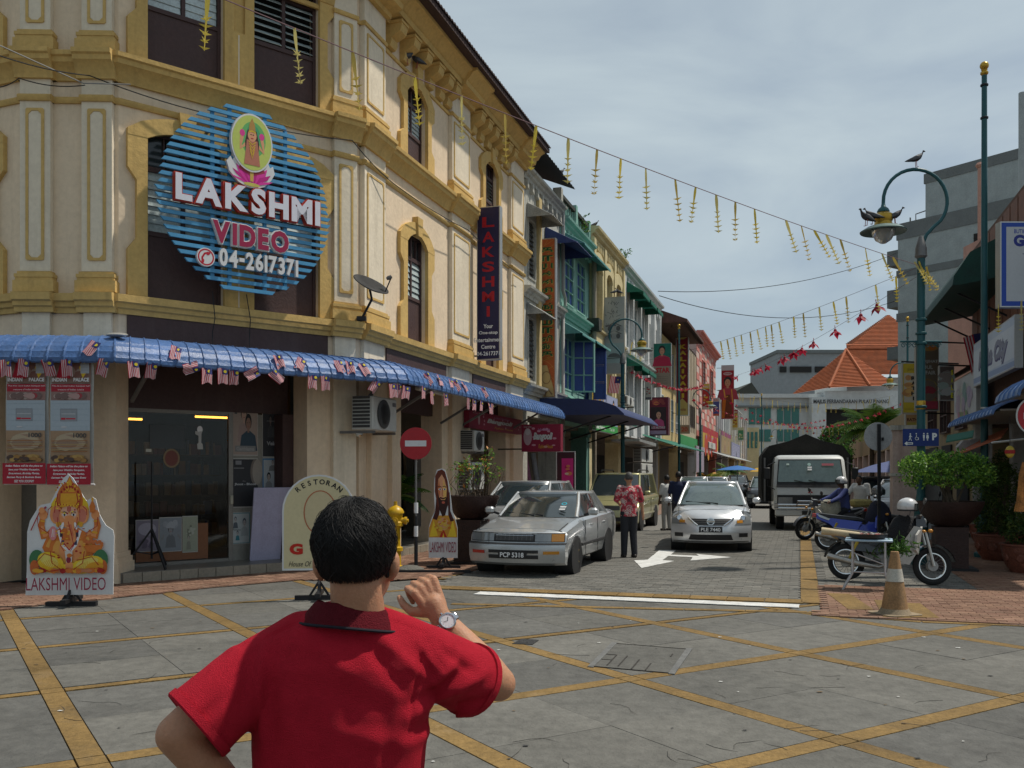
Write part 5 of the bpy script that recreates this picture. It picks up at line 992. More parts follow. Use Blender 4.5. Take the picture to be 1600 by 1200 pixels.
cp=[(.02,3.95),(1.2,3.93),(1.9,3.85),(2.35,3.68),(2.6,3.45),(2.62,3.40),(2.3,3.42),(.02,3.45)]
mb.loft([[(t,o,z) for o,z in cp] for t in (1.4,2.9,4.4,5.9,7.4,8.3)]); mb.obj('canopy',m_navy,s)
for t in (2.0,5.0,8.0): MB(FS.M).bar((t,.05,2.8),(t,2.1,3.42),.05).obj('strut',m_black,s)
# 3 primrose house with arched windows
T3=ft(970); bays=[(T2+.5,T2+1.7),(T2+2.5,T2+3.7),(T2+4.5,T2+5.7)]
hs=[(a,c,7.5,9.7) for a,c in bays]+[(a,c,4.5,6.6) for a,c in bays]
b=house('primrose_shophouse','primrose yellow shophouse with arched surrounds and dark louvred windows',T2,T3,10.7,m_crm2,m_crm2,hs,roofm=m_zinc)
cornice_(b,FS,T2,T3,11.0,m_crm2,1.1,16); cornice_(b,FS,T2,T3,7.2,m_crm2,.9)
for a,c,z0,z1 in hs:
    shutter(b,FS,a+.15,c-.15,z0,z1-.35,m_crm2,m_shut,10,-.1); mid=(a+c)/2; r=(c-a)/2
    for t in (a-.22,c): MB(FS.M).box(t,t+.22,.002,.16,z0-.1,z1).obj('surround',m_crm2,b)
    o=[(mid+(r+.22)*cos(PI*k/12),z1+(r+.1)*.55*sin(PI*k/12)+.12) for k in range(13)]; i_=[(mid+r*cos(PI*k/12),z1+r*.5*sin(PI*k/12)-.25) for k in range(12,-1,-1)]; MB(FS.M).prism(o+i_,.003,.18).obj('arch',m_crm2,b)
for t in (T2,T2+2.0,T2+4.0,T3-.35): MB(FS.M).box(t,t+.35,.001,.2,3.4,10.6).obj('pilaster',m_crm2,b)
mb=MB(FS.M); mb.tube([(T2-.08,.2,9.8),(T2-.08,.2,.2)],.09,8); mb.obj('drain_pipe',mat('rust_stained_pipe',(.3,.26,.2),.7,var=.3,streak=.6),b)
MB(FS.M).prism([(T2-.35,7.0),(T2+.1,7.0),(T2+.2,7.45),(T2-.45,7.45)],.0,.45).obj('rain_head',m_moss,b)
def board(label,f,px0,px1,py0,py1,o,fn,box=None,name='fascia_sign',th=.12,cat='sign'):
    t0,t1=f.t(px0,o),f.t(px1,o); z1,z0=f.z(px0,py0,o),f.z(px0,py1,o)
    if t0>t1: t0,t1=t1,t0
    s=thing(name,label,cat,f.P(t0,o,z0)); MB(f.M).box(t0,t1,o-th,o,z0,z1).obj('sign_box',box or m_alu2,s); A=Art(frame(f.P(t0,o,z0),f.u,ZZ,f.n)); fn(A,t1-t0,z1-z0); A.obj('print',s); return s
def fp(A,w,h):
    A.rect(.03,h*.22,w-.03,h-.03,(.30,.33,.48)); A.rect(.03,h*.22,w*.42,h-.03,(.50,.32,.04)); A.blots(.1,h*.3,w*.5,h*.9,[(.55,.4,.08),(.45,.2,.04),(.3,.3,.4)],14,.7,3); man(A,w*.82,h*.24,h*.66,BLK,SKN,(.4,.3,.1)); A.rect(.03,.03,w-.03,h*.22,(.04,.28,.06)); A.text('Pusat Pakaian',w*.3,h*.07,h*.09,WHT,w=w*.4,bold=.03); A.text('Tel 04',w*.75,h*.07,h*.08,WHT,w=w*.2); A.text('Salam',w*.5,h*.55,h*.16,(.45,.03,.03),w=w*.3,bold=.04,shear=.2)
board('yellow, lilac and green shop board on the primrose house',FS,925,965,607,672,.3,fp)
def sw_(lb,t,px0,px1,py0,py1,fn,th=.15,**k):
    s,a,o0,o1,z0,z1=blade('blade_sign',lb,FS,t,px0,px1,py0,py1,th=th,**k); a.mb.M=a.mb.M@T(o0,z0,0); fn(a,o1-o0,z1-z0); a.obj('print',s); return s
def g1(A,w,h):
    A.rect(.03,.03,w-.03,h-.03,(.33,.36,.36)); A.rect(.03,.03,w-.03,h*.4,(.27,.38,.40)); A.rect(.03,.03,w-.03,h*.14,(.28,.32,.33)); r=random.Random(2)
    for i in range(26): x=r.uniform(.1,w-.3); y=r.uniform(h*.65,h*.95); A.line([(x,y),(x+r.uniform(-.1,.2),y+r.uniform(-.15,.15))],.02,(.12,.14,.15))
    for y in (h*.45,h*.55): A.rect(.08,y-.0,w-.08,y+h*.075,(.26,.29,.30)); A.ell(w*.3,y+.12,w*.1,.1,(.08,.09,.1)); A.ell(w*.7,y+.12,w*.1,.1,(.08,.09,.1)); A.line([(w*.15,y+.2),(w*.5,y+.35),(w*.85,y+.2)],.04,(.1,.11,.12))
    A.ell(w*.5,h*.22,w*.3,h*.05,(.10,.12,.13),0,16,0,180); A.line([(w*.15,h*.2),(w*.85,h*.21)],.03,(.1,.12,.13)); A.line([(w*.1,h*.625),(w*.6,h*.63)],.06,(.1,.1,.12))
sw_('grey and pale blue picture banner hung beside the nearest left street lamp',ft(938),943,976,465,585,g1,th=.06)
# small striped flag on a bracket
m=MB(); p=W(962,588,36)
o=bpy.data.objects.new('national_flag',flagmesh(9,.42,.66)); COL.objects.link(o); o.matrix_local=frame(p,FS.n,FS.u*1,ZZ)@RY(R(8)); tag(o,'striped flag with a blue canton hanging by the picture banner on the left','flag')
# 4 white house with green canvas awnings
T4=ft(1028); n4=5; ba=[(T3+.7+k*2.2,T3+1.9+k*2.2) for k in range(n4)]; hs=[(a,c,7.4,9.6) for a,c in ba]+[(a,c,4.4,6.4) for a,c in ba]
b=house('white_shophouse','white shophouse with scalloped green canvas awnings over its windows',T3,T4,10.6,m_wht,m_wht,hs,roofm=m_zinc,gm=m_wht)
cornice_(b,FS,T3,T4,10.95,m_wht,1.1,14); cornice_(b,FS,T3,T4,7.1,m_wht,1.0)
for i,(a,c,z0,z1) in enumerate(hs):
    shutter(b,FS,a,c,z0,z1,m_wht,mat('deep_green_shutter',(.02,.09,.07),.5,var=.2),9)
    if i in (0,1,2): awning(b,FS,a-.3,c+.3,z1+.75,.6,.95,m_gcan,.2)
    if i in (5,6): awning(b,FS,a-.3,c+.5,z1+.55,.5,.9,m_gcan,.2)
for k in range(6): t=T3+.05+k*2.2; MB(FS.M).box(t,t+.4,.001,.18,3.4,10.5).obj('pilaster',m_wht,b)
def gs(A,w,h): A.rect(.03,.03,w-.03,h-.03,(.02,.13,.09)); A.rect(.03,h*.55,w-.03,h*.62,(.3,.36,.3)); A.text('Kedai Emas',w/2,h*.7,h*.14,(.4,.45,.4),w=w*.8,bold=.03); A.text('Sri Devi',w/2,h*.3,h*.16,(.4,.45,.4),w=w*.7,bold=.03)
board('dark green shop board low on the white house',FS,979,995,640,664,.6,gs)
# 5 straw coloured house under a brown tile roof
T5=ft(1061); b=house('straw_shophouse','straw coloured shophouse under an overhanging brown tiled roof, a weed growing on it',T4,T5,9.7,m_ylw,m_ylw,[(T4+1+k*2.2,T4+2.2+k*2.2,7.0,9.0) for k in range(4)]+[(T4+1+k*2.2,T4+2.2+k*2.2,4.2,6.2) for k in range(4)],roof=False)
for k in range(4):
    for z in (7.0,4.2): pane_window(b,FS,T4+1+k*2.2,T4+2.2+k*2.2,z,z+2,m_wht,m_clear,2,3)
mb=MB(FS.M); mb.loft([[(t,1.6,10.1),(t,1.6,10.25),(t,-6,13.2),(t,-13,10.2),(t,-12,10.1)] for t in (T4+.2,T5)]); mb.obj('roof',m_tile,b); 
for k in range(18): t=T4+.3+(T5-T4-.5)*k/17; MB(FS.M).bar((t,1.55,10.05),(t,-.2,10.55),.07).obj('rafter',m_rust,b)
# 6 beige panelled house, 7 red and white chequered house, then the far houses
T6=ft(1088); b=house('beige_shophouse','flat fronted beige panelled shophouse with a green strip above its ground floor',T5,T6,10.6,m_beige,m_beige,[(T5+6,T5+9.5,5.0,6.6)],gm=m_wht)
for k in range(11): t=T5+.2+(T6-T5-.4)*k/10; MB(FS.M).box(t-.03,t+.03,.001,.04,4.6,10.5).obj('panel_joint',mat('dull_beige',(.3,.25,.19),.8),b)
pane_window(b,FS,T5+6,T5+9.5,5.0,6.6,m_brown,m_clear,4,1); MB(FS.M).box(T5,T6,.002,.12,3.5,4.2).obj('green_strip',mat('leaf_green_paint',(.03,.25,.07),.6),b)
T7=ft(1118); b=house('chequered_shophouse','tall shophouse front painted in red and pale pink checks',T6,T7,12.4,m_pkw,m_pink,[],gm=m_pink,roofm=m_tile)
cornice_(b,FS,T6,T7,12.6,m_pink,1.6)
for i in range(8):
    for j in range(14):
        if (i+j)%2==0 and 4.5+j*.56<12: MB(FS.M).box(T6+i*2.1,T6+i*2.1+2.1,.002,.03,4.4+j*.56,4.96+j*.56).obj('check_panel',m_pink,b)
for t in (T6+4,T6+11): shutter(b,FS,t,t+2,8.3,10.8,m_pink,m_shut,8,.1)
cols=[('lilac_shophouse','small lilac grey shophouse in the far part of the left row',plaster('lilac_plaster',(.40,.36,.42),.3),8.6),('white_far_shophouse','small white shophouse with thin columns, far down the left row',m_wht,9.0),('ochre_shophouse','small ochre shophouse with white window frames, far down the left row',m_ylw,9.2),('primrose_far_shophouse','small pale primrose shophouse near the far end of the left row',m_crm2,9.3),('peach_shophouse','last peach coloured shophouse of the left row',plaster('peach_plaster',(.50,.32,.18),.3),9.0)]
tt=T7
for i,(nm,lb,m,H) in enumerate(cols):
    t1=tt+(7,9,10,11,14)[i]; n=3; wd=(t1-tt)/n; hs=[(tt+k*wd+.7,tt+k*wd+wd-.7,z,z+1.9) for k in range(n) for z in (4.3,6.6) if z+1.9<H-.4]
    b=house(nm,lb,tt,t1,H,m,m,hs); cornice_(b,FS,tt,t1,H+.1,m_wht,1.0)
    for h in hs: pane_window(b,FS,*h,m_wht,m_shut,2,1)
    for k in range(n+1): t=min(tt+k*wd,t1-.4); MB(FS.M).box(t,t+.4,.001,.2,3.4,H).obj('pilaster',m_wht,b)
    tt=t1
# signs along the row
def g2(A,w,h):
    A.rect(.02,.02,w-.02,h-.02,(.26,.21,.16)); A.rect(.02,h*.48,w-.02,h-.02,(.012,.13,.10)); man(A,w*.48,h*.48,h*.46,BLK,(.40,.20,.13),(.36,.02,.06),.7); A.poly([(w*.05,h*.48),(w*.2,h*.68),(w*.8,h*.68),(w*.95,h*.48)],(.34,.015,.05)); A.text('STAR',w*.52,h*.33,h*.12,(.40,.02,.03),w=w*.78,bold=.05)
    for i in range(4): A.text('fashion jewellery',w*.5,h*(.24-.05*i),h*.02,(.13,.10,.08),w=w*.6)
sw_('green and grey blade sign with a smiling woman and red lettering',ft(1016),1021,1049,537,606,g2,arms=(.1,.9))
def g3(A,w,h):
    A.rect(.05,.05,w-.05,h*.9,(.17,.012,.02)); A.ell(w/2,h-.62*w,w*.42,w*.5,(.42,.30,.10)); A.rect(.08,h*.78,w-.08,h-.6*w,(.42,.30,.10)); A.poly([(.06,h*.74),(w-.06,h*.80),(w-.06,h*.76),(.06,h*.70)],(.17,.012,.02)); A.rect(.06,.06,w-.06,h*.13,(.42,.30,.10)); A.poly([(.06,h*.12),(w/2,h*.18),(w-.06,h*.12)],(.42,.30,.10))
    for i,c in enumerate('KALAIVANI'): A.text(c,w*.55,h*(.68-.062*i),h*.045,(.50,.33,.03),w=w*(.2 if c=='I' else .55),bold=.06)
    A.text('silks',w/2,h-.5*w,.2,(.12,.06,.02),w=w*.5); A.text('textiles',w/2,h*.05,.2,(.17,.02,.02),w=w*.6)
sw_('very tall maroon blade sign with a round cream top and yellow stacked letters',ft(1051),1056,1076,497,650,g3,rnd_top=True,th=.3)
def g4(A,w,h): A.rect(.02,.02,w-.02,h-.02,(.12,.012,.03)); A.rect(w*.1,h*.14,w*.9,h*.74,(.03,.015,.02)); man(A,w*.52,h*.16,h*.5,BLK,(.42,.22,.16),(.36,.05,.14)); A.blots(w*.1,h*.78,w*.95,h*.97,[(.45,.15,.05),(.3,.05,.05),(.2,.04,.04)],16,w*.3,3); A.rect(w*.1,h*.02,w*.9,h*.12,(.3,.2,.3)); A.text('LOS MUTHUS',w*.5,h*.17,h*.06,(.4,.38,.38),w=w*.7,bold=.03)
sw_('maroon lightbox with a woman in a pink dress against black',T4-3.6,1013,1044,621,680,g4,th=.7,mbox=mat('maroon_box',(.08,.01,.02),.5))
def g5(A,w,h): A.rect(.02,.02,w-.02,h-.02,(.25,.17,.12)); A.text('20',w/2,h*.25,h*.5,(.30,.04,.02),w=w*.6,bold=.03)
sw_('small brown square sign with the number 20',ft(1056),1061,1078,664,678,g5,arms=(.5,))
def g6(A,w,h): A.rect(.02,.02,w-.02,h-.02,(.26,.01,.02)); A.rect(.02,h*.9,w-.02,h-.02,(.4,.38,.38)); A.ell(w*.5,h*.84,w*.35,h*.03,(.4,.3,.3)); A.text('SAREE',w/2,h*.83,h*.025,(.3,.05,.05),w=w*.5,bold=.03); A.poly([(w*.02,h*.02),(w*.1,h*.35),(w*.35,h*.5),(w*.5,h*.02)],(.45,.12,.01)); man(A,w*.5,h*.36,h*.42,BLK,(.4,.2,.12),(.30,.04,.06),.7); A.poly([(w*.25,h*.02),(w*.4,h*.45),(w*.7,h*.45),(w*.9,h*.02)],(.12,.03,.01)); A.line([(w*.2,h*.55),(w*.3,h*.4),(w*.5,h*.42)],w*.09,(.55,.3,.04)); A.line([(w*.8,h*.55),(w*.85,h*.42),(w*.9,h*.3)],w*.07,(.5,.3,.03))
sw_('tall red blade sign with a woman in an orange and black sari',T7+1.2,1127,1147,571,655,g6,arms=(.3,.95))
def g7(A,w,h): A.rect(.02,.02,w-.02,h-.02,(.46,.30,.03)); A.rect(.02,h*.74,w-.02,h-.02,(.36,.015,.02)); A.rect(.02,.02,w-.02,h*.17,(.45,.4,.42)); A.text('MURAH',w*.5,h*.48,h*.2,(.25,.24,.5),w=w*.6,bold=.05); A.blots(w*.05,h*.2,w*.95,h*.45,[(.42,.04,.01),(.55,.25,.02),(.36,.01,.02)],16,w*.2,4)
board('red, yellow and white shop board on the chequered house',FS,1098,1122,664,706,.5,g7)
def g8(A,w,h): A.rect(.02,.02,w-.02,h-.02,(.32,.27,.34)); 
board('plain lilac hoarding standing upright before the chequered house',FS,1088,1100,696,738,.9,g8)
def g9(A,w,h): A.rect(.02,.02,w-.02,h-.02,(.28,.2,.1)); man(A,w*.35,h*.1,h*.6,BLK,SKN,(.2,.05,.08)); man(A,w*.7,h*.1,h*.6,BLK,SKN,(.3,.2,.03)); A.rect(.02,h*.8,w-.02,h-.02,(.22,.05,.12))
board('brown and purple picture board far down the left row',FS,1127,1142,672,708,.5,g9)
def g10(A,w,h): A.rect(.02,.02,w-.02,h-.02,(.2,.2,.3)); [A.line([(w*.1,h*(.2+.1*i)),(w*.9,h*(.2+.1*i))],h*.03,(.35,.35,.42)) for i in range(7)]
board('grey blue notice board far down the left row',FS,1143,1156,690,714,.6,g10)
for px0,px1,lb,m in ((1000,1052,'green canvas awning over the ground floor before the brown roofed house',m_gcan),(1103,1150,'grey sheet awning low on the chequered house',m_zinc)):
    s=thing('street_awning',lb,'awning',FS.P(ft(px0),0,3)); mb=MB(FS.M); t0,t1=ft(px0),ft(px1); corrug(mb,FS,t0,t1,.05,3.6,1.9,3.0,.3,.03); mb.obj('canopy',m,s); mb=MB(FS.M); mb.bar((t0,.05,2.6),(t0,1.8,3.0),.06); mb.obj('strut',m_black,s)
aircon('upper of two air conditioners far along, on the green fronted shop',FS,1003,1020,700,722,.4,.9); aircon('lower of two air conditioners far along, on the green fronted shop',FS,1003,1020,724,742,.4,.9)
MB(FS.M).prism([(ft(955),3.1),(ft(955)+.0,3.0),(ft(985),2.9),(ft(985),3.05)],.0,1.2).obj('street_awning',m_zinc,label='dull zinc awning low on the primrose house',category='awning')
def gx(cs,t):
    def f(A,w,h): A.rect(.02,.02,w-.02,h-.02,cs[0]); A.rect(.02,h*.8,w-.02,h-.02,cs[1]); A.blots(w*.05,h*.15,w*.95,h*.6,[cs[1],cs[2]],8,w*.4,5); A.text(t,w/2,h*.84,h*.09,cs[2],w=w*.7,bold=.04); A.rect(.02,.02,w-.02,h*.12,cs[2])
    return f
for px,p0,p1,y0,y1,cs,t,lb in ((1092,1097,1109,600,640,((.36,.03,.03),(.5,.36,.04),(.5,.45,.4)),'EMAS','red and yellow blade sign on the chequered house'),(1110,1114,1124,622,650,((.05,.08,.25),(.45,.45,.45),(.4,.1,.05)),'BUKU','blue and white blade sign just left of the red sari banner'),(1140,1144,1153,640,672,((.45,.28,.04),(.25,.02,.03),(.5,.45,.3)),'KARI','ochre and maroon blade sign far down the left row'),(1150,1153,1162,668,690,((.06,.20,.1),(.45,.42,.2),(.5,.5,.45)),'TEH','green blade sign far down the left row'),(1004,1008,1018,590,625,((.4,.38,.34),(.3,.03,.04),(.08,.08,.1)),'SARI','white and red blade sign on the white house'),(958,961,972,640,668,((.35,.12,.02),(.45,.4,.3),(.5,.4,.1)),'KEDAI','small orange blade sign low on the primrose house')):
    sw_(lb,ft(px),p0,p1,y0,y1,gx(cs,t),arms=(.5,))
for px,o,y0,y1,lb in ((1036,.3,660,672,'air conditioner hung under the brown tiled roof house windows'),(1112,.3,690,700,'air conditioner on the chequered house front'),(1150,.3,704,714,'air conditioner far down the left row'),(985,.3,618,632,'air conditioner beside the green board on the white house')): aircon(lb,FS,px-4,px+6,y0,y1,.35,o+.3)
# ---------------------------------------------------------------- the far end of the street
def far(x,d): return (x-800)/F*d
def fzz(y,d): return CH+(HZ-y)/F*d
D=140; m_civ=plaster('civic_white',(.52,.54,.53),.15,(.25,.26,.25)); m_otile=mat('orange_roof_tile',(.36,.105,.04),.8,var=.3,sc_=1.2,bump=.0); m_gwin=mat('green_glass',(.01,.13,.11),.15,var=.2,spec=.6); m_gry=plaster('grey_render',(.25,.27,.28),.15); m_gryd=plaster('dark_grey_band',(.15,.165,.165),.1)
CV=thing('civic_building','white civic building with steep orange tiled roofs at the end of the street','building',(far(1150,D),D,0))
mb=MB(); mb.box(far(1150,D),far(1270,D),D,D+25,0,fzz(620,D)); mb.box(far(1282,D),far(1400,D),D+2,D+25,0,fzz(640,D)); mb.box(far(1283,D),far(1420,D),D-1.5,D+2,fzz(640,D),fzz(612,D)); mb.box(far(1262,D),far(1284,D),D-2,D+10,0,fzz(622,D)); mb.obj('wall',m_civ,CV)
MB().box(far(1148,D),far(1284,D),D-.8,D,fzz(622,D),fzz(616,D)).obj('parapet',m_civ,CV); MB().box(far(1148,D),far(1284,D),D-.6,D,fzz(637,D),fzz(634,D)).obj('string_course',m_gryd,CV)
for r0,r1 in ((638,663),(671,690)):
    for g_ in ((1169,1181,1193,1205),(1213,1224,1236,1249)):
        for a,c in zip(g_,g_[1:]): MB().box(far(a+1,D),far(c-1,D),D-.15,D-.02,fzz(r1,D),fzz(r0,D)).obj('window',m_gwin,CV)
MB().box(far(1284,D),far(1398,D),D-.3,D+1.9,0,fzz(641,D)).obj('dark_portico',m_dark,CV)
def tiles(pts_rows,name,m):      # stepped tile courses between eave and ridge lines
    a0,b0,a1,b1=[V(p) for p in pts_rows]; n=26; mb=MB(); rows=[]
    nr=(b0-a0).cross(a1-a0).normalized(); nr=nr if nr.z>0 else -nr
    for k in range(n):
        u,v=k/n,(k+1)/n; rows.append([a0.lerp(a1,u)+nr*.16,b0.lerp(b1,u)+nr*.16]); rows.append([a0.lerp(a1,v)+nr*.02,b0.lerp(b1,v)+nr*.02])
    mb.loft(rows,closed=False); return mb.obj(name,m,CV,ang=10)
E0=(far(1212,D+8),D+8,fzz(540,D+8))
pk=V((far(1388,D+10),D+10,fzz(492,D+10))); sh0,sh1=V((far(1322,D+5),D+5,fzz(538,D+5))),V((far(1458,D+5),D+5,fzz(538,D+5)))
tiles([sh0+V((0,-.6,-.8)),sh1+V((0,-.6,-.8)),pk+V((-.05,0,0)),pk+V((.05,0,0))],'roof',m_otile); tiles([(far(1324,D+2),D+2,fzz(586,D+2)),(far(1470,D+2),D+2,fzz(586,D+2)),sh0,sh1],'roof',m_otile)
tiles([V((far(1330,D+20),D+20,fzz(545,D+20))),sh0,pk+V((-.05,.3,0)),pk],'roof',m_otile)
MB().box(far(1322,D+5),far(1480,D+5),D+4.5,D+20,fzz(640,D),fzz(585,D)).obj('wall',m_civ,CV)
p2=V((far(1335,D),D+3.5,fzz(543,D))); ev=[V((far(1256,D),D+6,fzz(612,D))),V((far(1288,D),D-2.2,fzz(607,D-2))),V((far(1347,D),D-3.0,fzz(604,D-3))),V((far(1398,D),D-1,fzz(604,D-1)))]
for a,c in zip(ev,ev[1:]): tiles([a,c,p2,p2+V((.02,0,0))],'roof',m_otile)
for e in ev[1:3]: MB().tube([e+ZZ*.2,p2+ZZ*.2],.22,6).obj('ridge_tile',m_otile,CV)
a=Art(frame((far(1271,D-2),D-2.06,fzz(632,D-2)),(1,0,0),ZZ,(0,-1,0))); a.text('MAJLIS PERBANDARAN PULAU PINANG',0,0,.75,(.06,.06,.06),w=11.2,bold=.03,align='l'); a.obj('lettering',CV)
D2=175; gb=thing('grey_block','plain grey flat roofed block rising behind the civic building','building',(far(1260,D2),D2,0)); MB().box(far(1215,D2),far(1330,D2),D2,D2+20,0,fzz(548,D2)).obj('wall',m_gry,gb); MB().box(far(1213,D2),far(1330,D2),D2-.5,D2+20,fzz(552,D2),fzz(547,D2)).obj('parapet',m_gryd,gb)
for a0,a1 in ((1218,1228),(1234,1267),(1273,1300)): MB().box(far(a0,D2),far(a1,D2),D2-.4,D2-.02,fzz(582,D2),fzz(573,D2)).obj('window',m_dark,gb)
D3=150; g=thing('gabled_house','small old gabled house far off at the end of the left row','building',(far(1160,D3),D3,0)); MB().box(far(1140,D3),far(1185,D3),D3,D3+8,0,fzz(618,D3)).obj('wall',m_grime,g); MB().add([(far(1138,D3),D3-.5,fzz(618,D3)),(far(1187,D3),D3-.5,fzz(618,D3)),(far(1173,D3),D3-.5,fzz(598,D3)),(far(1138,D3),D3+9,fzz(602,D3)),(far(1173,D3),D3+9,fzz(598,D3))],[(0,1,2),(0,2,4,3),(1,4,2)]).obj('roof',m_moss,g)
D4=136; g=thing('yellow_low_house','low yellow and green house closing the end of the left row','building',(far(1165,D4),D4,0)); MB().box(far(1158,D4),far(1186,D4),D4,D4+3,0,fzz(668,D4)).obj('wall',m_crm2,g)
for k in range(4): MB().box(far(1160+k*6.5,D4),far(1164+k*6.5,D4),D4-.1,D4-.01,fzz(700,D4),fzz(675,D4)).obj('window',m_gwin,g)
# ---------------------------------------------------------------- the grey block on the right
GT=Facet((far(1398,62),64),(far(1720,62),45)); TW=thing('grey_tower_block','tall pale grey concrete block with dark grey bands behind the right hand shops','building',GT.A)
m_tw=plaster('tower_grey',(.30,.34,.34),.18,(.18,.19,.19)); gz=lambda px,py:GT.z(px,py)
ta=GT.t(1403); tb=GT.t(1446); tcx=GT.t(1720); zt=gz(1450,272); zm0,zm1=gz(1410,374),gz(1410,350)
MB(GT.M).box(ta,tcx,-14,0,0,zm1).obj('wall',m_tw,TW); MB(GT.M).box(tb,tcx,-13,-.003,zm1,zt).obj('wall',m_tw,TW)
for t0,za,zb in ((tb,gz(1450,286),zt+.05),(ta,zm0,zm1+.05),(ta,gz(1410,433),gz(1410,422)),(ta,gz(1410,502),gz(1410,489))): MB(GT.M).box(t0-.1,tcx,-13,.04,za,zb).obj('band',m_gryd,TW)
for y0,y1 in ((388,412),(450,478),(540,560)): MB(GT.M).box(ta-1.0,ta-.02,-3,-.3,gz(1404,y1),gz(1404,y0)).obj('side_balcony',m_gryd,TW)
MB(GT.M).box(GT.t(1522),GT.t(1533),.001,.05,gz(1525,390),gz(1525,366)).obj('window',m_dark,TW); MB(GT.M).box(GT.t(1522),GT.t(1570),-1,.06,gz(1530,372),gz(1530,364)).obj('window',m_dark,TW)
MB(GT.M).tube([(ta+.3,-1,zm1),(ta+.3,-1,zm1+.6)],.05,6).obj('roof_post',m_steel,TW); MB(GT.M).tube([(ta+1,-.5,zm1),(ta+1,-.5,zm1+.6),(tb,-.5,zm1+.7)],.04,5).obj('roof_rail',m_steel,TW)
pt=thing('pink_annex','pink rendered building with a slim pink chimney, in front of the grey block','building',GT.P(GT.t(1540),4,0)); d=48; MB().box(far(1524,d),far(1650,d),d,d+3,0,fzz(440,d)).box(far(1542,d),far(1650,d),d-.01,d+2.5,fzz(440,d),fzz(368,d)).obj('wall',m_pink2:=plaster('dusty_pink',(.42,.24,.19),.2),pt); MB().tube([(far(1548,d),d+1,fzz(368,d)),(far(1548,d),d+1,fzz(252,d))],.16,10).obj('chimney',m_pink2,pt); MB().lathe([(.2,0),(.28,.12),(.2,.25),(0,.3)],(far(1548,d),d+1,fzz(252,d)),12).obj('chimney_cap',m_pink2,pt)
MB().tube([(far(1597,40),40,fzz(480,40)),(far(1597,40),40,fzz(145,40))],.14,10).obj('roof_mast',mat('mast_grey',(.3,.33,.33),.5),label='pale grey mast rising at the right edge behind the boutique sign',category='mast')
# ---------------------------------------------------------------- right hand shops
FR=Facet(xy(S(4.5,60)),xy(S(4.5,9)))      # runs from far to near, faces the street
def rt(w): return 60-w
def Z(px,py,s):
    k=(px-800)/F; Y=s/(SN.x*k+SN.y); return Y,CH+(HZ-py)/F*Y
m_rwall=plaster('brown_brick_wall',(.13,.075,.055),.3); m_oldw=plaster('old_ochre_wall',(.30,.23,.14),.8); m_rgrey=plaster('grey_pillar',(.30,.29,.27),.3)
b=thing('boutique_building','two storey shop building at the right edge with brown blinds and a dark green canopy','building',FR.P(rt(20),0,0))
mb=MB(FR.M); mb.box(rt(28),rt(18.5),-8,-.3,2.9,7.7); mb.box(rt(28),rt(20.3),-.3,0,3.0,7.75); mb.obj('wall',m_rwall,b)
for k in range(9): t=rt(27.5)+k*.78; MB(FR.M).box(t,t+.66,.003,.06,4.5,7.6).obj('roll_blind',mat('brown_blind',(.20,.10,.07),.8,var=.25,sc_=5),b)
for k in range(3): w=26.8-k*4.5; MB(FR.M).box(rt(w)-.2,rt(w)+.2,-.25,.15,0,3.0).obj('pillar',m_rgrey,b)
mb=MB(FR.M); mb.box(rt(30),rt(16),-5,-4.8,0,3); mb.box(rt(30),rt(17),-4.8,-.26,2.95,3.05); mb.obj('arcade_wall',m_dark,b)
mb=MB(FR.M); cp=[(.0,6.75),(.5,6.7),(1.0,6.45),(1.32,5.95),(1.35,5.75),(1.2,5.75),(.0,5.95)]
mb.loft([[(rt(w),o,z) for o,z in cp] for w in (27.8,26.5,25,23.5,22)]); mb.obj('canopy',mat('bottle_green_canvas',(.008,.045,.035),.7,var=.3),b)
for w in (27.2,25.2,23.2): MB(FR.M).bar((rt(w),.03,5.2),(rt(w),1.2,5.85),.04).obj('strut',m_black,b)
MB(FR.M).box(rt(20.2),rt(17),-.3,.25,3.0,5.6).obj('pale_panel',mat('pale_grey_panel',(.36,.37,.38),.5,var=.1),b)
def awnr(label,w0,w1,zt,zl,dep,m):
    s=thing('street_awning',label,'awning',FR.P(rt(w0),0,zl)); n=int((w0-w1)/.32); pr=[]
    for k in range(9): a=k/8; pr.append((.03+dep*sin(a*PI/2),zl+(zt-zl)*cos(a*PI/2)))
    for i in range(n):
        a,c=w0+(w1-w0)*i/n,w0+(w1-w0)*(i+1)/n; mb=MB(FR.M); mb.loft([[(rt(w),o+e,z+e*.5) for o,z in pr]+[(rt(w),o-.02,z-.02) for o,z in pr[::-1]] for w,e in ((a,0),(a+(c-a)*.86,0),(a+(c-a)*.9,.02),(a+(c-a)*.97,.02),(c,0))]); mb.obj('roof_panel',m,s)
    mb=MB(FR.M)
    MB(FR.M).box(rt(w0)+.05,rt(w1)-.05,.05,dep-.1,zl+.05,zl+.08).obj('soffit',mat('soffit_grey',(.22,.21,.19),.7,var=.15),s)
    return s
awnr('blue ribbed awning with a grey soffit at the right edge, the nearer of two',17.3,15.5,3.35,2.86,1.35,m_blue); awnr('blue ribbed awning on the right, the farther and lower of two',22.5,17.5,3.05,2.70,1.35,m_blue)
def citysign(A,w,h):
    A.rect(.03,.03,w-.03,h-.03,(.42,.50,.62)); A.rect(.03,h*.2,w-.03,h*.82,(.52,.58,.66)); A.poly([(.03,h*.08),(w-.03,h*.0+.04),(w-.03,h*.14),(.03,h*.2)],(.24,.32,.50))
    for o,c in ((.05,(.05,.05,.16)),(0,(.20,.22,.30))): A.text('Maha City',w*.5+o,h*.24-o,h*.5,c,w=w*.72,bold=.07,shear=.3)
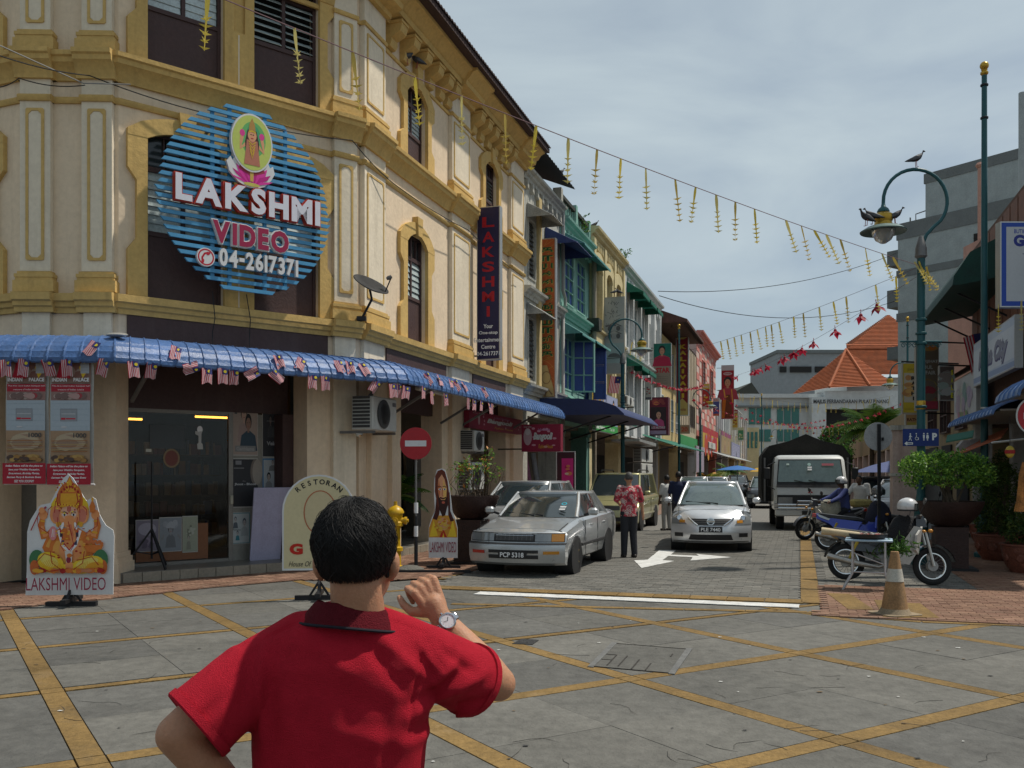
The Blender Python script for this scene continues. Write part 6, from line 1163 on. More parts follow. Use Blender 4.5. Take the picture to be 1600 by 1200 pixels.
def frboard(label,w0,w1,z0,z1,o,fn,box=None,name='fascia_sign'):
    s=thing(name,label,'sign',FR.P(rt(w0),o,z0)); MB(FR.M).box(rt(w0),rt(w1),o-.15,o,z0,z1).obj('sign_box',box or m_alu2,s); A=Art(frame(FR.P(rt(w0),o,z0),FR.u,ZZ,FR.n)); fn(A,w0-w1,z1-z0); A.obj('print',s); return s
frboard('long pale blue fascia sign with dark blue script above the right hand awnings',24.7,20.2,3.74,4.78,.5,citysign)
def muralsign(A,w,h): A.rect(.03,.03,w-.03,h-.03,(.44,.46,.48)); A.blots(.1,h*.1,w*.9,h*.9,[(.2,.3,.3),(.35,.3,.4),(.42,.45,.42),(.3,.4,.46)],30,.8,4); A.blots(.1,.05,w*.7,h*.25,[(.4,.2,.3),(.2,.3,.15)],16,.4,2)
frboard('washed out picture board left of the pale blue fascia sign on the right',28.2,24.8,3.02,4.2,.42,muralsign)
# boutique blade sign, only its left part is in the picture
s=thing('blade_sign','white blade sign with a blue border at the right edge of the picture','sign',W(1563,480,15.5)); M=frame(W(1563,480,15.5),(1,0,0),ZZ,(0,-1,0)); h=134/F*15.5; MB(frame(W(1563,480,15.5),(1,0,0),(0,1,0),ZZ)).box(0,.95,0,.16,0,h).obj('sign_box',m_alu2,s)
A=Art(M); A.rect(.02,.02,.93,h-.02,(.02,.06,.30)); A.rect(.10,.10,.85,h-.09,(.40,.41,.42)); A.text('BUTIK',.23,h-.2,.07,(.03,.05,.25),w=.20,align='l',bold=.02); A.text('Grace',.22,h-.42,.2,(.02,.03,.18),w=.62,align='l',bold=.06); A.text('women apparel',.50,.15,.13,(.04,.05,.14),w=.75,align='l',rot=90,shear=.4); A.obj('print',s); mb=MB(); mb.bar(W(1570,470,15.6),W(1700,470,16.2),.05); mb.obj('arm',m_black,s)
# old tiled house and far shops
b=thing('old_tiled_house','old ochre house with a sloping brown tiled gable, behind the right hand signs','building',FR.P(rt(38),0,0)); mb=MB(FR.M); mb.box(rt(40),rt(28.3),-7,-.2,0,4.6); mb.obj('wall',m_oldw,b); mb=MB(FR.M); mb.loft([[(rt(w),.3,4.5),(rt(w),-3,6.6),(rt(w),-7.5,4.5),(rt(w),-3,6.3)] for w in (40.2,28.2)]); mb.obj('roof',m_tile,b); mb=MB(frame(FR.P(rt(28.3),0,0),FR.n,FR.u,ZZ)); mb.prism([(-6.8,4.55),(-.1,4.55),(-3,6.3)],-.15,-.02); mb.obj('gable',m_oldw,b)
for k in range(3): MB(FR.M).box(rt(38-k*3.2),rt(36-k*3.2),-.19,-.14,.1,2.6).obj('dark_doorway',m_dark,b); pane_window(b,FR,rt(38-k*3.2),rt(36.4-k*3.2),3.0,4.2,m_brown,m_clear,2,2,-.1)
b=thing('far_shop_row','low far shop row with pale pillars and a dark arcade on the right','building',FR.P(rt(75),0,0)); mb=MB(FR.M); mb.box(rt(95),rt(40.5),-6,-2.2,0,4.4); mb.box(rt(95),rt(40.5),-2.2,0,2.9,4.4); mb.obj('wall',m_dark if False else m_oldw,b)
for k in range(9): MB(FR.M).box(rt(94-k*6.5),rt(93.2-k*6.5),-.8,.02,0,2.9).obj('pillar',m_pkw,b)
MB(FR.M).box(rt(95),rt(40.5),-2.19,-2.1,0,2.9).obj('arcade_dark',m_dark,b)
# pink pillar, hanging signs
c=V((7.78,17.9,0)); c=W(1416,HZ,24); s=thing('pink_pillar','stout stained pink plaster pillar with a capping, behind the clipped bush','pillar',(c.x,c.y,0)); MB(T(c.x,c.y,0)@RZ(-TH)).box(-.36,.36,-.4,.4,0,2.78).obj('shaft',plaster('stained_pink_plaster',(.46,.36,.31),.8,(.30,.20,.17)),s); MB(T(c.x,c.y,0)@RZ(-TH)).box(-.42,.42,-.46,.46,2.78,2.9).obj('cap',m_grime,s); MB(T(c.x,c.y,0)@RZ(-TH)).box(-.39,.39,-.43,.43,1.6,1.68).obj('band',m_grime,s)
c2=W(1452,HZ,24.5); MB(T(c2.x,c2.y,0)@RZ(-TH)).box(-.25,.25,-.4,.4,0,2.3).obj('white_pillar',m_rgrey,label='narrow pale grey pillar beside the pink one, behind the lamp post',category='pillar')
def hang(label,px0,px1,py0,py1,d,fn,arm=None,th=.1):
    p=W(px0,py1,d); q=W(px1,py0,d); s=thing('blade_sign',label,'sign',p); MB(frame(p,(1,0,0),(0,1,0),ZZ)).box(0,q.x-p.x,0,th,0,q.z-p.z).obj('sign_box',m_alu2,s); A=Art(frame(p,(1,0,0),ZZ,(0,-1,0))); fn(A,q.x-p.x,q.z-p.z); A.obj('print',s); w_=q.x-p.x
    e=FR.P(FR.t((px0+px1)/2+60) if False else rt(30),0,q.z); mb=MB(); mb.bar((p.x,d+th/2,q.z+.04),(p.x+w_+1.4,d+th/2+.5,q.z+.04),.04); mb.obj('arm',m_black,s)
def rathi(A,w,h):
    A.rect(.02,.02,w-.02,h-.02,(.44,.33,.03)); A.rect(w*.1,h*.22,w-.02,h*.8,(.42,.38,.30)); A.blots(.05,h*.25,w*.5,h*.8,[(.5,.3,.1),(.4,.2,.08)],9,.3,4)
    for i,c in enumerate('RATHI'): A.text(c,w*.72,h*(.66-.10*i),h*.075,BLK,w=w*(.1 if c=='I' else .3),bold=.05)
    A.text('JEWEL',w*.6,h*.83,h*.06,(.2,.16,.03),w=w*.6); A.text('covering',w*.5,h*.07,h*.03,(.15,.1,.02),w=w*.7)
hang('yellow blade sign with black letters stacked down it, left of the right lamp post',1410,1434,567,646,26,rathi)
def rat2(A,w,h): A.rect(.02,.02,w-.02,h-.02,(.36,.22,.10)); A.text('RATHI',w*.5,h*.5,h*.22,(.10,.03,.02),w=w*.8,bold=.05); A.rect(.05,h*.15,w-.05,h*.4,(.35,.3,.06)); A.text('covering',w*.5,h*.04,h*.08,(.1,.05,.02),w=w*.8)
hang('smaller tan sign under the yellow blade sign at the right lamp post',1415,1437,647,669,26.3,rat2)
def food(A,w,h): A.rect(.02,.02,w-.02,h-.02,(.11,.085,.06)); A.ell(w*.6,h*.92,w*.36,h*.05,(.25,.15,.05)); A.ell(w*.7,h*.92,w*.16,h*.035,(.40,.12,.02)); A.blots(.05,h*.05,w*.95,h*.5,[(.16,.10,.04),(.22,.17,.04),(.12,.09,.07),(.2,.03,.04)],40,.5,8); A.text('SARJIHAT',w*.55,h*.69,h*.055,(.32,.32,.3),w=w*.8,bold=.03); A.text('SOUL',w*.45,h*.61,h*.055,(.32,.32,.3),w=w*.55,bold=.03); A.text('AFFAIR',w*.5,h*.53,h*.055,(.32,.32,.3),w=w*.7,bold=.03); A.rect(.04,h*.03,w-.04,h*.14,(.26,.03,.05))
hang('dark brown food picture banner directly behind the right lamp post',1431,1467,535,642,25.5,food)
def sale(A,w,h): A.rect(.02,.02,w-.02,h-.02,(.09,.07,.065)); A.blots(.05,h*.1,w*.7,h*.9,[(.3,.3,.3),(.2,.17,.16),(.24,.3,.28)],22,.4,3); [A.text(c,w*.84,h*(.74-.22*i),h*.15,(.52,.48,.02),w=w*.16,bold=.05) for i,c in enumerate('SALE')]
hang('dark cloth banner with yellow letters stacked on its right side',1468,1491,572,626,24.8,sale)
m=bpy.data.objects.new('national_flag',flagmesh(21,.55,1.0)); COL.objects.link(m); m.matrix_local=frame(W(1521,523,23),(1,0,0),(0,1,0),ZZ)@RY(R(-14)); tag(m,'striped flag hanging at the left end of the pale blue fascia sign','flag')
# tarps, clothes and goods under the right awnings
def tarp(label,pts,m): tag(MB().add([tuple(p) for p in pts]+[tuple(V(p)-ZZ*.03) for p in pts],[(0,1,2,3),(7,6,5,4),(0,4,5,1),(1,5,6,2),(2,6,7,3),(3,7,4,0)]).obj('tarpaulin',m),label,'tarpaulin')
tarp('orange and brown tarpaulin sloping over the goods on the right',[W(1478,716,19.5),W(1565,682,17.2),W(1575,668,18.6),W(1490,704,21)],mat('orange_tarp',(.32,.09,.04),.7,var=.25,sc_=5)); tarp('dark green tarpaulin behind the orange one',[W(1478,690,22),W(1520,682,20.5),W(1522,672,21.5),W(1480,680,23)],m_gcan)
for i,(px,py,cl,lb) in enumerate(((1508,688,(.36,.36,.36),'white shirt hung on the left of the rail under the awnings'),(1520,686,(.30,.31,.32),'grey white shirt hung in the middle of the rail under the awnings'),(1532,688,(.27,.25,.25),'dull grey shirt hung on the right of the rail under the awnings'))):
    p=W(px,py,19.4); mb=MB(frame(p,(1,0,0),(0,1,0),ZZ)); mb.loft([[(x*wd,y*.06+.02*sin(x*5+k),-k*.14) for x,y in ((-1,-1),(0,-1.3),(1,-1),(1,1),(0,1.3),(-1,1))] for k,wd in enumerate((.05,.17,.15,.14,.15,.14))]); tag(mb.obj('hung_shirt',mat('shirt_cloth_%d'%i,cl,.8,var=.2)),lb,'shirt')
p=W(1607,722,15); mb=MB(frame(p,(1,0,0),(0,1,0),ZZ)); mb.loft([[(x*wd,y*.07+.03*sin(x*4+k),-k*.2) for x,y in ((-1,-1),(-.3,-1.4),(.4,-1),(1,-1.2),(1,1),(0,1.2),(-1,1))] for k,wd in enumerate((.05,.12,.15,.17,.2))]); tag(mb.obj('hung_dress',mat('orange_dress',(.42,.18,.05),.8,var=.6,sc_=7,patch=1,stain=.6)),'orange patterned dress hanging at the right edge','dress')
c=W(1578,706,15); s=thing('hanging_ball','small yellow and red hanging ball at the right edge under the awning','ornament',c); MB(T(*c)).ell((0,0,0),(.07,.07,.10),12,8).obj('ball',mat('ball_yellow',(.45,.34,.05),.6),s); MB(T(*c)).lathe([(.074,-.03),(.078,0),(.074,.03)],n=14,caps=False).obj('band',mat('ball_red',(.3,.02,.02),.6),s); MB().tube([c+ZZ*.1,W(1578,650,15)],.005,5).obj('cord',m_wire,s)
tag(MB().tube([W(1550,692,16.4),W(1640,682,13.6)],.02,6).obj('clothes_rail',m_alu2),'pale metal clothes rail at the right edge','rail')
# second no entry disc, cut by the frame
c=W(1616,650,14.2); s=thing('no_entry_sign','red no entry disc cut off by the right edge of the picture','road sign',(c.x,c.y,0)); MB(T(c.x,c.y-.03,c.z)).lathe_ax([(.275,0),(.275,.012),(0,.012)],(0,0,0),(0,-1,0),36).obj('disc',MC['sign_red'],s); MB(T(c.x,c.y-.028,c.z)).lathe_ax([(.30,0),(.30,.010),(0,.010)],(0,0,0),(0,-1,0),36).obj('rim',m_alu2,s); a=Art(T(c.x,c.y-.043,c.z)@RX(R(90))); a.rect(-.185,-.05,.185,.05,(.62,.62,.63)); a.obj('white_bar',s); MB(T(c.x,c.y,0)).tube([(0,0,0),(0,0,c.z)],.03,8).obj('pole',m_black,s)
# back of a round sign
c=W(1372,682,18); s=thing('round_sign_back','grey back of a round road sign on a black pole among the motorcycles','road sign',(c.x,c.y,0)); MB(T(c.x,c.y,c.z)).lathe_ax([(.275,0),(.275,.012),(0,.012)],(0,0,0),(0,-1,0),36).obj('disc',mat('sign_back_grey',(.36,.36,.36),.5,.2,var=.2,sc_=5,streak=.2),s); MB(T(c.x,c.y-.05,0)).box(-.028,.028,-.02,.02,0,c.z+.24).obj('pole',m_black,s); MB(T(c.x+.08,c.y-.016,c.z-.05)).box(-.02,.02,-.02,.002,-.03,.03).obj('bracket',m_black,s)
# ---------------------------------------------------------------- lamps and flagpoles
m_lampgl=mat('lamp_bowl',(.45,.46,.44),.15,var=.05,trans=.5)
def lamp(x,y,label,mir=False,cross=False,H=7.25):
    s=thing('street_lamp',label,'street lamp',(x,y,0),group='street lamps'); k=1 if mir else -1; M=T(x,y,0)
    MB(M).lathe([(.17,0),(.17,.25),(.13,.3),(.12,1.0),(.14,1.03),(.14,1.12),(.09,1.2),(.075,1.3)],n=16).obj('base',m_pole,s)
    b=MB(M); b.lathe([(.075,1.3),(.07,H*.78)],n=14); 
    for z in (H*.40,H*.56,H*.585,H*.62): b.lathe([(.072,z-.03),(.10,z-.015),(.10,z+.015),(.072,z+.03)],n=14,caps=False)
    b.obj('pole',m_pole,s); MB(M).lathe([(.075,H*.775),(.11,H*.78),(.10,H*.79),(.10,H*.80),(.07,H*.815),(.04,H*.83)],n=14).obj('collar',m_steel,s)
    r=.585; cz=H-r; cx=.105*k
    pts=[(0,0,H*.79),(-k*.015,0,H-1.40),(-k*.10,0,H-1.20),(-k*.225,0,H-1.06)]+[(cx-k*r*cos(a),0,cz+r*sin(a)) for a in [R(-38+i*220/20) for i in range(21)]]
    q=pts[-1]; pts+=[(q[0],0,q[2]-.03)]
    b=MB(M); b.tube(pts,.032,10); b.obj('arm',m_pole,s); lx,lz=pts[-1][0],pts[-1][2]
    b=MB(M@T(lx,0,lz)); b.lathe([(.03,.02),(.045,-.05),(.09,-.09),(.11,-.13),(.11,-.15)],n=18); b.obj('cap',m_pole,s)
    b=MB(M@T(lx,0,lz)); b.lathe([(.10,-.15),(.17,-.20),(.18,-.26),(.15,-.33),(.17,-.40)],n=20); b.obj('gold_bell',m_gold,s)
    b=MB(M@T(lx,0,lz)); b.lathe([(.16,-.39),(.30,-.43),(.41,-.50),(.40,-.52),(.28,-.47),(.15,-.44)],n=28); b.obj('shade',mat('lamp_shade_green',(.13,.19,.18),.4,.3,var=.2),s)
    b=MB(M@T(lx,0,lz)); b.lathe([(.21,-.485),(.20,-.55),(.14,-.66),(.05,-.72),(0,-.725)],n=20); b.obj('bowl',m_lampgl,s)
    if cross:
        z=H*.565; MB(M).tube([(-.38,0,z),(.38,0,z)],.018,8).obj('crossbar',m_pole,s)
        for sg in (-1,1):
            b=MB(M)
            for j in range(3): cx=sg*(.12+.1*j); b.tube([(cx+.05*cos(a*.5)*(1-a/24),0,z-.07+.05*sin(a*.5)*(1-a/24)) for a in range(18)],.007,5)
            b.obj('scrollwork',m_pole,s,kind='stuff')
    return s
LP=W(1439,HZ,17.0)
rl=lamp(LP.x,LP.y,'nearest green street lamp with a gold bell, beside the clipped bush on the right',cross=True)
MB(T(LP.x,LP.y,0)).lathe([(.074,2.85),(.078,2.86),(.078,3.0),(.074,3.01)],n=14,caps=False).obj('gold_band',m_gold,rl)
for i,(px,d,mir,lb) in enumerate(((973,33.6,True,'green street lamp at the left kerb before the picture banner'),(1094,62,True,'small far green street lamp in front of the chequered house'),(1412,47,False,'far green street lamp beyond the yellow blade sign on the right'),(1214,120,False,'tiny farthest street lamp over the truck canopy'))):
    p=W(px,HZ,d); lamp(p.x,p.y,lb,mir)
def flagpole(px,d,label,H=9.7):
    p=W(px,HZ,d); s=thing('flagpole',label,'flagpole',(p.x,p.y,0),group='green flagpoles'); M=T(p.x,p.y,0); MB(M).lathe([(.19,0),(.19,.1),(.13,.14),(.13,.62),(.15,.64),(.15,.70),(.10,.74),(.10,1.1),(.11,1.14),(.075,1.2)],n=16).obj('base',m_pole,s); MB(M).lathe([(.072,1.2),(.05,H-.12)],n=12).obj('pole',m_pole,s); MB(M).lathe([(.05,H-.13),(.075,H-.10),(.075,H-.07),(.05,H-.05),(.06,H-.02)],n=14).ell((0,0,H+.06),.085,14,10).obj('gold_ball',m_gold,s)
    for z in (H-.35,H-1.0,2.95): MB(M).lathe([(.056,z),(.075,z+.01),(.075,z+.04),(.056,z+.05)],n=10,caps=False).obj('band',m_black if z>3 else m_alu2,s)
    return s
fpo=flagpole(1538,18.4,'tall green flagpole with a gold ball, nearest, between the bush and the potted shrubs'); flagpole(1061,51,'green flagpole with a gold ball in front of the tall maroon sign'); flagpole(1190,96,'thin far flagpole at the end of the left row'); flagpole(1418,48.5,'green flagpole with a gold ball behind the nearest street lamp')
p=W(1538,HZ,18.4); a=Art(T(p.x-.02,p.y-.105,0)@RX(R(90))); [a.rect(-.03,z,.015,z+h,c) for z,h,c in ((1.62,.1,(.2,.4,.45)),(1.75,.12,(.4,.45,.45)),(1.45,.08,(.4,.42,.42)))]; a.obj('sticker',fpo)
# blue direction sign on the lamp post
p=W(1411,697,16.86); q=W(1467,670,16.86); s=thing('direction_sign','small blue sign with white walking, wheelchair, toilet and parking symbols on the lamp post','road sign',p); w_,h=q.x-p.x,q.z-p.z; MB(frame(p,(1,0,0),(0,1,0),ZZ)).box(0,w_,0,.015,0,h).obj('plate',mat('sign_blue',(.01,.03,.16),.4,var=.1),s)
A=Art(frame(p,(1,0,0),ZZ,(0,-1,0))); A.text('P',w_*.88,h*.34,h*.42,WHT,bold=.05)
def toilet(x,sk):
    A.ell(x,h*.72,.014,.014,WHT,n=10); A.poly([(x-.018,h*.65),(x+.018,h*.65),(x+(.026 if sk else .014),h*.45),(x-(.026 if sk else .014),h*.45)],WHT); A.rect(x-.011,h*.32,x-.002,h*.46,WHT); A.rect(x+.002,h*.32,x+.011,h*.46,WHT)
toilet(w_*.58,0); toilet(w_*.68,1)
x=w_*.2; A.ell(x,h*.70,.014,.014,WHT,n=10); A.line([(x,h*.64),(x-.004,h*.5)],.022,WHT); A.line([(x-.004,h*.5),(x+.022,h*.3)],.011,WHT); A.line([(x-.004,h*.5),(x-.028,h*.3)],.011,WHT); A.line([(x,h*.62),(x+.03,h*.52)],.009,WHT); A.line([(x,h*.62),(x-.026,h*.52)],.009,WHT)
x=w_*.38; A.ell(x-.01,h*.72,.012,.012,WHT,n=10); A.line([(x-.008,h*.66),(x-.004,h*.5),(x+.022,h*.49),(x+.034,h*.36)],.01,WHT); A.ring(x,h*.45,.034,.034,.008,WHT,20,120,380)
A.line([(w_*.07,h*.15),(w_*.27,h*.15)],.04,WHT); A.poly([(w_*.03,h*.15),(w_*.11,h*.28),(w_*.11,h*.02)],WHT); A.rect(w_*.12,h*.13,w_*.25,h*.17,(.01,.03,.16)); A.obj('symbols',s)
# ---------------------------------------------------------------- plants
m_leaf=[mat('leaf_green_%d'%i,c,.5,var=.25,sc_=9,spec=.4,translu=.35) for i,c in enumerate([(.08,.20,.025),(.14,.30,.04),(.24,.40,.06),(.045,.12,.018)])]
m_bark=mat('bark',(.09,.065,.045),.9,var=.35,sc_=12,bump=.5); m_bowl=mat('dark_terracotta',(.035,.017,.014),.55,var=.35,sc_=4,bump=.3,streak=.2,dirt=(.09,.05,.04)); m_soil=mat('soil',(.04,.03,.02),.95,bump=.5)
def leaves(pts,size,r,par,name='leaf',mats=None,asp=.5,up=.4):
    mats=mats or m_leaf; mbs=[MB() for _ in mats]
    for p,k in pts:
        d=V((r.gauss(0,1),r.gauss(0,1),r.gauss(up,.7))).normalized(); a=d.orthogonal().normalized(); b=d.cross(a); an=r.uniform(0,6.28); u=a*cos(an)+b*sin(an); v=d.cross(u); L_=size*r.uniform(.6,1.25); w_=L_*asp
        p=V(p); m=mbs[k if k is not None else r.randrange(len(mats))]
        m.add([p-u*L_/2,p+v*w_/2+d*L_*.10,p+u*L_/2,p-v*w_/2+d*L_*.10],[(0,1,2),(0,2,3)])
    for m,mm in zip(mbs,mats):
        if m.v: m.obj(name,mm,par,ang=None,kind='stuff')
def bowlplanter(x,y,label,r=.55,zr=1.2):
    s=thing('bowl_planter',label,'planter',(x,y,0),group='bowl planters'); M=T(x,y,0); MB(M).lathe([(r*.25,zr-.46),(r*.55,zr-.40),(r*.85,zr-.22),(r*.98,zr-.06),(r,zr),(r*.93,zr),(r*.88,zr-.10),(0,zr-.10)],n=32).obj('bowl',m_bowl,s); b=MB(M@RZ(-TH)); b.box(-.26,.26,-.26,.26,.06,zr-.44); b.obj('pedestal',m_bowl,s); MB(M@RZ(-TH)).box(-.40,.40,-.36,.36,0,.06).obj('plinth',m_black,s); MB(M).lathe([(r*.88,zr-.07),(r*.4,zr-.03),(0,zr-.01)],n=20).obj('soil',m_soil,s); return s
c=W(1484,HZ,16.1); bp_=bowlplanter(c.x,c.y,'dark bowl planter on a square pedestal holding the clipped green bush')
s=thing('clipped_bush','round topped bright green bush growing in the right hand bowl planter','bush',(c.x,c.y,1.15)); r_=random.Random(11); b=MB()
for k in range(9):
    an=r_.uniform(0,6.28); e=V((c.x+.5*cos(an)*r_.uniform(.3,1),c.y+.4*sin(an),1.75)); p0=V((c.x+r_.uniform(-.12,.12),c.y+r_.uniform(-.1,.1),1.12)); b.tube([p0,p0.lerp(e,.5)+V((r_.uniform(-.05,.05),0,.08)),e],[.025,.016,.006],6)
b.obj('stem',m_bark,s,kind='stuff'); pts=[]
clumps=[]
for k in range(60):
    th_,u=r_.uniform(0,6.28),r_.uniform(-.55,1); rr=math.sqrt(max(0,1-u*u*.8)); clumps.append((c.x-.08+.70*rr*cos(th_)*r_.uniform(.6,1.05),c.y+.55*rr*sin(th_)*r_.uniform(.6,1.05),1.63+.34*u+.06*rr,r_.uniform(.11,.2)))
for (x,y,z,q) in clumps:
    for i in range(100): d=V((r_.gauss(0,1),r_.gauss(0,1),r_.gauss(0,.8))); d*=q*r_.uniform(.5,1.05)/max(.3,d.length); pts.append(((x+d.x,y+d.y,z+d.z*.8),None))
for k in range(24):
    an=r_.uniform(0,6.28); q=r_.uniform(.66,.9)
    for i in range(12): pts.append(((c.x+q*cos(an)+r_.gauss(0,.05),c.y+.6*q*sin(an)+r_.gauss(0,.05),1.62+r_.gauss(.05,.1)),None))
leaves(pts,.062,r_,s)
c=W(737,HZ,17.2); bowlplanter(c.x,c.y,'dark bowl planter with bare twigs, left of the parked silver saloon',.52,1.27)
s=thing('twiggy_shrub','straggly shrub of bare twigs and few leaves in the left bowl planter','shrub',(c.x,c.y,1.2)); b=MB(); pts=[]; r_=random.Random(4)
for k in range(26):
    p=V((c.x+r_.uniform(-.35,.35),c.y+r_.uniform(-.3,.3),1.18)); e=p+V((r_.uniform(-.3,.3),r_.uniform(-.2,.2),r_.uniform(.3,.95))); m_=p.lerp(e,.55)+V((r_.uniform(-.08,.08),0,0)); b.tube([p,m_,e],[.011,.007,.004],5)
    for j in range(3): f=e.lerp(p,r_.uniform(0,.5)); g_=f+V((r_.uniform(-.18,.18),r_.uniform(-.1,.1),r_.uniform(.02,.2))); b.tube([f,g_],.004,4); [pts.append(((g_.x+r_.gauss(0,.04),g_.y+r_.gauss(0,.04),g_.z+r_.gauss(0,.04)),None)) for _ in range(7 if g_.z>1.75 else 3)]
b.obj('twig',m_bark,s,kind='stuff'); leaves(pts,.075,r_,s,mats=[m_leaf[1],m_leaf[2],mat('orange_leaf',(.40,.16,.03),.6),m_leaf[0]],asp=.4)
def pot(px,py,rad,h,label,bush,bh,bw_,n,seed,asp=.18):
    c=G(px,py); s=thing('clay_pot',label,'pot',c); MB(T(*c)).lathe([(rad*.62,0),(rad*.85,h*.3),(rad*.98,h*.75),(rad,h*.93),(rad*1.06,h*.95),(rad*1.06,h),(rad*.9,h),(rad*.86,h*.9),(0,h*.88)],n=24).obj('pot_body',mat('glazed_terracotta',(.16,.055,.035),.4,var=.4,sc_=7,bump=.6,bs=9),s)
    for k in range(8): an=k*.785; MB(T(*c)).lathe_ax([(rad*.2,0),(rad*.16,.02),(.0,.03)],(rad*.9*cos(an),rad*.9*sin(an),h*.55),(cos(an),sin(an),-.1),8).obj('relief',MC['glazed_terracotta'],s)
    q=thing('potted_shrub',bush,'shrub',(c.x,c.y,h)); r=random.Random(seed); pts=[]; b=MB()
    for k in range(10): an=r.uniform(0,6.28); b.tube([(c.x,c.y,h*.88),(c.x+bw_*.3*cos(an),c.y+bw_*.3*sin(an),h+bh*.7)],[.02,.006],5)
    b.obj('stem',m_bark,q,kind='stuff')
    for k in range(n): z=r.uniform(0.02,1); w_=bw_*(.45+.55*math.sin(PI*min(1,z*.85+.12)))*math.sqrt(r.uniform(0,1))*r.choice((1,1,.8,1.12)); an=r.uniform(0,6.28); an=an+.5*math.sin(an*3+z*8); pts.append(((c.x+w_*cos(an),c.y+w_*sin(an),h+bh*z),None))
    leaves(pts,.11,r,q,mats=[mat('conifer_%d'%i,cl,.6,var=.3,sc_=8,translu=.3) for i,cl in enumerate(((.035,.085,.015),(.06,.11,.02),(.10,.13,.02),(.02,.05,.01)))],asp=asp,up=1.0)
pot(1562,876,.46,.52,'large relief patterned clay pot at the foot of the nearest flagpole','tall feathery green shrub in the large clay pot beside the flagpole',1.35,.52,4200,1); pot(1607,896,.42,.5,'relief patterned clay pot cut by the right edge of the picture','low green shrub in the pot at the right edge',.5,.42,1500,2)
pot(1588,858,.4,.45,'clay pot behind the nearest large pots at the right edge','broad olive green shrub at the back of the potted shrubs on the right',1.75,.75,4200,3); pot(1532,846,.25,.42,'small plain terracotta pot behind the flagpole base','small dark tuft in the pot behind the flagpole',.25,.2,300,5)
# palm in the arcade, palm and trees down the street
m_palm=[mat('palm_green_%d'%i,c,.5,var=.25,sc_=6,translu=.3) for i,c in enumerate([(.03,.09,.015),(.08,.15,.02),(.15,.19,.03)])]
def palm(loc,label,h,L_,n,seed,tr=.06,name='palm_tree',mats=None):
    s=thing(name,label,'palm',loc); r=random.Random(seed); M=T(*loc); MB(M).tube([(0,0,0),(.03,.02,h*.5),(0,0,h)],[tr,tr*.8,tr*.7],8).obj('trunk',m_bark,s); ms=mats or m_palm; mbs=[MB(M) for _ in ms]
    for k in range(n):
        an=k*2.4+r.uniform(-.2,.2); el=R(r.uniform(5,75)); pts=[]; p=V((0,0,h))
        for j in range(8): t=j/7; e=el-t*R(75); pts.append(p.copy()); p=p+V((cos(an)*cos(e),sin(an)*cos(e),sin(e)))*(L_/8)
        m=mbs[r.randrange(len(ms))]; m.tube(pts,[.018*L_*(1-j/9) for j in range(8)],4); sd=V((-sin(an),cos(an),0))
        for j in range(14):
            t=.12+.86*j/13; i0=min(6,int(t*7)); q=pts[i0].lerp(pts[i0+1],t*7-i0); ll=L_*.32*math.sin(PI*(.15+.8*t)); f=(pts[i0+1]-pts[i0]).normalized()
            for sg in (-1,1):
                tip=q+(sd*sg*.8+f*.6-ZZ*.35).normalized()*ll; w_=f*(.02*L_+.012); m.add([q-w_,q+w_,tip+w_*.2,tip-w_*.2],[(0,1,2,3)])
    for m,mm in zip(mbs,ms):
        if m.v: m.obj('frond',mm,s,ang=None,kind='stuff')
    return s
p=FC.P(2.7,-.55,.0); palm((p.x,p.y,.35),'dark arching palm in a white bucket inside the arcade by the fire hydrant',.8,1.0,14,3,.03,'arcade_palm'); tag(MB(T(p.x,p.y,.17)).lathe([(.11,0),(.14,.36),(.15,.36),(.15,.38),(.13,.38),(.12,.3),(0,.3)],n=18).obj('bucket',m_tubew),'white plastic bucket at the foot of the arcade palm','bucket')
p=W(1362,HZ,58); palm((p.x,p.y,0),'bright green palm with a shaggy crown before the civic building',4.3,2.9,44,7,.18,mats=[mat('palm_bright_%d'%i,c,.5,var=.25,sc_=6,translu=.35) for i,c in enumerate([(.10,.22,.03),(.20,.32,.05),(.30,.36,.07)])]); p=W(1106,HZ,66); palm((p.x,p.y,0),'short palm with one yellow orange frond by the far left shops',.9,1.6,16,9,.08,mats=[m_palm[1],m_palm[2],mat('frond_orange',(.45,.22,.02),.6)]); p=W(1140,HZ,74); palm((p.x,p.y,0),'second short green palm by the far left shops',1.6,1.7,16,10,.08)
def tree(px,d,h,rad,label,seed,mats):
    p=W(px,HZ,d); s=thing('broadleaf_tree',label,'tree',(p.x,d,0)); r=random.Random(seed); b=MB(); b.tube([(p.x,d,0),(p.x+.1,d,h*.4),(p.x,d,h*.7)],[.22,.17,.08],8)
    for k in range(7): an=k*.9; b.tube([(p.x,d,h*.4),(p.x+rad*.6*cos(an),d+rad*.6*sin(an),h*.75)],[.09,.03],6)
    b.obj('trunk',m_bark,s); pts=[]
    for k in range(38):
        th_=r.uniform(0,6.28); u=r.uniform(-.9,1); q=math.sqrt(1-u*u); x,y,z=p.x+rad*q*cos(th_)*.8,d+rad*q*sin(th_)*.8,h*.66+h*.3*u
        for i in range(70): pts.append(((x+r.gauss(0,rad*.15),y+r.gauss(0,rad*.15),z+r.gauss(0,rad*.13)),None))
    leaves(pts,.22,r,s,name='crown',mats=mats)
dk=[m_leaf[3],mat('tree_green',(.025,.06,.015),.6,var=.3,translu=.3),m_leaf[0]]
tree(1306,72,5.6,1.3,'dark green tree left of the shaggy palm before the civic building',1,dk); tree(1402,68,4.6,1.3,'dark tree right of the shaggy palm, behind the round sign',2,dk); tree(1345,84,4.6,1.5,'dark tree behind the shaggy palm',3,dk)
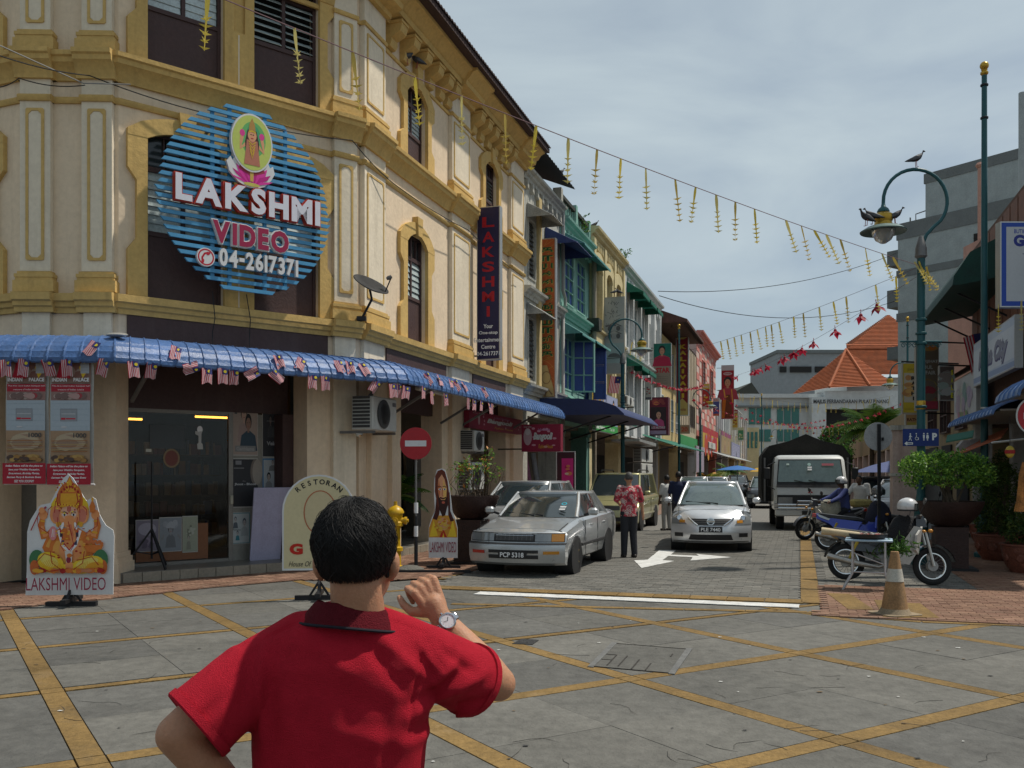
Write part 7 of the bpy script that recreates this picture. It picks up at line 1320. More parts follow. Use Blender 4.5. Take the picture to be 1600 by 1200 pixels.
def weed(p,label,seed,h=.5):
    s=thing('weed',label,'weed',p); r=random.Random(seed); b=MB(); pts=[]
    for k in range(5):
        e=V(p)+V((r.uniform(-.3,.3),r.uniform(-.3,.3),h*r.uniform(.6,1))); b.tube([p,e],.015,4); [pts.append(((V(p).lerp(e,r.uniform(.4,1))+V((r.gauss(0,.1),r.gauss(0,.1),r.gauss(0,.08)))),None)) for _ in range(10)]
    b.obj('stem',m_bark,s,kind='stuff'); leaves(pts,.16,r,s,mats=[dk[0],m_leaf[0]])
weed(W(1050,512,53),'dark leafy weed sprouting on the brown tiled roof',1,.9); weed(W(906,372,34),'green weed growing from the mossy parapet of the sea green house',2,.9); weed(W(974,412,42),'thin weed on top of the white house',3,.8)
# ---------------------------------------------------------------- vehicles
m_tyre=mat('tyre_rubber',(.018,.018,.018),.85,var=.2,sc_=8); m_rim=mat('alloy_rim',(.42,.42,.40),.35,.8,var=.1); m_glass=mat('car_glass',(.022,.03,.032),.04,var=.1,spec=.9,coat=.6); m_chrome=mat('chrome_trim',(.62,.62,.62),.15,1,var=.05); m_plast=mat('black_plastic',(.022,.022,.023),.55,var=.1); m_head=mat('headlight_lens',(.20,.21,.21),.06,.15,var=.1,spec=.8,coat=.8); m_amber=mat('amber_lens',(.45,.19,.02),.15,var=.05,coat=.6); m_redl=mat('red_lens',(.35,.02,.015),.15,var=.05,coat=.6)
def paint(n,c,metal=.55,rough=.32): return mat(n,c,rough,metal,var=.06,sc_=2,coat=.7,streak=.05,dirt=tuple(x*.7 for x in c))
def interp(P,z):
    for (x0,z0),(x1,z1) in zip(P,P[1:]):
        if z0<=z<=z1: return x0+(x1-x0)*(z-z0)/max(1e-6,z1-z0)
    return P[-1][0] if z>P[-1][1] else P[0][0]
def wheel(par,x,y,r,wd=.19,spk=5,rim=None,steer=0,M0=I4):
    sg=1 if y>0 else -1; M=M0@T(x,y,r)@RZ(steer); t=MB(M); t.lathe_ax([(r*.64,-wd/2),(r*.93,-wd/2),(r*.99,-wd*.36),(r,-wd*.2),(r,wd*.2),(r*.99,wd*.36),(r*.93,wd/2),(r*.64,wd/2)],(0,0,0),(0,1,0),28); wh=t.obj('wheel',m_tyre,par)
    b=MB(M); b.lathe_ax([(r*.66,sg*wd*.40),(r*.66,sg*wd*.49),(r*.58,sg*wd*.46),(r*.55,sg*wd*.2),(0,sg*wd*.18)],(0,0,0),(0,1,0),24); b.obj('rim',rim or m_rim,wh)
    b=MB(M)
    for k in range(spk): a=k*2*PI/spk; b.bar((0,sg*wd*.36,0),(r*.60*cos(a),sg*wd*.42,r*.60*sin(a)),r*.16,r*.06)
    b.lathe_ax([(r*.16,sg*wd*.3),(r*.15,sg*wd*.46),(0,sg*wd*.47)],(0,0,0),(0,1,0),12); b.obj('spokes',rim or m_rim,wh); return wh
def cutby(o,cuts):            # wheel arches cut out of a body mesh
    c=MB(PM[o.name]); 
    for (x,y,z,r,w_) in cuts: c.lathe_ax([(r,-w_),(r,w_)],(x,y,z),(0,1,0),32)
    co=c.obj('cutter',o.data.materials[0]); m=o.modifiers.new('b','BOOLEAN'); m.operation='DIFFERENCE'; m.object=co; m.solver='EXACT'
    dg=bpy.context.evaluated_depsgraph_get(); me=bpy.data.meshes.new_from_object(o.evaluated_get(dg)); o.modifiers.clear(); o.data=me; bpy.data.objects.remove(co); me.polygons.foreach_set('use_smooth',[True]*len(me.polygons)); me.set_sharp_from_angle(angle=R(32))
def car(label,loc,rz,L_,Wd,H,st,cab,nose,pm,wx,r=.29,plate=None,name='car',steer=0,hood=.02,glass=None,det=None,rails=False,bc=2.4,pc=.22,rim=None):
    """st: (x, z bottom, z top, half width, shoulder width) ; cab: cowl x, roof front x, roof rear x, deck x, roof half width, belt half width ; nose: (dx, z) profile"""
    s=thing(name,label,'car',loc,rz); M=PM[s.name]; gl=glass or m_glass; w2=Wd/2
    rings=[]
    for x,zb,zt,hw,sw in st:
        h=[(0,zb),(hw*.8,zb),(hw*.95,zb+.07),(hw*.985,zb+.2),(hw,zb+(zt-zb)*.55),(hw*.985,zt-.16),(hw*.955,zt-.055),(sw,zt),(sw*.7,zt+hood),(0,zt+hood*1.5)]
        rings.append([(x,y,z) for y,z in h]+[(x,-y,z) for y,z in h[-2:0:-1]])
    b=MB(M); b.loft(rings); bo=b.obj('body',pm,s,ang=32); cutby(bo,[(x,sg*(w2+.05),r,r*1.17,.3) for x in wx for sg in(-1,1)])
    for x in wx:
        for sg in (-1,1): wb=MB(M); wb.lathe_ax([(r*1.16,-.03),(r*1.16,.27),(0,.27)] if sg<0 else [(0,-.27),(r*1.16,-.27),(r*1.16,.03)],(x,sg*(w2-.02),r),(0,1,0),24); wb.obj('wheel_arch',m_plast,s)
    for x in wx:
        for sg in (-1,1): wheel(s,x,sg*(w2-.115),r,M0=M,steer=steer if x==wx[0] else 0,rim=rim)
    xf=L_/2
    def nz(y,z,off=0): return (xf+interp(nose,z)-pc*abs(y/w2)**bc+off,y,z)
    def patch(y0,y1,z0,z1,off,m,nm,y0t=None,y1t=None,n=10,par=s,th=0):
        b=MB(M); k=5; y0t=y0 if y0t is None else y0t; y1t=y1 if y1t is None else y1t; rows=[]
        for j in range(k+1):
            v=j/k; a,c=y0+(y0t-y0)*v,y1+(y1t-y1)*v; rows.append([nz(a+(c-a)*i/n,z0+(z1-z0)*v,off) for i in range(n+1)])
        b.loft(rows,closed=False); f=MB(M)
        if off>0:
            ed=[rows[0],[ (p[0]-off-.01,p[1],p[2]) for p in rows[0]]]; b.loft(ed,closed=False); b.loft([rows[-1],[(p[0]-off-.01,p[1],p[2]) for p in rows[-1]]],closed=False)
            for c_ in (0,n): q=[r_[c_] for r_ in rows]; b.loft([q,[(p[0]-off-.01,p[1],p[2]) for p in q]],closed=False)
        return b.obj(nm,m,par,ang=30)
    # front fascia with the bonnet lip turned back
    b=MB(M); rows=[]; ny=18
    for dx,z in nose: rows.append([(xf+dx-pc*abs(y/w2)**bc,y*(.985 if z<.3 else 1),z-(.05*abs(y/w2)**4 if z>nose[-1][1]-.1 else 0)) for y in [w2*(-1+2*i/ny)*.992 for i in range(ny+1)]])
    last=rows[-1]; s0=st[-1]; rows.append([(st[-1][0]-.02,y*.97,s0[2]+hood*1.3-.055*abs(y/w2)**4) for _,y,_ in last])
    b.loft(rows,closed=False)
    for c_ in (0,-1):
        q=[r_[c_] for r_ in rows[:-1]]; b.loft([q,[(st[-1][0]-.05,p[1],p[2]) for p in q]],closed=False)
    b.loft([rows[0],[(st[-1][0],p[1],p[2]) for p in rows[0]]],closed=False)
    b.obj('front_bumper',pm,s,ang=30)
    # greenhouse
    xc,xrf,xrr,xd,wr,wb,zb_=cab; zr=H
    def gring(z,a,c,wid,bow): return [(a+bow,0,z),(a+bow*.8,wid*.55,z),(a-.02,wid*.93,z),(a-.14,wid,z),((a+c)/2,wid*1.01,z),(c+.14,wid,z),(c+.02,wid*.93,z),(c-bow*.6,0,z),(c+.02,-wid*.93,z),(c+.14,-wid,z),((a+c)/2,-wid*1.01,z),(a-.14,-wid,z),(a-.02,-wid*.93,z),(a+bow*.8,-wid*.55,z)]
    lo=gring(zb_,xc,xd,wb,.10); hi=gring(zr-.035,xrf,xrr,wr,.07); mid=[tuple(p*.5+q*.5 for p,q in zip(a,c)) for a,c in zip(lo,hi)]; mid=[(x,y*1.015,z) for x,y,z in mid]
    b=MB(M); b.loft([lo,mid,hi]); b.obj('windows',gl,s,ang=40)
    top=[(x+(.02 if x>0 else -.02),y*1.02,z-.005) for x,y,z in hi]; b=MB(M); b.loft([[(x,y,z-.02) for x,y,z in top],top,[(x*.985+.0,y*.955,z+.025) for x,y,z in top],[(x*.8,y*.7,z+.042) for x,y,z in top]]); b.obj('roof',pm,s,ang=50)
    for sg in (-1,1):
        L0,H0=V((lo[2][0]-.05,sg*wb*.97,zb_-.02)),V((hi[2][0]-.03,sg*wr*.985,zr-.03)); m_=(L0+H0)/2+V((0,sg*.012,0)); b=MB(M); b.tube([L0,m_,H0],[.045,.034,.03],8); b.obj('front_pillar',pm,s)
        L1,H1=V((lo[6][0]+.06,sg*wb*.97,zb_-.02)),V((hi[6][0]+.05,sg*wr*.985,zr-.03)); b=MB(M); m_=(L1+H1)/2+V((0,sg*.01,0)); b.tube([L1,m_,H1],[.09,.06,.05],8); b.obj('rear_pillar',pm,s)
        xm=(xc+xd)/2-.02; b=MB(M); b.bar((xm,sg*(wb*1.012+.004),zb_),(xm-.03,sg*(wr*1.012+.004),zr-.05),.05,.02); b.obj('middle_pillar',m_plast,s)
        b=MB(M); b.tube([(lo[2][0]-.1,sg*(wb+.012),zb_+.008),(lo[6][0]+.1,sg*(wb+.012),zb_+.008)],.012,6); b.obj('waist_trim',m_plast,s)
        b=MB(M); x0=xc-.28; b.bbox(x0-.05,x0+.10,sg*(w2+.04)-.0 if sg>0 else -(w2+.21),(w2+.21) if sg>0 else -(w2+.04),zb_+.03,zb_+.16,.035); mm=b.obj('door_mirror',pm,s); b=MB(M); b.bar((x0,sg*(w2-.04),zb_+.03),(x0+.02,sg*(w2+.08),zb_+.07),.04); b.obj('mirror_arm',m_plast,mm)
        for x_ in (xm+.42,xm-.55): b=MB(M); b.bbox(x_-.09,x_+.09,sg*(w2-.008)-.012,sg*(w2-.008)+.012,zb_-.16,zb_-.13,.006); b.obj('door_handle',pm,s)
        for x_ in (xm,xc-.22,xm-.85): 
            if abs(x_-wx[1])>r*1.0: b=MB(M); b.box(x_-.004,x_+.004,sg*(w2-.003)-.004,sg*(w2-.003)+.004,.28,zb_-.05); b.obj('door_gap',m_plast,s)
        b=MB(M); b.bbox(wx[1]+r*1.2,wx[0]-r*1.2,sg*(w2-.0)-.018,sg*(w2-.0)+.018,.44,.50,.01); b.obj('side_moulding',pm if rails else m_plast,s)
        b=MB(M); b.bar((xc+.06,sg*.08+.06,zb_+.03),(xc-.10,sg*.08-.48*1,zb_+.07),.018); b.obj('wiper',m_plast,s)
        if rails: b=MB(M); b.tube([(xrf-.2,sg*wr*.86,zr+.03),(xrf-.3,sg*wr*.86,zr+.09),(xrr+.3,sg*wr*.86,zr+.09),(xrr+.2,sg*wr*.86,zr+.03)],.018,6); b.obj('roof_rail',m_plast,s)
    for sg in (-1,1): b=MB(M); b.tube([(x,sg*sw*.97,zt+hood*.3+.003) for x,zb,zt,hw,sw in st if x>xc-.05]+[(xf-.34,sg*w2*.80,nose[-1][1]-.015)],.006,5); b.obj('bonnet_gap',m_plast,s)
    if plate: patch(-.24,.24,plate[1]-.06,plate[1]+.06,.02,m_plast,'number_plate'); x=nz(0,plate[1],.024)[0]; a=Art(M@frame((x+.004,0,plate[1]-.04),(0,1,0),ZZ,(1,0,0))); a.text(plate[0],0,0,.078,WHT,w=.40,bold=.02); a.obj('plate_lettering',s)
    for sg in (-1,1): b=MB(M); b.bbox(-L_/2-.015,-L_/2+.02,sg*w2*.66-.12,sg*w2*.66+.12,st[0][2]-.22,st[0][2]-.05,.01); b.obj('tail_light',m_redl,s)
    if det: det(s,M,patch,nz,w2)
    return s
def on(px,py): return G(px,py)
silv=paint('silver_paint',(.40,.415,.42)); silv2=paint('bright_silver_paint',(.60,.61,.62)); gold=paint('gold_green_paint',(.36,.34,.17),.4); dkp=paint('charcoal_paint',(.035,.037,.042),.3)
# parked silver saloon
wf=V((.97,15.7,0)); wr_=V((-.38,15.9,0)); hd=R(-90-18.5); cc=(wf+wr_)/2; fx=V((-sin(R(18.5)),-cos(R(18.5)),0)); ctr=cc-fx*1.22
def cor(s,M,patch,nz,w2):
    patch(-.80,.80,.575,.72,.003,m_plast,'lamp_surround',n=16)
    patch(-.33,.33,.60,.70,.006,m_plast,'grille'); 
    for k in range(5): patch(-.32,.32,.607+.018*k,.613+.018*k,.012,m_chrome if k==4 else m_steel,'grille_bar')
    for k in range(9): patch(-.30+.072*k,-.294+.072*k,.602,.70,.010,m_steel,'grille_bar')
    for sg in (-1,1):
        a,c=(.35,.60) if sg>0 else (-.60,-.35); patch(a,c,.585,.71,.010,m_head,'headlight'); a,c=(.605,.79) if sg>0 else (-.79,-.605); patch(a,c,.585,.705,.010,m_amber if sg>0 else m_head,'indicator',n=6)
        a,c=(.50,.74) if sg>0 else (-.74,-.50); patch(a,c,.385,.435,.012,m_amber if sg>0 else m_redl,'bumper_lamp')
    patch(-.42,.42,.40,.45,.008,m_plast,'air_intake'); patch(-.42,.42,.31,.37,.008,m_plast,'air_intake'); patch(-.83,.83,.535,.56,.004,m_plast,'bumper_gap',n=16)
    b=MB(M); b.box(.28,.285,-.70,.70,.905,.91) ; d_=V((-.71,0,.40)).normalized(); a=Art(M@frame((.655,.44,1.10),(0,1,0),d_,V((.40,0,.71)).normalized())); a.ring(0,.10,.05,.05,.02,(.03,.30,.38)); a.rect(-.05,-.03,.06,.02,(.5,.5,.5)); a.rect(-.05,-.11,.06,-.06,(.5,.5,.5)); a.obj('windscreen_sticker',s)
nose=[(-.10,.20),(-.03,.24),(0,.34),(.01,.50),(-.005,.545),(-.075,.555),(-.085,.60),(-.11,.71),(-.14,.74)]
st=[(-2.13,.42,.90,.70,.62),(-2.08,.30,.96,.79,.66),(-1.7,.24,.98,.825,.70),(-1.0,.20,.955,.83,.72),(0,.19,.93,.83,.73),(.72,.20,.915,.83,.73),(1.3,.21,.84,.825,.72),(1.8,.24,.755,.815,.72)]
corolla=car('silver boxy older saloon parked at the left with black plate PCP 5318',(ctr.x,ctr.y,0),hd,4.27,1.66,1.36,st,(.80,.12,-.95,-1.42,.58,.72,.925),nose,silv,(1.22,-1.21),.295,('PCP 5318',.375),'saloon_car',R(-14),det=cor,rim=mat('bronze_rim',(.25,.19,.10),.4,.6))
def sticker(car_,M,x,y,z): pass
# oncoming silver saloon
v0,v1=V((3.83,20.71,0)),V((5.03,20.54,0)); cm=(v0+v1)/2; an=R(13.0); fx=V((-sin(an),-cos(an),0)); ctr=cm*.985-fx*1.35
def nis(s,M,patch,nz,w2):
    patch(-.30,.30,.585,.72,.012,m_plast,'grille',-.44,.44); 
    for sg in (-1,1):
        b=MB(M); b.tube([nz(sg*.47,.735,.02),nz(sg*.36,.64,.02),nz(sg*.27,.58,.02)],.020,8); b.obj('grille_chrome',m_chrome,s)
        y=[sg*.50,sg*.83]; a0,a1=sorted(y); patch(a0,a1,.60,.84,.012,m_head,'headlight',sg*.70 if sg>0 else -.82,.82 if sg>0 else -.70,n=8); a0,a1=sorted((sg*.54,sg*.66)); patch(a0,a1,.63,.69,.016,m_amber,'indicator'); 
        b=MB(M); p=V(nz(sg*.66,.735,.018)); b.lathe_ax([(.06,0),(.05,.012),(0,.014)],p,(1,0,.2),16); b.obj('headlight_bulb',m_chrome,s)
        a0,a1=sorted((sg*.58,sg*.76)); patch(a0,a1,.335,.42,.008,m_plast,'fog_recess')
    for k in range(3): patch(-.31-.03*k,.31+.03*k,.605+.035*k,.612+.035*k,.017,m_steel,'grille_bar')
    p=V(nz(0,.665,.022)); b=MB(M); b.lathe_ax([(.075,0),(.08,.012),(.062,.012),(.062,0)],p,(1,0,.1),24); b.obj('badge_ring',m_chrome,s); b=MB(M); b.cbox((p.x+.012,0,p.z),(.012,.17,.026)); b.obj('badge_bar',m_chrome,s)
    patch(-.46,.46,.275,.39,.006,m_plast,'air_intake',-.42,.42); patch(-.78,.78,.235,.245,.008,m_plast,'bumper_gap',n=14)
    b=MB(M); b.tube([(.55,0,H2:=1.52),(.45,0,1.60)],.006,5); b.obj('aerial',m_plast,s)
nose=[(-.16,.20),(-.06,.25),(-.02,.34),(0,.44),(-.03,.56),(-.07,.66),(-.13,.76),(-.24,.835)]
st=[(-2.2,.42,.98,.68,.60),(-2.15,.30,1.02,.78,.64),(-1.7,.24,1.05,.835,.68),(-1.0,.20,1.02,.845,.72),(0,.19,.985,.847,.74),(.85,.20,.96,.847,.74),(1.4,.21,.92,.845,.72),(1.78,.24,.86,.835,.70)]
almera=car('bright silver saloon driving toward the camera with black plate PLE 7440',(ctr.x,ctr.y,0),R(-90-13.0),4.45,1.69,1.49,st,(1.12,.25,-.85,-1.65,.56,.74,.985),nose,silv2,(1.35,-1.25),.305,('PLE 7440',.50),'saloon_car',glass=mat('car_glass_green',(.06,.085,.08),.05,var=.15,sc_=1.5,spec=.9,coat=.6),det=nis,hood=.035,pc=.36,bc=2.2)
# gold green people carrier behind the man in the floral shirt
wq=V((3.75,27.2,0)); an=R(17.5); fx=V((-sin(an),-cos(an),0)); ctr=wq-fx*1.2-V((cos(an),-sin(an),0))*.78
def mpv(s,M,patch,nz,w2):
    patch(-.36,.36,.62,.74,.008,m_plast,'grille'); patch(-.7,.7,.30,.42,.006,m_plast,'air_intake')
    for sg in (-1,1): a,c=sorted((sg*.42,sg*.78)); patch(a,c,.60,.76,.010,m_head,'headlight'); a,c=sorted((sg*.55,sg*.72)); patch(a,c,.42,.48,.010,m_amber,'bumper_lamp')
nose=[(-.10,.24),(-.02,.30),(0,.50),(-.04,.62),(-.10,.76),(-.2,.82)]
st=[(-2.2,.40,1.0,.78,.70),(-2.15,.28,1.05,.84,.74),(-1.0,.24,1.02,.85,.77),(.6,.22,1.0,.85,.77),(1.3,.24,.98,.845,.74),(1.78,.26,.85,.82,.70)]
car('gold green people carrier with roof rails parked behind the floral shirt man',(ctr.x,ctr.y,0),R(-90-17.5),4.4,1.71,1.68,st,(1.25,.55,-1.85,-2.05,.66,.76,1.0),nose,gold,(1.35,-1.35),.31,None,'people_carrier',det=mpv,rails=True,hood=.03)
# silver hatchback half hidden behind the boxy saloon
an=R(17); p=S(-6.05,20.8); car('silver hatchback half hidden behind the boxy saloon',(p.x,p.y,0),R(-90-17),4.1,1.68,1.50,[(-2.05,.3,1.0,.76,.66),(-1.2,.22,1.0,.84,.74),(.6,.2,.97,.84,.74),(1.3,.22,.92,.835,.72),(1.6,.26,.84,.82,.7)],(1.15,.3,-1.5,-1.95,.6,.73,.97),[(-.12,.22),(0,.34),(-.02,.55),(-.12,.72),(-.22,.80)],silv,(1.25,-1.2),.30,None,'hatchback_car',hood=.03)
# cars farther on
def fcar(label,s_,w_,pm,H=1.45,ang=17.2,L_=4.2,wd=1.66,gl=None):
    p=S(s_,w_); k=H/1.45; return car(label,(p.x,p.y,0),R(-90-ang),L_,wd,H,[(-2.05,.3,.98*k,.76,.66),(-1.2,.22,.98*k,.82,.72),(.6,.2,.95*k,.825,.72),(1.3,.22,.90*k,.82,.7),(1.75,.26,.80*k,.80,.68)],(1.1,.3,-1.2,-1.8,.58,.72,.95*k),[(-.12,.22),(0,.34),(-.02,.52),(-.10,.68),(-.18,.76*k)],pm,(1.25,-1.2),.30,None,'far_car',hood=.03,glass=gl,det=lambda s,M,patch,nz,w2:[patch(-.4,.4,.5,.62,.01,m_plast,'grille')]+[patch(*sorted((sg*.45,sg*.76)),.5,.66,.012,m_head,'headlight') for sg in(-1,1)])
fcar('dark saloon car coming up the street between the oncoming saloon and the truck',-1.6,47,dkp,1.5,gl=MC['car_glass_green']); fcar('pale silver car parked far down the left side, just right of the man in navy',-4.7,44,silv,1.5,gl=MC['car_glass_green']); fcar('silver grey car far down the left side beneath the blue parasol',-4.4,52,silv2,1.45); fcar('small dark car farthest down the left side',-4.3,68,dkp,1.5); fcar('white car parked beyond the truck on the right',2.8,37,paint('white_paint',(.55,.55,.54),.0,.35),1.55,gl=MC['car_glass_green']); fcar('dark grey car behind the man in white on the right',3.0,30,dkp,1.5,ang=30)
# canvas covered truck
M0=W(1266,HZ,27.0); an=R(13); TR=thing('canvas_truck','white cab truck with a black canvas cover parked on the right','truck',(M0.x,M0.y,0),R(-90-13)); M=PM[TR.name]; m_cab=paint('cab_white',(.50,.51,.49),.0,.4); m_canv=mat('black_canvas',(.020,.019,.017),.9,var=.4,sc_=3,bump=.6,bs=4)
cw=1.02; b=MB(M)
cs=[(.0,.62,.98,.985),(.0,1.22,1.0,1.0),(-.03,1.30,1.0,1.0)]
rings=[]
for z,xf,hw in ((.60,0,1.0),(.75,.02,1.02),(1.26,.01,1.03),(1.34,-.02,1.03),(2.06,-.30,.98),(2.15,-.38,.94),(2.21,-.52,.86)):
    rings.append([(xf,-hw*.90,z),(xf-.10,-hw,z),(-1.5,-hw,z),(-1.5,hw,z),(xf-.10,hw,z),(xf,hw*.90,z),(xf+.03,0,z)])
b.loft(rings); b.obj('cab',m_cab,TR,ang=30)
def tp(y,z,off=0): return (( .02 if z<1.26 else .012-.032*(z-1.26)/.08 if z<1.34 else -.02-.28*(z-1.34)/.72)+.03*(1-abs(y)/.9)+off,y,z)
def tpatch(pts,off,m,nm): b=MB(M); n=8; r0=[tp(pts[0][0]+(pts[1][0]-pts[0][0])*i/n,pts[0][1]+(pts[1][1]-pts[0][1])*i/n,off) for i in range(n+1)]; r1=[tp(pts[3][0]+(pts[2][0]-pts[3][0])*i/n,pts[3][1]+(pts[2][1]-pts[3][1])*i/n,off) for i in range(n+1)]; b.loft([r0,[tuple((p+q)/2 for p,q in zip(a,c)) for a,c in zip(r0,r1)],r1],closed=False); return b.obj(nm,m,TR)
tpatch([(-.95,1.26),(.95,1.26),(.88,2.085),(-.88,2.085)],.018,m_plast,'windscreen_seal'); tpatch([(-.91,1.42),(.91,1.42),(.845,2.05),(-.845,2.05)],.03,mat('truck_glass',(.10,.145,.135),.06,var=.2,sc_=1.2,spec=.8,coat=.5),'windscreen')
tpatch([(-.93,.74),(.93,.74),(.93,1.04),(-.93,1.04)],.012,m_plast,'grille_panel')
for sg in (-1,1):
    a,c=sorted((sg*.50,sg*.90)); tpatch([(a,.78),(c,.78),(c,.97),(a,.97)],.03,m_head,'headlight'); b=MB(M); b.bar(tp(sg*.2+.35,1.34,.05),tp(sg*.2-.25,1.47,.06),.02); b.obj('wiper',m_plast,TR)
    b=MB(M); b.bbox(.06,.12,sg*1.22-.09,sg*1.22+.09,1.50,1.84,.02); mm=b.obj('mirror',m_plast,TR); b=MB(M); b.tube([(-.05,sg*.98,2.0),(.08,sg*1.2,1.9),(.08,sg*1.2,1.3),(-.02,sg*1.0,1.2)],.014,6); b.obj('mirror_arm',m_black,mm)
    wheel(TR,-.65,sg*.82,.36,.22,4,m_cab,M0=M); wheel(TR,-3.3,sg*.78,.38,.42,4,m_cab,M0=M)
b=MB(M); b.bbox(-.2,.10,-.98,.98,.42,.62,.03); b.obj('bumper',m_cab,TR)
for z in (.66,.76): b=MB(M); b.tube([(.05,-.98,z),(.14,-.9,z),(.14,.9,z),(.05,.98,z)],.03,8); b.obj('bull_bar',m_chrome,TR)
b=MB(M); b.tube([(.15,-.40,.7),(.15,-.36,.86),(.15,.36,.86),(.15,.40,.7)],.028,8); b.obj('bull_bar',m_chrome,TR)
b=MB(M); b.box(.13,.15,-.24,.24,.47,.58); b.obj('number_plate',m_plast,TR)
a=Art(M@frame((.066,0,1.14),(0,1,0),ZZ,(1,0,0)))
for k in range(3): an_=R(90+k*120); c_,s_=cos(an_),sin(an_); a.poly([(0,0),(c_*.04-s_*.024,s_*.04+c_*.024),(c_*.08,s_*.08),(c_*.04+s_*.024,s_*.04-c_*.024)],(.36,.02,.02))
a.obj('emblem',TR); a=Art(M@frame((.03-.33*.6-.0+.085,0,1.84),(0,1,0),V((-.42,0,.9)).normalized(),V((.9,0,.42)).normalized())); a.ell(-.02,.10,.05,.05,(.35,.5,.46)); a.rect(-.07,-.02,.05,.03,WHT); a.rect(-.07,-.09,.05,-.04,WHT); a.rect(.33,.06,.66,.13,(.36,.10,.12)); a.rect(-.66,.08,-.58,.13,(.4,.5,.45)); a.obj('stickers',TR)
b=MB(M); b.box(-4.6,-1.55,-.98,.98,.62,.85); b.obj('chassis',m_black,TR)
b=MB(M); bow=[(-1.30,.80),(-1.33,1.5),(-1.30,2.22),(-1.10,2.52),(-.5,2.66),(0,2.88),(.5,2.66),(1.10,2.52),(1.30,2.22),(1.33,1.5),(1.30,.80)]
b.loft([[(x,y*k+.012*sin(i*2.3+x*3),z*(1 if z<1 else kz)) for i,(y,z) in enumerate(bow)] for x,k,kz in ((-1.60,1,1),(-2.2,.985,.985),(-2.8,1,1),(-3.4,.985,.985),(-4.0,1,1),(-4.7,1,.995))]); b.obj('canvas_cover',m_canv,TR)
b=MB(M); b.bar((-1.56,-1.22,.8),(-1.56,-1.22,2.15),.05).bar((-1.56,1.22,.8),(-1.56,1.22,2.15),.05); b.obj('cover_hoop',m_steel,TR,kind='stuff')
# ---------------------------------------------------------------- motorcycles, table, cone
def tire(par,M,x,z,r,name='wheel',tw=.045):
    b=MB(M)
    b.loft([[(x+(r-tw+tw*cos(q)*1.0)*cos(a),tw*.85*sin(q),z+(r-tw+tw*cos(q))*sin(a)) for q in [k*2*PI/8 for k in range(8)]] for a in [k*2*PI/32 for k in range(33)]],caps=False); wh=b.obj(name,m_tyre,par)
    b=MB(M); b.loft([[(x+(r-.095+.014*cos(q))*cos(a),.028*sin(q),z+(r-.095+.014*cos(q))*sin(a)) for q in [k*2*PI/6 for k in range(6)]] for a in [k*2*PI/32 for k in range(33)]],caps=False); b.obj('rim',m_chrome,wh)
    b=MB(M)
    for k in range(18): a=k*PI/9; b.tube([(x+.05*cos(a+.4),(.02 if k%2 else -.02),z+.05*sin(a+.4)),(x+(r-.10)*cos(a),0,z+(r-.10)*sin(a))],.0035,4)
    b.obj('spokes',m_steel,wh,kind='stuff'); b=MB(M); b.lathe_ax([(.075,-.05),(.085,-.02),(.085,.02),(.075,.05),(0,.055)],(x,0,z),(0,1,0),16); b.obj('hub',mat('hub_grey',(.3,.3,.29),.5,.5),wh); return wh
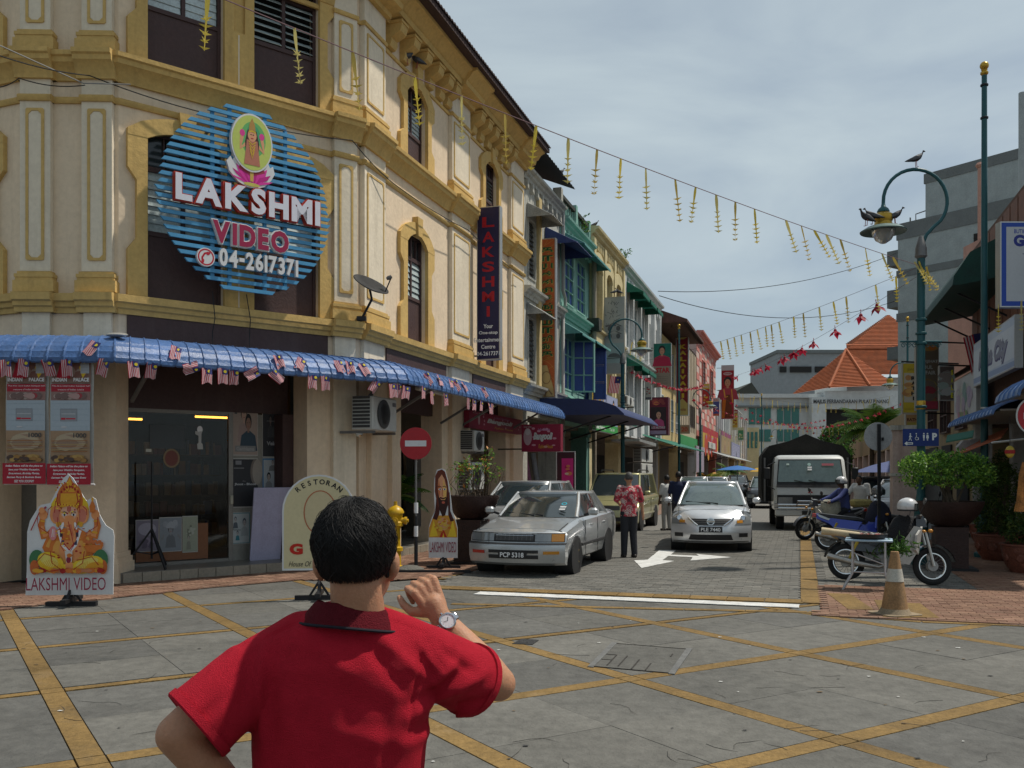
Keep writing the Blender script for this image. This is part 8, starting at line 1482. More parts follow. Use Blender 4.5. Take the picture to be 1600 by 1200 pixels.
def motorbike(label,loc,rz,body,accent,steer=0,shield=None,name='motorcycle'):
    s=thing(name,label,'motorcycle',loc,rz); M=PM[s.name]@RX(R(-7)); r=.285; tire(s,M,-.61,r,r); FM=M@T(.52,0,0)@RZ(steer)@T(-.52,0,0); tire(s,FM,.63,r,r)
    b=MB(FM)
    for sg in(-1,1): b.tube([(.63,sg*.075,r),(.50,sg*.075,.78)],[.026,.020],8)
    b.obj('fork',m_rim,s)
    b=MB(FM); b.loft([[(.63+(r+.03)*cos(a),y,r+(r+.03)*sin(a)) for y in (-.065,-.04,0,.04,.065)] for a in [R(15+k*13) for k in range(12)]],closed=False); b.loft([[(.63+(r+.045-.25*y*y*20*.05)*cos(a),y,r+(r+.045)*sin(a)) for y in (-.06,0,.06)] for a in [R(15+k*13) for k in range(12)]],closed=False); b.obj('front_mudguard',body,s)
    b=MB(M); b.loft([[(-.61+(r+.05)*cos(a),y,r+(r+.05)*sin(a)) for y in (-.07,0,.07)] for a in [R(60+k*11) for k in range(11)]],closed=False); b.obj('rear_mudguard',m_plast,s)
    b=MB(M); prof=[(.40,.62,.05,.14),(.30,.50,.06,.16),(.12,.46,.07,.12),(-.15,.50,.09,.12),(-.45,.60,.09,.12),(-.85,.74,.05,.07)]
    b.loft([[(x,y*w_,z+h*q) for y,q in ((0,-1),(1,-.6),(1,.4),(.5,1),(-.5,1),(-1,.4),(-1,-.6))] for x,z,w_,h in prof]); b.obj('body_panel',body,s,ang=50)
    b=MB(M); b.loft([[(x,y*w_,z+h*q) for y,q in ((0,-1),(1,-.5),(.9,.6),(0,1),(-.9,.6),(-1,-.5))] for x,z,w_,h in ((.14,.66,.05,.03),(0,.69,.10,.05),(-.3,.71,.13,.06),(-.6,.74,.12,.06),(-.80,.78,.07,.04))]); b.obj('seat',m_plast,s,ang=60)
    for sg in (-1,1):
        b=MB(M); b.prism([(-.18,.50),(-.35,.56),(-.78,.72),(-.86,.80),(-.60,.70),(-.25,.62)],sg*.096-.004,sg*.096+.004); b.obj('side_stripe',accent,s)
        b=MB(FM); b.loft([[(.36,sg*.10,.44),(.30,sg*.19,.50),(.31,sg*.20,.72),(.42,sg*.10,.86)],[(.40,sg*.10,.44),(.33,sg*.20,.50),(.34,sg*.21,.72),(.45,sg*.10,.86)]]); b.obj('leg_shield',shield or body,s)
        b=MB(FM); b.prism([(.42,.84),(.32,.86),(.16,.60),(.02,.42),(.04,.30),(.26,.28),(.36,.46)],sg*.125-.012,sg*.125+.012); b.obj('leg_shield_side',shield or body,s); b=MB(M); b.prism([(.08,.63),(-.55,.70),(-.62,.62),(-.45,.46),(-.02,.44)],sg*.115-.012,sg*.115+.012); b.obj('side_cover',body,s)
        b=MB(FM); b.tube([(.44,0,.97),(.40,sg*.18,1.02),(.30,sg*.33,1.0)],.014,6); b.obj('handlebar',m_steel,s); b=MB(FM); b.tube([(.32,sg*.29,1.0),(.285,sg*.36,1.0)],.02,8); b.obj('grip',m_plast,s)
        b=MB(FM); b.tube([(.36,sg*.22,1.02),(.40,sg*.28,1.18)],.006,5); b.lathe_ax([(.055,0),(.05,.02),(0,.025)],(.40,sg*.29,1.22),(1,0,0),14); b.obj('mirror',m_plast,s)
        b=MB(M); b.tube([(-.55,sg*.09,.32),(-.42,sg*.12,.60)],[.02,.03],8); b.obj('shock_absorber',mat('spring_yellow',(.4,.3,.04),.4),s)
        b=MB(FM); b.ell((.55,sg*.14,.80),(.04,.03,.03),8,6); b.obj('indicator',m_amber,s)
    b=MB(FM); b.loft([[(.36,y,.84) for y in (-.09,.09)]+[(.36,y,1.02) for y in (.07,-.07)],[(.52,y,.86) for y in (-.08,.08)]+[(.47,y,1.02) for y in (.06,-.06)]]); b.obj('headlamp_cowl',body,s); b=MB(FM); b.ell((.505,0,.94),(.03,.065,.055),12,8); b.obj('headlight',m_head,s)
    b=MB(M); b.ell((-.02,0,.36),(.20,.12,.12),12,8); b.lathe_ax([(.09,-.14),(.09,.14),(0,.14)],(.02,0,.32),(0,1,0),14); b.obj('engine',mat('engine_alloy',(.2,.2,.195),.5,.6,var=.3,sc_=14),s)
    b=MB(M); b.tube([(.1,-.10,.30),(-.1,-.13,.22),(-.40,-.14,.26),(-.85,-.15,.36)],[.022,.024,.045,.05],10); b.obj('exhaust',mat('exhaust_steel',(.35,.33,.3),.35,.8,var=.2),s)
    b=MB(M); b.bbox(-.94,-.86,-.06,.06,.72,.80,.01); b.obj('tail_light',m_redl,s); b=MB(M); b.bar((-.61,.08,r),(.0,.08,.30),.04).bar((-.61,-.08,r),(.0,-.08,.30),.04); b.obj('swing_arm',m_black,s,kind='stuff'); b=MB(M); b.tube([(-.05,.1,.25),(-.02,.30,.02)],.013,6); b.obj('side_stand',m_black,s)
    return s
bk=paint('black_gloss',(.02,.022,.028),.2,.25); blp=paint('metal_blue',(.02,.04,.30),.4,.3)
motorbike('black and white small motorcycle standing behind the folding table',(5.72,14.15,.02),R(-33),bk,mat('stripe_orange',(.45,.14,.03),.4),R(28),shield=mat('shield_cream',(.38,.37,.34),.4,var=.1))
motorbike('blue and silver small motorcycle behind the nearest one',(7.35,19.7,.01),R(-24),blp,silv,R(10)); motorbike('cream legshield moped ridden by the man with the white helmet',(7.95,23.3,.01),R(186),paint('moped_grey',(.10,.10,.11),.2,.35),silv,R(6),shield=mat('moped_cream',(.45,.43,.38),.4),name='moped')
motorbike('dark motorcycle half hidden between the blue one and the pink pillar',(8.55,19.4,.01),R(-40),bk,bk,0)
def helmet(label,p,rz,cl,k=1):
    s=thing('helmet',label,'helmet',p,rz); M=PM[s.name]; b=MB(M); rings=[]
    for j in range(9):
        a=R(-28+j*14.5); q=.135*cos(a); rings.append([(q*1.12*cos(t),q*sin(t),.13*sin(a)) for t in [2*PI*i/22 for i in range(22)]])
    b.loft(rings); b.obj('shell',cl,s,ang=60); b=MB(M); b.loft([[(.152*cos(t)*1.02,.138*sin(t),z) for t in [R(-55+110*i/10) for i in range(11)]] for z in (-.05,.045)],closed=False); b.obj('visor',m_glass,s); b=MB(M); b.loft([[(.142*cos(t)*k_,.126*sin(t)*k_,z) for t in [2*PI*i/20 for i in range(20)]] for z,k_ in ((-.07,.98),(-.06,1.03),(-.045,1.0))],caps=False); b.obj('trim',m_plast,s); return s
helmet('silver white helmet on the handlebar of the nearest motorcycle',W(1418,791,13.9),R(-20),paint('helmet_white',(.52,.52,.52),.1,.25)); helmet('dark grey helmet on the handlebar of the blue motorcycle',W(1372,768,19.5),R(-75),paint('helmet_grey',(.10,.105,.11),.3,.25))
def jacket(label,top,seed,c):
    b=MB(T(*top)); r=random.Random(seed); rings=[]
    for k,(z,rx,ry) in enumerate(((0,.06,.05),(-.06,.15,.10),(-.16,.22,.13),(-.28,.26,.15),(-.40,.28,.15),(-.47,.25,.13))): rings.append([(rx*cos(a)*(1+.08*sin(3*a+k)),ry*sin(a)*(1+.1*cos(4*a+k)),z+.02*sin(2*a+seed)) for a in [2*PI*i/18 for i in range(18)]])
    b.loft(rings); tag(b.obj('draped_jacket',mat('jacket_%d'%seed,c,.9,var=.3,sc_=8,bump=.4)),label,'jacket')
jacket('black jacket draped over the handlebar of the nearest motorcycle',W(1412,806,14.0),2,(.012,.012,.014)); jacket('dark navy cloth bundle below the dark grey helmet',W(1372,783,19.6),3,(.018,.02,.035))
# folding table with trays
tl,tr_=W(1319,842,13.5),W(1396,845,13.3); tz=.745; s=thing('folding_table','small folding table with a pale blue top and bent metal legs','table',(tl.x,13.4,0)); ux=V((tr_.x-tl.x,-.25,0)).normalized(); M=frame((tl.x,13.45,0),ux,V((-ux.y,ux.x,0)),ZZ); wd=(tr_.x-tl.x)
MB(M).bbox(0,wd,-.22,.25,tz-.03,tz,.006).obj('tabletop',mat('pale_blue_top',(.30,.42,.52),.4,var=.1),s); m_leg=mat('leg_chrome_paint',(.42,.42,.43),.4,.4)
for y in(-.18,.21):
    for sg in (0,1): x0=.10+sg*(wd-.20); o=-.13 if sg==0 else .10; MB(M).tube([(x0,y,tz-.03),(x0,y,.26),(x0+o*.4,y,.16),(x0+o,y,.02),(x0+o,y,.0)],.015,8).obj('leg',m_leg,s)
for sg in (0,1): x0=.10+sg*(wd-.20); MB(M).tube([(x0,-.18,.45),(x0,.21,.45)],.011,6).obj('crossbar',m_leg,s)
MB(M).tube([(.1,-.18,.28),(wd-.1,-.18,.28)],.011,6).obj('crossbar',m_leg,s); MB(M).tube([(.12,-.18,.55),(wd-.12,-.18,.40)],.009,6).obj('crossbar',m_leg,s)
q=thing('goods_tray','round dark tray of small goods on the folding table','tray',M@V((wd*.5,0,tz))); MB(M@T(wd*.48,.02,tz)).lathe([(.20,0),(.25,.02),(.27,.075),(.25,.075),(.23,.045),(0,.045)],n=28).obj('tray_body',m_plast,q)
b=MB(M@T(wd*.48,.02,tz)); r_=random.Random(6)
for k in range(46): a,d=r_.uniform(0,6.28),.2*math.sqrt(r_.random()); b.cur=k%3; b.ell((d*cos(a),d*sin(a),.065),(.022,.018,.014),6,4)
b.obj('small_goods',[mat('goods_brown',(.10,.05,.03),.6),mat('goods_red',(.25,.05,.04),.6),mat('goods_white',(.4,.38,.35),.6)],q,kind='stuff')
tag(MB().tube([M@V((-.33,-.02,tz+.10)),M@V((wd*.30,0,tz+.05))],[.055,.042],10).obj('bamboo_roll',mat('bamboo',(.45,.36,.22),.6,var=.2,sc_=9)),'thick pale bamboo piece lying across the left of the folding table','bamboo')
b=MB(); pts=[]; c=M@V((wd+.05,.05,.60)); r_=random.Random(8); leaves([((c.x+r_.gauss(0,.12),c.y+r_.gauss(0,.08),c.z+r_.gauss(.02,.07)),None) for _ in range(260)],.13,r_,s0:=thing('leaf_bundle','dark green bundle of long leaves hung at the right end of the folding table','leaf bundle',c),mats=dk,asp=.16)
c=G(1398,962); s=thing('traffic_cone','faded orange traffic cone with a pale band on a square base','traffic cone',c); M=T(*c)@RZ(.3); m_cone=mat('faded_cone',(.27,.155,.07),.75,var=.35,sc_=6,streak=.4,dirt=(.2,.17,.12))
b=MB(M); b.slab([(.235*x-.05*(x if abs(y)==1 else 0)*0,.235*y) for x,y in ((-1,-.8),(-.8,-1),(.8,-1),(1,-.8),(1,.8),(.8,1),(-.8,1),(-1,.8))],0,.035); b.lathe([(.19,.035),(.165,.07),(.155,.09)],n=24); b.obj('base',mat('cone_base',(.22,.17,.11),.8,var=.3,sc_=7),s); MB(M).lathe([(.150,.085),(.045,.76),(.028,.765),(.03,.70)],n=28,caps=False).obj('cone_body',m_cone,s)
MB(M).lathe([(.104,.41),(.079,.56)],n=28,caps=False).obj('reflective_band',mat('cone_band',(.42,.40,.35),.7,var=.25,sc_=8),s)
# blue parasol and tarpaulins down the street
p=W(1152,HZ,60); s=thing('parasol','blue parasol open over a stall far down the left side','parasol',(p.x,p.y,0)); MB(T(p.x,p.y,0)).lathe([(1.35,1.85),(.9,1.98),(.45,2.08),(0,2.14)],n=12,caps=False).obj('canopy',mat('parasol_blue',(.02,.12,.36),.7,var=.15),s); MB(T(p.x,p.y,0)).tube([(0,0,0),(0,0,2.45)],.03,8).obj('pole',m_steel,s)
p=W(1192,HZ,64); s=thing('parasol','small yellow parasol right of the blue one','parasol',(p.x,p.y,0)); MB(T(p.x,p.y,0)).lathe([(.9,1.75),(.5,1.98),(0,2.1)],n=10,caps=False).obj('canopy',mat('parasol_yellow',(.5,.30,.03),.7,var=.15),s); MB(T(p.x,p.y,0)).tube([(0,0,0),(0,0,2.1)],.03,8).obj('pole',m_steel,s)
p=W(1395,HZ,34); s=thing('stall_canopy','blue and white stall canopy behind the round sign on the right','canopy',(p.x,p.y,0)); MB(T(p.x,p.y,0)).lathe([(1.5,1.7),(.8,1.95),(0,2.15)],n=8,caps=False).obj('canopy',mat('stall_blue',(.07,.09,.2),.7,var=.2),s); MB(T(p.x,p.y,0)).tube([(0,0,0),(0,0,2.1)],.03,8).obj('pole',m_steel,s)
# ---------------------------------------------------------------- people
def applied(o,mods):
    for t,kw in mods:
        m=o.modifiers.new(t,t)
        for k,v in kw.items(): setattr(m,k,v)
    dg=bpy.context.evaluated_depsgraph_get(); me=bpy.data.meshes.new_from_object(o.evaluated_get(dg)); o.modifiers.clear(); o.data=me
    me.polygons.foreach_set('use_smooth',[True]*len(me.polygons)); return me
def capsule(mb,a,b,ra,rb,n=14,flat=None):
    a=V(a);b=V(b); d=(b-a); L_=max(1e-4,d.length); d=d/L_; pr=[]
    for k in range(5): t=-PI/2+PI/2*k/4; pr.append((ra*cos(t) if k else 1e-4,ra*sin(t)))
    for k in range(5): t=PI/2*k/4; pr.append((rb*cos(t) if k<4 else 1e-4,L_+rb*sin(t)))
    mb.lathe_ax(pr,a,d,n); return mb
def chain(mb,pts,rs):
    for (p,q,r0,r1) in zip(pts,pts[1:],rs,rs[1:]): capsule(mb,p,q,r0,r1)
    return mb
def fuse(mb,name,m,par,vox,smooth=4,fac=.5):
    o=mb.obj(name,m,par,ang=None); applied(o,[('REMESH',dict(mode='VOXEL',voxel_size=vox,use_smooth_shade=True)),('SMOOTH',dict(iterations=smooth,factor=fac))]); o.data.materials.clear() if False else None; return o
m_skin=mat('skin_tan',(.40,.20,.115),.5,var=.10,sc_=14,bump=.10,bs=160,spec=.35); m_skin.node_tree.nodes['Principled BSDF'].inputs['Subsurface Weight'].default_value=.12; m_skin.node_tree.nodes['Principled BSDF'].inputs['Subsurface Scale'].default_value=.01; m_skd=mat('skin_dark',(.10,.05,.03),.5,var=.1); m_hair=mat('black_hair',(.011,.010,.010),.55,var=.3,sc_=30,spec=.35); m_shirt=mat('red_polo_cloth',(.52,.017,.036),.85,var=.10,sc_=3,bump=.22,bs=420,spec=.12); m_coll=mat('collar_rib',(.15,.014,.022),.9,var=.12,sc_=60,bump=.3,bs=300,spec=.1); m_trim=mat('collar_trim',(.008,.008,.014),.85); m_trou=mat('dark_trousers',(.02,.021,.026),.85,var=.2,sc_=8,bump=.2); m_shoe=mat('dark_shoe',(.025,.02,.018),.5,var=.1); m_steelw=mat('watch_steel',(.55,.55,.56),.22,1,var=.1); m_dial=mat('watch_dial',(.62,.63,.64),.2,var=.05)
# ---- the man in the foreground (seen from behind, right hand raised to his face, left hand on the hip)
hc=W(553,858,1.96); bx=W(533,HZ,1.97).x
PR=thing('person','man in a red polo shirt seen from behind, right fist raised','person',(bx,1.97,0))
y0=1.97
shL=W(412,1030,1.955); elL=W(276,1148,1.86); wrL=V((bx-.20,1.98,.985)); shR=W(672,1022,1.99); elR=W(778,1068,2.17); wrR=W(688,965,2.21)
b=MB()
# head and neck
b.ell((hc.x,hc.y+.005,hc.z+.004),(.073,.090,.095),20,14); b.ell((hc.x+.012,hc.y+.045,hc.z-.055),(.062,.066,.075),16,12); capsule(b,(hc.x+.012,hc.y+.07,hc.z-.115),(hc.x+.02,hc.y+.075,hc.z-.10),.034,.03)
capsule(b,(hc.x+.006,hc.y-.012,hc.z-.07),(hc.x+.012,y0+.01,hc.z-.22),.055,.060)
# nose, ears
capsule(b,(hc.x+.015,hc.y+.10,hc.z-.005),(hc.x+.018,hc.y+.118,hc.z-.04),.011,.017)
for sg in (-1,1): b.ell((hc.x+sg*.081+.003,hc.y+.010,hc.z-.032),(.013,.020,.031),10,8); capsule(b,(hc.x+sg*.080+.003,hc.y+.006,hc.z-.050),(hc.x+sg*.075+.003,hc.y+.012,hc.z-.064),.009,.008)
# torso inside the shirt, arms
chain(b,[(bx+.0,y0,.86),(bx,y0+.01,1.10),(bx,y0+.02,1.27)],[.13,.13,.11])
chain(b,[shR,elR],[.052,.043]); chain(b,[elR,elR.lerp(wrR,.30)+V((.006,-.004,-.004)),elR.lerp(wrR,.7),wrR],[.042,.043,.034,.027])
chain(b,[shL,elL],[.052,.042]); chain(b,[elL,elL.lerp(wrL,.3),elL.lerp(wrL,.7),wrL],[.042,.044,.035,.028])
# legs
for sg in (-1,1): chain(b,[(bx+sg*.09,y0,.86),(bx+sg*.10,y0+.02,.48),(bx+sg*.11,y0,.09)],[.085,.058,.045])
chain(b,[wrL,wrL+V((.06,.02,-.05))],[.03,.036]); 
def hand(b,W0,dirf,side,back,curl,k=1.0,spread=.0):
    # palm from wrist along dirf; side = direction index->little; back = out of the back of the hand
    f=dirf.normalized(); s=side.normalized(); n=back.normalized(); P=lambda a,c,e:W0+f*a*k+s*c*k+n*e*k
    for c in (-.030,-.010,.010,.030): capsule(b,P(.012,c*.62,0),P(.082-abs(c-.0)*.12,c*1.02,.004),.0145*k,.0125*k)
    capsule(b,P(.03,-.012,-.008),P(.06,.012,-.010),.018*k,.018*k)
    lens=((.042,.026,.020),(.046,.030,.021),(.043,.028,.020),(.034,.021,.018))
    for i,(c,ln) in enumerate(zip((-.032,-.0108,.0108,.031),lens)):
        p=P(.083-abs(c)*.10,c*1.02,.003); a=0
        for j,l in enumerate(ln):
            a+=curl[j]*(1+.06*i); d=f*cos(a)-n*sin(a); q=p+d*l*k; capsule(b,p,q,(.0098-.0009*j)*k,(.0092-.0009*j)*k,10); p=q
    t0=P(.022,-.026,-.008); t1=t0+(f*.55-s*.75-n*.35).normalized()*.036*k; t2=t1+(f*.85-s*.25-n*.4).normalized()*.032*k; t3=t2+(f*.85+s*.1-n*.45).normalized()*.026*k
    capsule(b,t0,t1,.016*k,.013*k); capsule(b,t1,t2,.0125*k,.0105*k,10); capsule(b,t2,t3,.0105*k,.0085*k,10)
body=None
bo=fuse(b,'body',m_skin,PR,.0065,6)
hb=MB(); fdir=(W(655,893,2.235)-wrR); hand(hb,wrR+fdir.normalized()*.012,fdir+V((-.01,.0,0)),V((.62,.30,.45)),V((.30,-.86,.20)),(R(62),R(78),R(40)),.92); capsule(hb,wrR-fdir.normalized()*.02,wrR+fdir.normalized()*.035,.0265,.026)
ho=fuse(hb,'hand',m_skin,PR,.0034,3)
hb=MB(); hand(hb,wrL+V((.02,.0,-.01)),V((.75,.45,-.45)),V((.1,.5,-.8)),V((-.4,-.7,-.3)),(R(25),R(30),R(20)),.95); fuse(hb,'hand',m_skin,PR,.004,3)
# face details, small
a=MB(); 
for sg in(-1,1): a.ell((hc.x+.016+sg*.031,hc.y+.098,hc.z+.0),(.014,.006,.007),10,6)
a.obj('eye',mat('eye_white',(.5,.48,.45),.3),PR,kind='stuff'); a=MB(); a.ell((hc.x+.017,hc.y+.106,hc.z-.075),(.024,.008,.008),10,6); a.obj('mouth',mat('lip',(.30,.10,.08),.5),PR)
a=MB()
for sg in(-1,1): capsule(a,(hc.x+.016+sg*.018,hc.y+.099,hc.z+.018),(hc.x+.016+sg*.046,hc.y+.093,hc.z+.020),.004,.003,6)
a.obj('eyebrow',m_hair,PR,kind='stuff')
# hair: a shaped cap plus fine strands that follow it
def hs(u,v,grow=0):      # u: angle round (0 = right, 90 = face side), v: 0 crown .. 1 hairline
    a=R(u); front=max(0,sin(a)); lim=2.16-.95*front**2.6-.10*abs(cos(a))**6; th=v*lim; rx,ry,rz=.0855+grow,.100+grow,.098+grow
    x,y,z=rx*sin(th)*cos(a),ry*sin(th)*sin(a),rz*cos(th); 
    if th>1.5: k=1-.16*(th-1.5); x*=k; y*=k; z*=1.20
    return V((hc.x+.001+x,hc.y-.004+y,hc.z+.011+z))
b=MB(); rows=[]
for j in range(15): rows.append([hs(i*360/36,max(.02,j/14),.0012*math.sin(i*1.9+j*.8)-.003*(j>12)) for i in range(36)])
b.loft(rows,caps=True); hr=b.obj('hair',m_hair,PR,ang=None)
b=MB(); r_=random.Random(21); nst=8500
for k in range(nst):
    u=r_.uniform(0,360); v=math.sqrt(r_.uniform(.0004,1)); ln=r_.uniform(.10,.22); pts=[]; tw=r_.gauss(0,16)+14*math.sin(R(u*1.3+40)); lift=r_.uniform(.0005,.0035)*(2.2 if r_.random()<.08 else 1)
    lim_=1.0+r_.uniform(-.02,.05)
    if v+ln>lim_: v=lim_-ln
    for j in range(4): q=j/3; pts.append(hs(u+tw*q,max(.01,v+ln*q),.001+lift*math.sin(PI*(.15+.7*q))))
    b.tube(pts,[.0006,.0007,.0006,.0003],3,caps=False)
b.obj('hair_strand',m_hair,hr,ang=None,kind='stuff')
b=MB()
for sg in (-1,1): capsule(b,hs(90-sg*88,.97)+V((0,.012,.01)),hs(90-sg*88,1.0)+V((0,.010,-.012)),.010,.006,8)
b.obj('sideburn',m_hair,hr,kind='stuff')
# shirt: torso loft + sleeves, fused, then folds pushed into the cloth
b=MB(); rings=[]
tor=[(.80,.185,.125,0),(.95,.182,.122,0),(1.06,.180,.120,.0),(1.16,.186,.122,.004),(1.24,.193,.122,.008),(1.30,.196,.114,.010),(1.345,.172,.098,.012),(1.378,.128,.082,.012),(1.402,.088,.070,.010),(1.42,.066,.060,.008)]
for z,rx,ry,dy in tor:
    sl=(z-1.25)*.05
    rings.append([(bx+.004+sl+rx*(abs(cos(t))**.80)*(1 if cos(t)>0 else -1),y0+dy+ry*(abs(sin(t))**.85)*(1 if sin(t)>0 else -1),z) for t in [2*PI*k/40 for k in range(40)]])
b.loft(rings)
slR=shR.lerp(elR,.60); slL=shL.lerp(elL,.80)
chain(b,[(bx+.085,y0+.01,1.352),shR+V((0,0,-.012)),shR.lerp(slR,.5)+V((0,0,-.012))],[.062,.072,.072]); chain(b,[(bx-.085,y0+.01,1.345),shL+V((.005,0,-.016)),shL.lerp(slL,.5)+V((0,0,-.010))],[.062,.074,.074])
def cone(a,c,ra,rb): d=(c-a); b.lathe_ax([(ra,0),(rb,d.length),(rb*.5,d.length+.001)],a,d,22)
dR=(elR-shR).normalized(); dL=(elL-shL).normalized()
cone(shR.lerp(slR,.1)+V((0,0,-.018)),slR+V((0,0,-.018)),.074,.080); cone(shL.lerp(slL,.1)+V((0,0,-.014)),slL+V((.004,0,-.012)),.076,.082)
so2=fuse(b,'polo_shirt',m_shirt,PR,.0062,8,.5)
inv=PM[PR.name]; me=so2.data
nrm=[v.normal.copy() for v in me.vertices]
def fold(p,a,b_,w_,amp):      # a soft ridge along the line a-b (in the picture plane)
    ab=b_-a; t=max(0,min(1,(p-a).dot(ab)/ab.length_squared)); d=(p-a-ab*t).length; return amp*math.exp(-(d/w_)**2)*math.sin(PI*min(1,max(0,.08+.84*t)))
FO=[(W(664,990,1.95),W(640,1140,1.9),.005,-.005),(W(402,1005,1.9),W(396,1150,1.87),.005,-.005),(W(470,975,1.9),W(400,1003,1.9),.004,-.003),(W(610,975,1.9),W(668,990,1.95),.004,-.003),(W(575,975,1.9),W(690,1075,1.95),.012,.008),(W(560,990,1.88),W(640,1085,1.9),.012,-.007),(W(640,1120,1.9),W(760,1045,2.05),.013,.011),(W(640,1100,1.9),W(735,1040,2.0),.012,-.010),(W(640,1145,1.9),W(768,1085,2.05),.012,-.010),(W(650,1160,1.9),W(755,1105,2.05),.014,.010),(W(660,1085,1.92),W(722,1020,2.0),.011,.009),(W(690,1010,1.95),W(745,1050,2.02),.009,-.006),(W(655,1000,1.95),W(690,1050,1.95),.008,.006),
 (W(395,1010,1.9),W(385,1110,1.87),.012,-.010),(W(402,1030,1.88),W(410,1180,1.87),.014,.008),(W(420,1060,1.86),W(425,1200,1.86),.016,-.005),(W(380,1060,1.9),W(330,1150,1.85),.013,.007),(W(365,1080,1.9),W(300,1130,1.85),.012,-.006),(W(480,1000,1.87),W(560,1060,1.86),.018,.005),(W(470,1070,1.86),W(620,1110,1.86),.022,-.005),(W(520,1140,1.86),W(650,1170,1.87),.020,.005),(W(450,1120,1.86),W(480,1220,1.86),.020,.005),(W(600,1110,1.87),W(610,1230,1.87),.018,-.005),(W(560,1050,1.86),W(545,1160,1.86),.020,-.004)]
for v in me.vertices:
    p=inv@v.co; o=0
    for a_,b_,w_,amp in FO:
        q=V((p.x,p.z)); A2,B2=V((a_.x,a_.z)),V((b_.x,b_.z)); ab=B2-A2; t=max(0,min(1,(q-A2).dot(ab)/ab.length_squared)); d=(q-A2-ab*t).length; o+=amp*math.exp(-(d/w_)**2)*math.sin(PI*(.1+.8*t))
    o*=max(0,min(1,(y0+.04-p.y)/.06)) if p.x<bx+.24 else 1
    o+=.0030*noise.noise(p*9)+.0014*noise.noise(p*24)
    v.co+=nrm[v.index]*o
me.update()
# cuffs, collar, trim
def cuff(p,d,r,n=30,l=.016):
    b=MB(); b.lathe_ax([(r-.002,-l),(r+.0035,-l),(r+.004,0),(r+.001,.004),(r-.006,.002)],p,d,n,); b.obj('cuff',m_shirt,so2)
cuff(slR+V((0,0,-.018)),dR,.080); cuff(slL+V((.004,0,-.012)),dL,.082)
ncx,ncy=hc.x-.006,y0+.004
b=MB(); rows=[]; 
for rx,ry,z0,tilt in ((.070,.068,1.380,.0),(.0705,.068,1.405,.0),(.067,.064,1.424,.0),(.069,.066,1.429,0),(.076,.073,1.423,0),(.098,.090,1.396,0),(.106,.096,1.385,0),(.099,.090,1.382,0)):
    rows.append([(ncx+rx*cos(t)*1.06,ncy+ry*sin(t),z0-.045*max(0,sin(t))**2-.010*cos(t)-.010*abs(cos(t))**2) for t in [2*PI*k/40 for k in range(40)]])
b.loft(rows,caps=False); b.obj('collar',m_coll,so2,ang=60)
b=MB(); b.tube([(ncx+.1062*cos(t)*1.06,ncy+.0975*sin(t),1.385-.045*max(0,sin(t))**2-.010*cos(t)-.010*abs(cos(t))**2) for t in [2*PI*k/40 for k in range(41)]],.0034,6); b.obj('collar_trim',m_trim,so2)
# seams
for sg,P_ in ((1,[(668,992),(664,1030),(668,1075),(676,1110)]),(-1,[(396,1012),(384,1040),(388,1090),(400,1140)])): pass
# trousers and shoes
b=MB(); chain(b,[(bx,y0,.92),(bx,y0,.84)],[.155,.15])
for sg in (-1,1): chain(b,[(bx+sg*.09,y0,.84),(bx+sg*.10,y0+.015,.48),(bx+sg*.11,y0,.06)],[.105,.085,.072])
fuse(b,'trousers',m_trou,PR,.014,3)
for sg in (-1,1):
    b=MB(); capsule(b,(bx+sg*.11,y0-.05,.045),(bx+sg*.125,y0+.13,.038),.045,.04); o=b.obj('shoe',m_shoe,PR,ang=None)
# wrist watch
d=(wrR-elR).normalized(); wc=wrR-d*.022; u=d.cross(V((0,-1,0))).normalized(); bk_=V((.34,-.86,.10)); bk_=(bk_-d*bk_.dot(d)).normalized()
wt=thing('wrist_watch','steel wrist watch with a pale dial on the raised wrist of the man in red','watch',wc); b=MB()
s2=d.cross(bk_).normalized()
for k in range(16):
    t=2*PI*k/16
    if abs(((t+PI)%(2*PI))-PI)<.50: continue
    c=wc+bk_*(.0305*cos(t))+s2*(.0335*sin(t)); n_=(bk_*cos(t)+s2*sin(t)).normalized(); tg=n_.cross(d); 
    bb=MB(frame(c,tg,d,n_)); bb.bbox(-.0060,.0060,-.0085,.0085,-.002,.002,.0008); bb.obj('strap_link',m_steelw,wt)
cc_=wc+bk_*.0335; b=MB(); b.lathe_ax([(.0185,-.004),(.0205,-.002),(.0205,.004),(.018,.007),(.0165,.007),(.0165,.005)],cc_,bk_,24); b.obj('case',m_steelw,wt); b=MB(); b.lathe_ax([(.0166,.0050),(.0166,.0056),(0,.0056)],cc_,bk_,24); b.obj('dial',m_dial,wt)
a=Art(frame(cc_+bk_*.0048,s2,d,bk_)); a.line([(0,0),(.006,.007)],.0012,BLK); a.line([(0,0),(-.010,.004)],.001,BLK)
for k in range(12): a.line([(.0135*cos(k*PI/6),.0135*sin(k*PI/6)),(.0152*cos(k*PI/6),.0152*sin(k*PI/6))],.001,BLK)
a.obj('hands',wt); b=MB(); b.lathe_ax([(.003,0),(.003,.004)],cc_+d*.0205,d,8); b.obj('crown',m_steelw,wt)
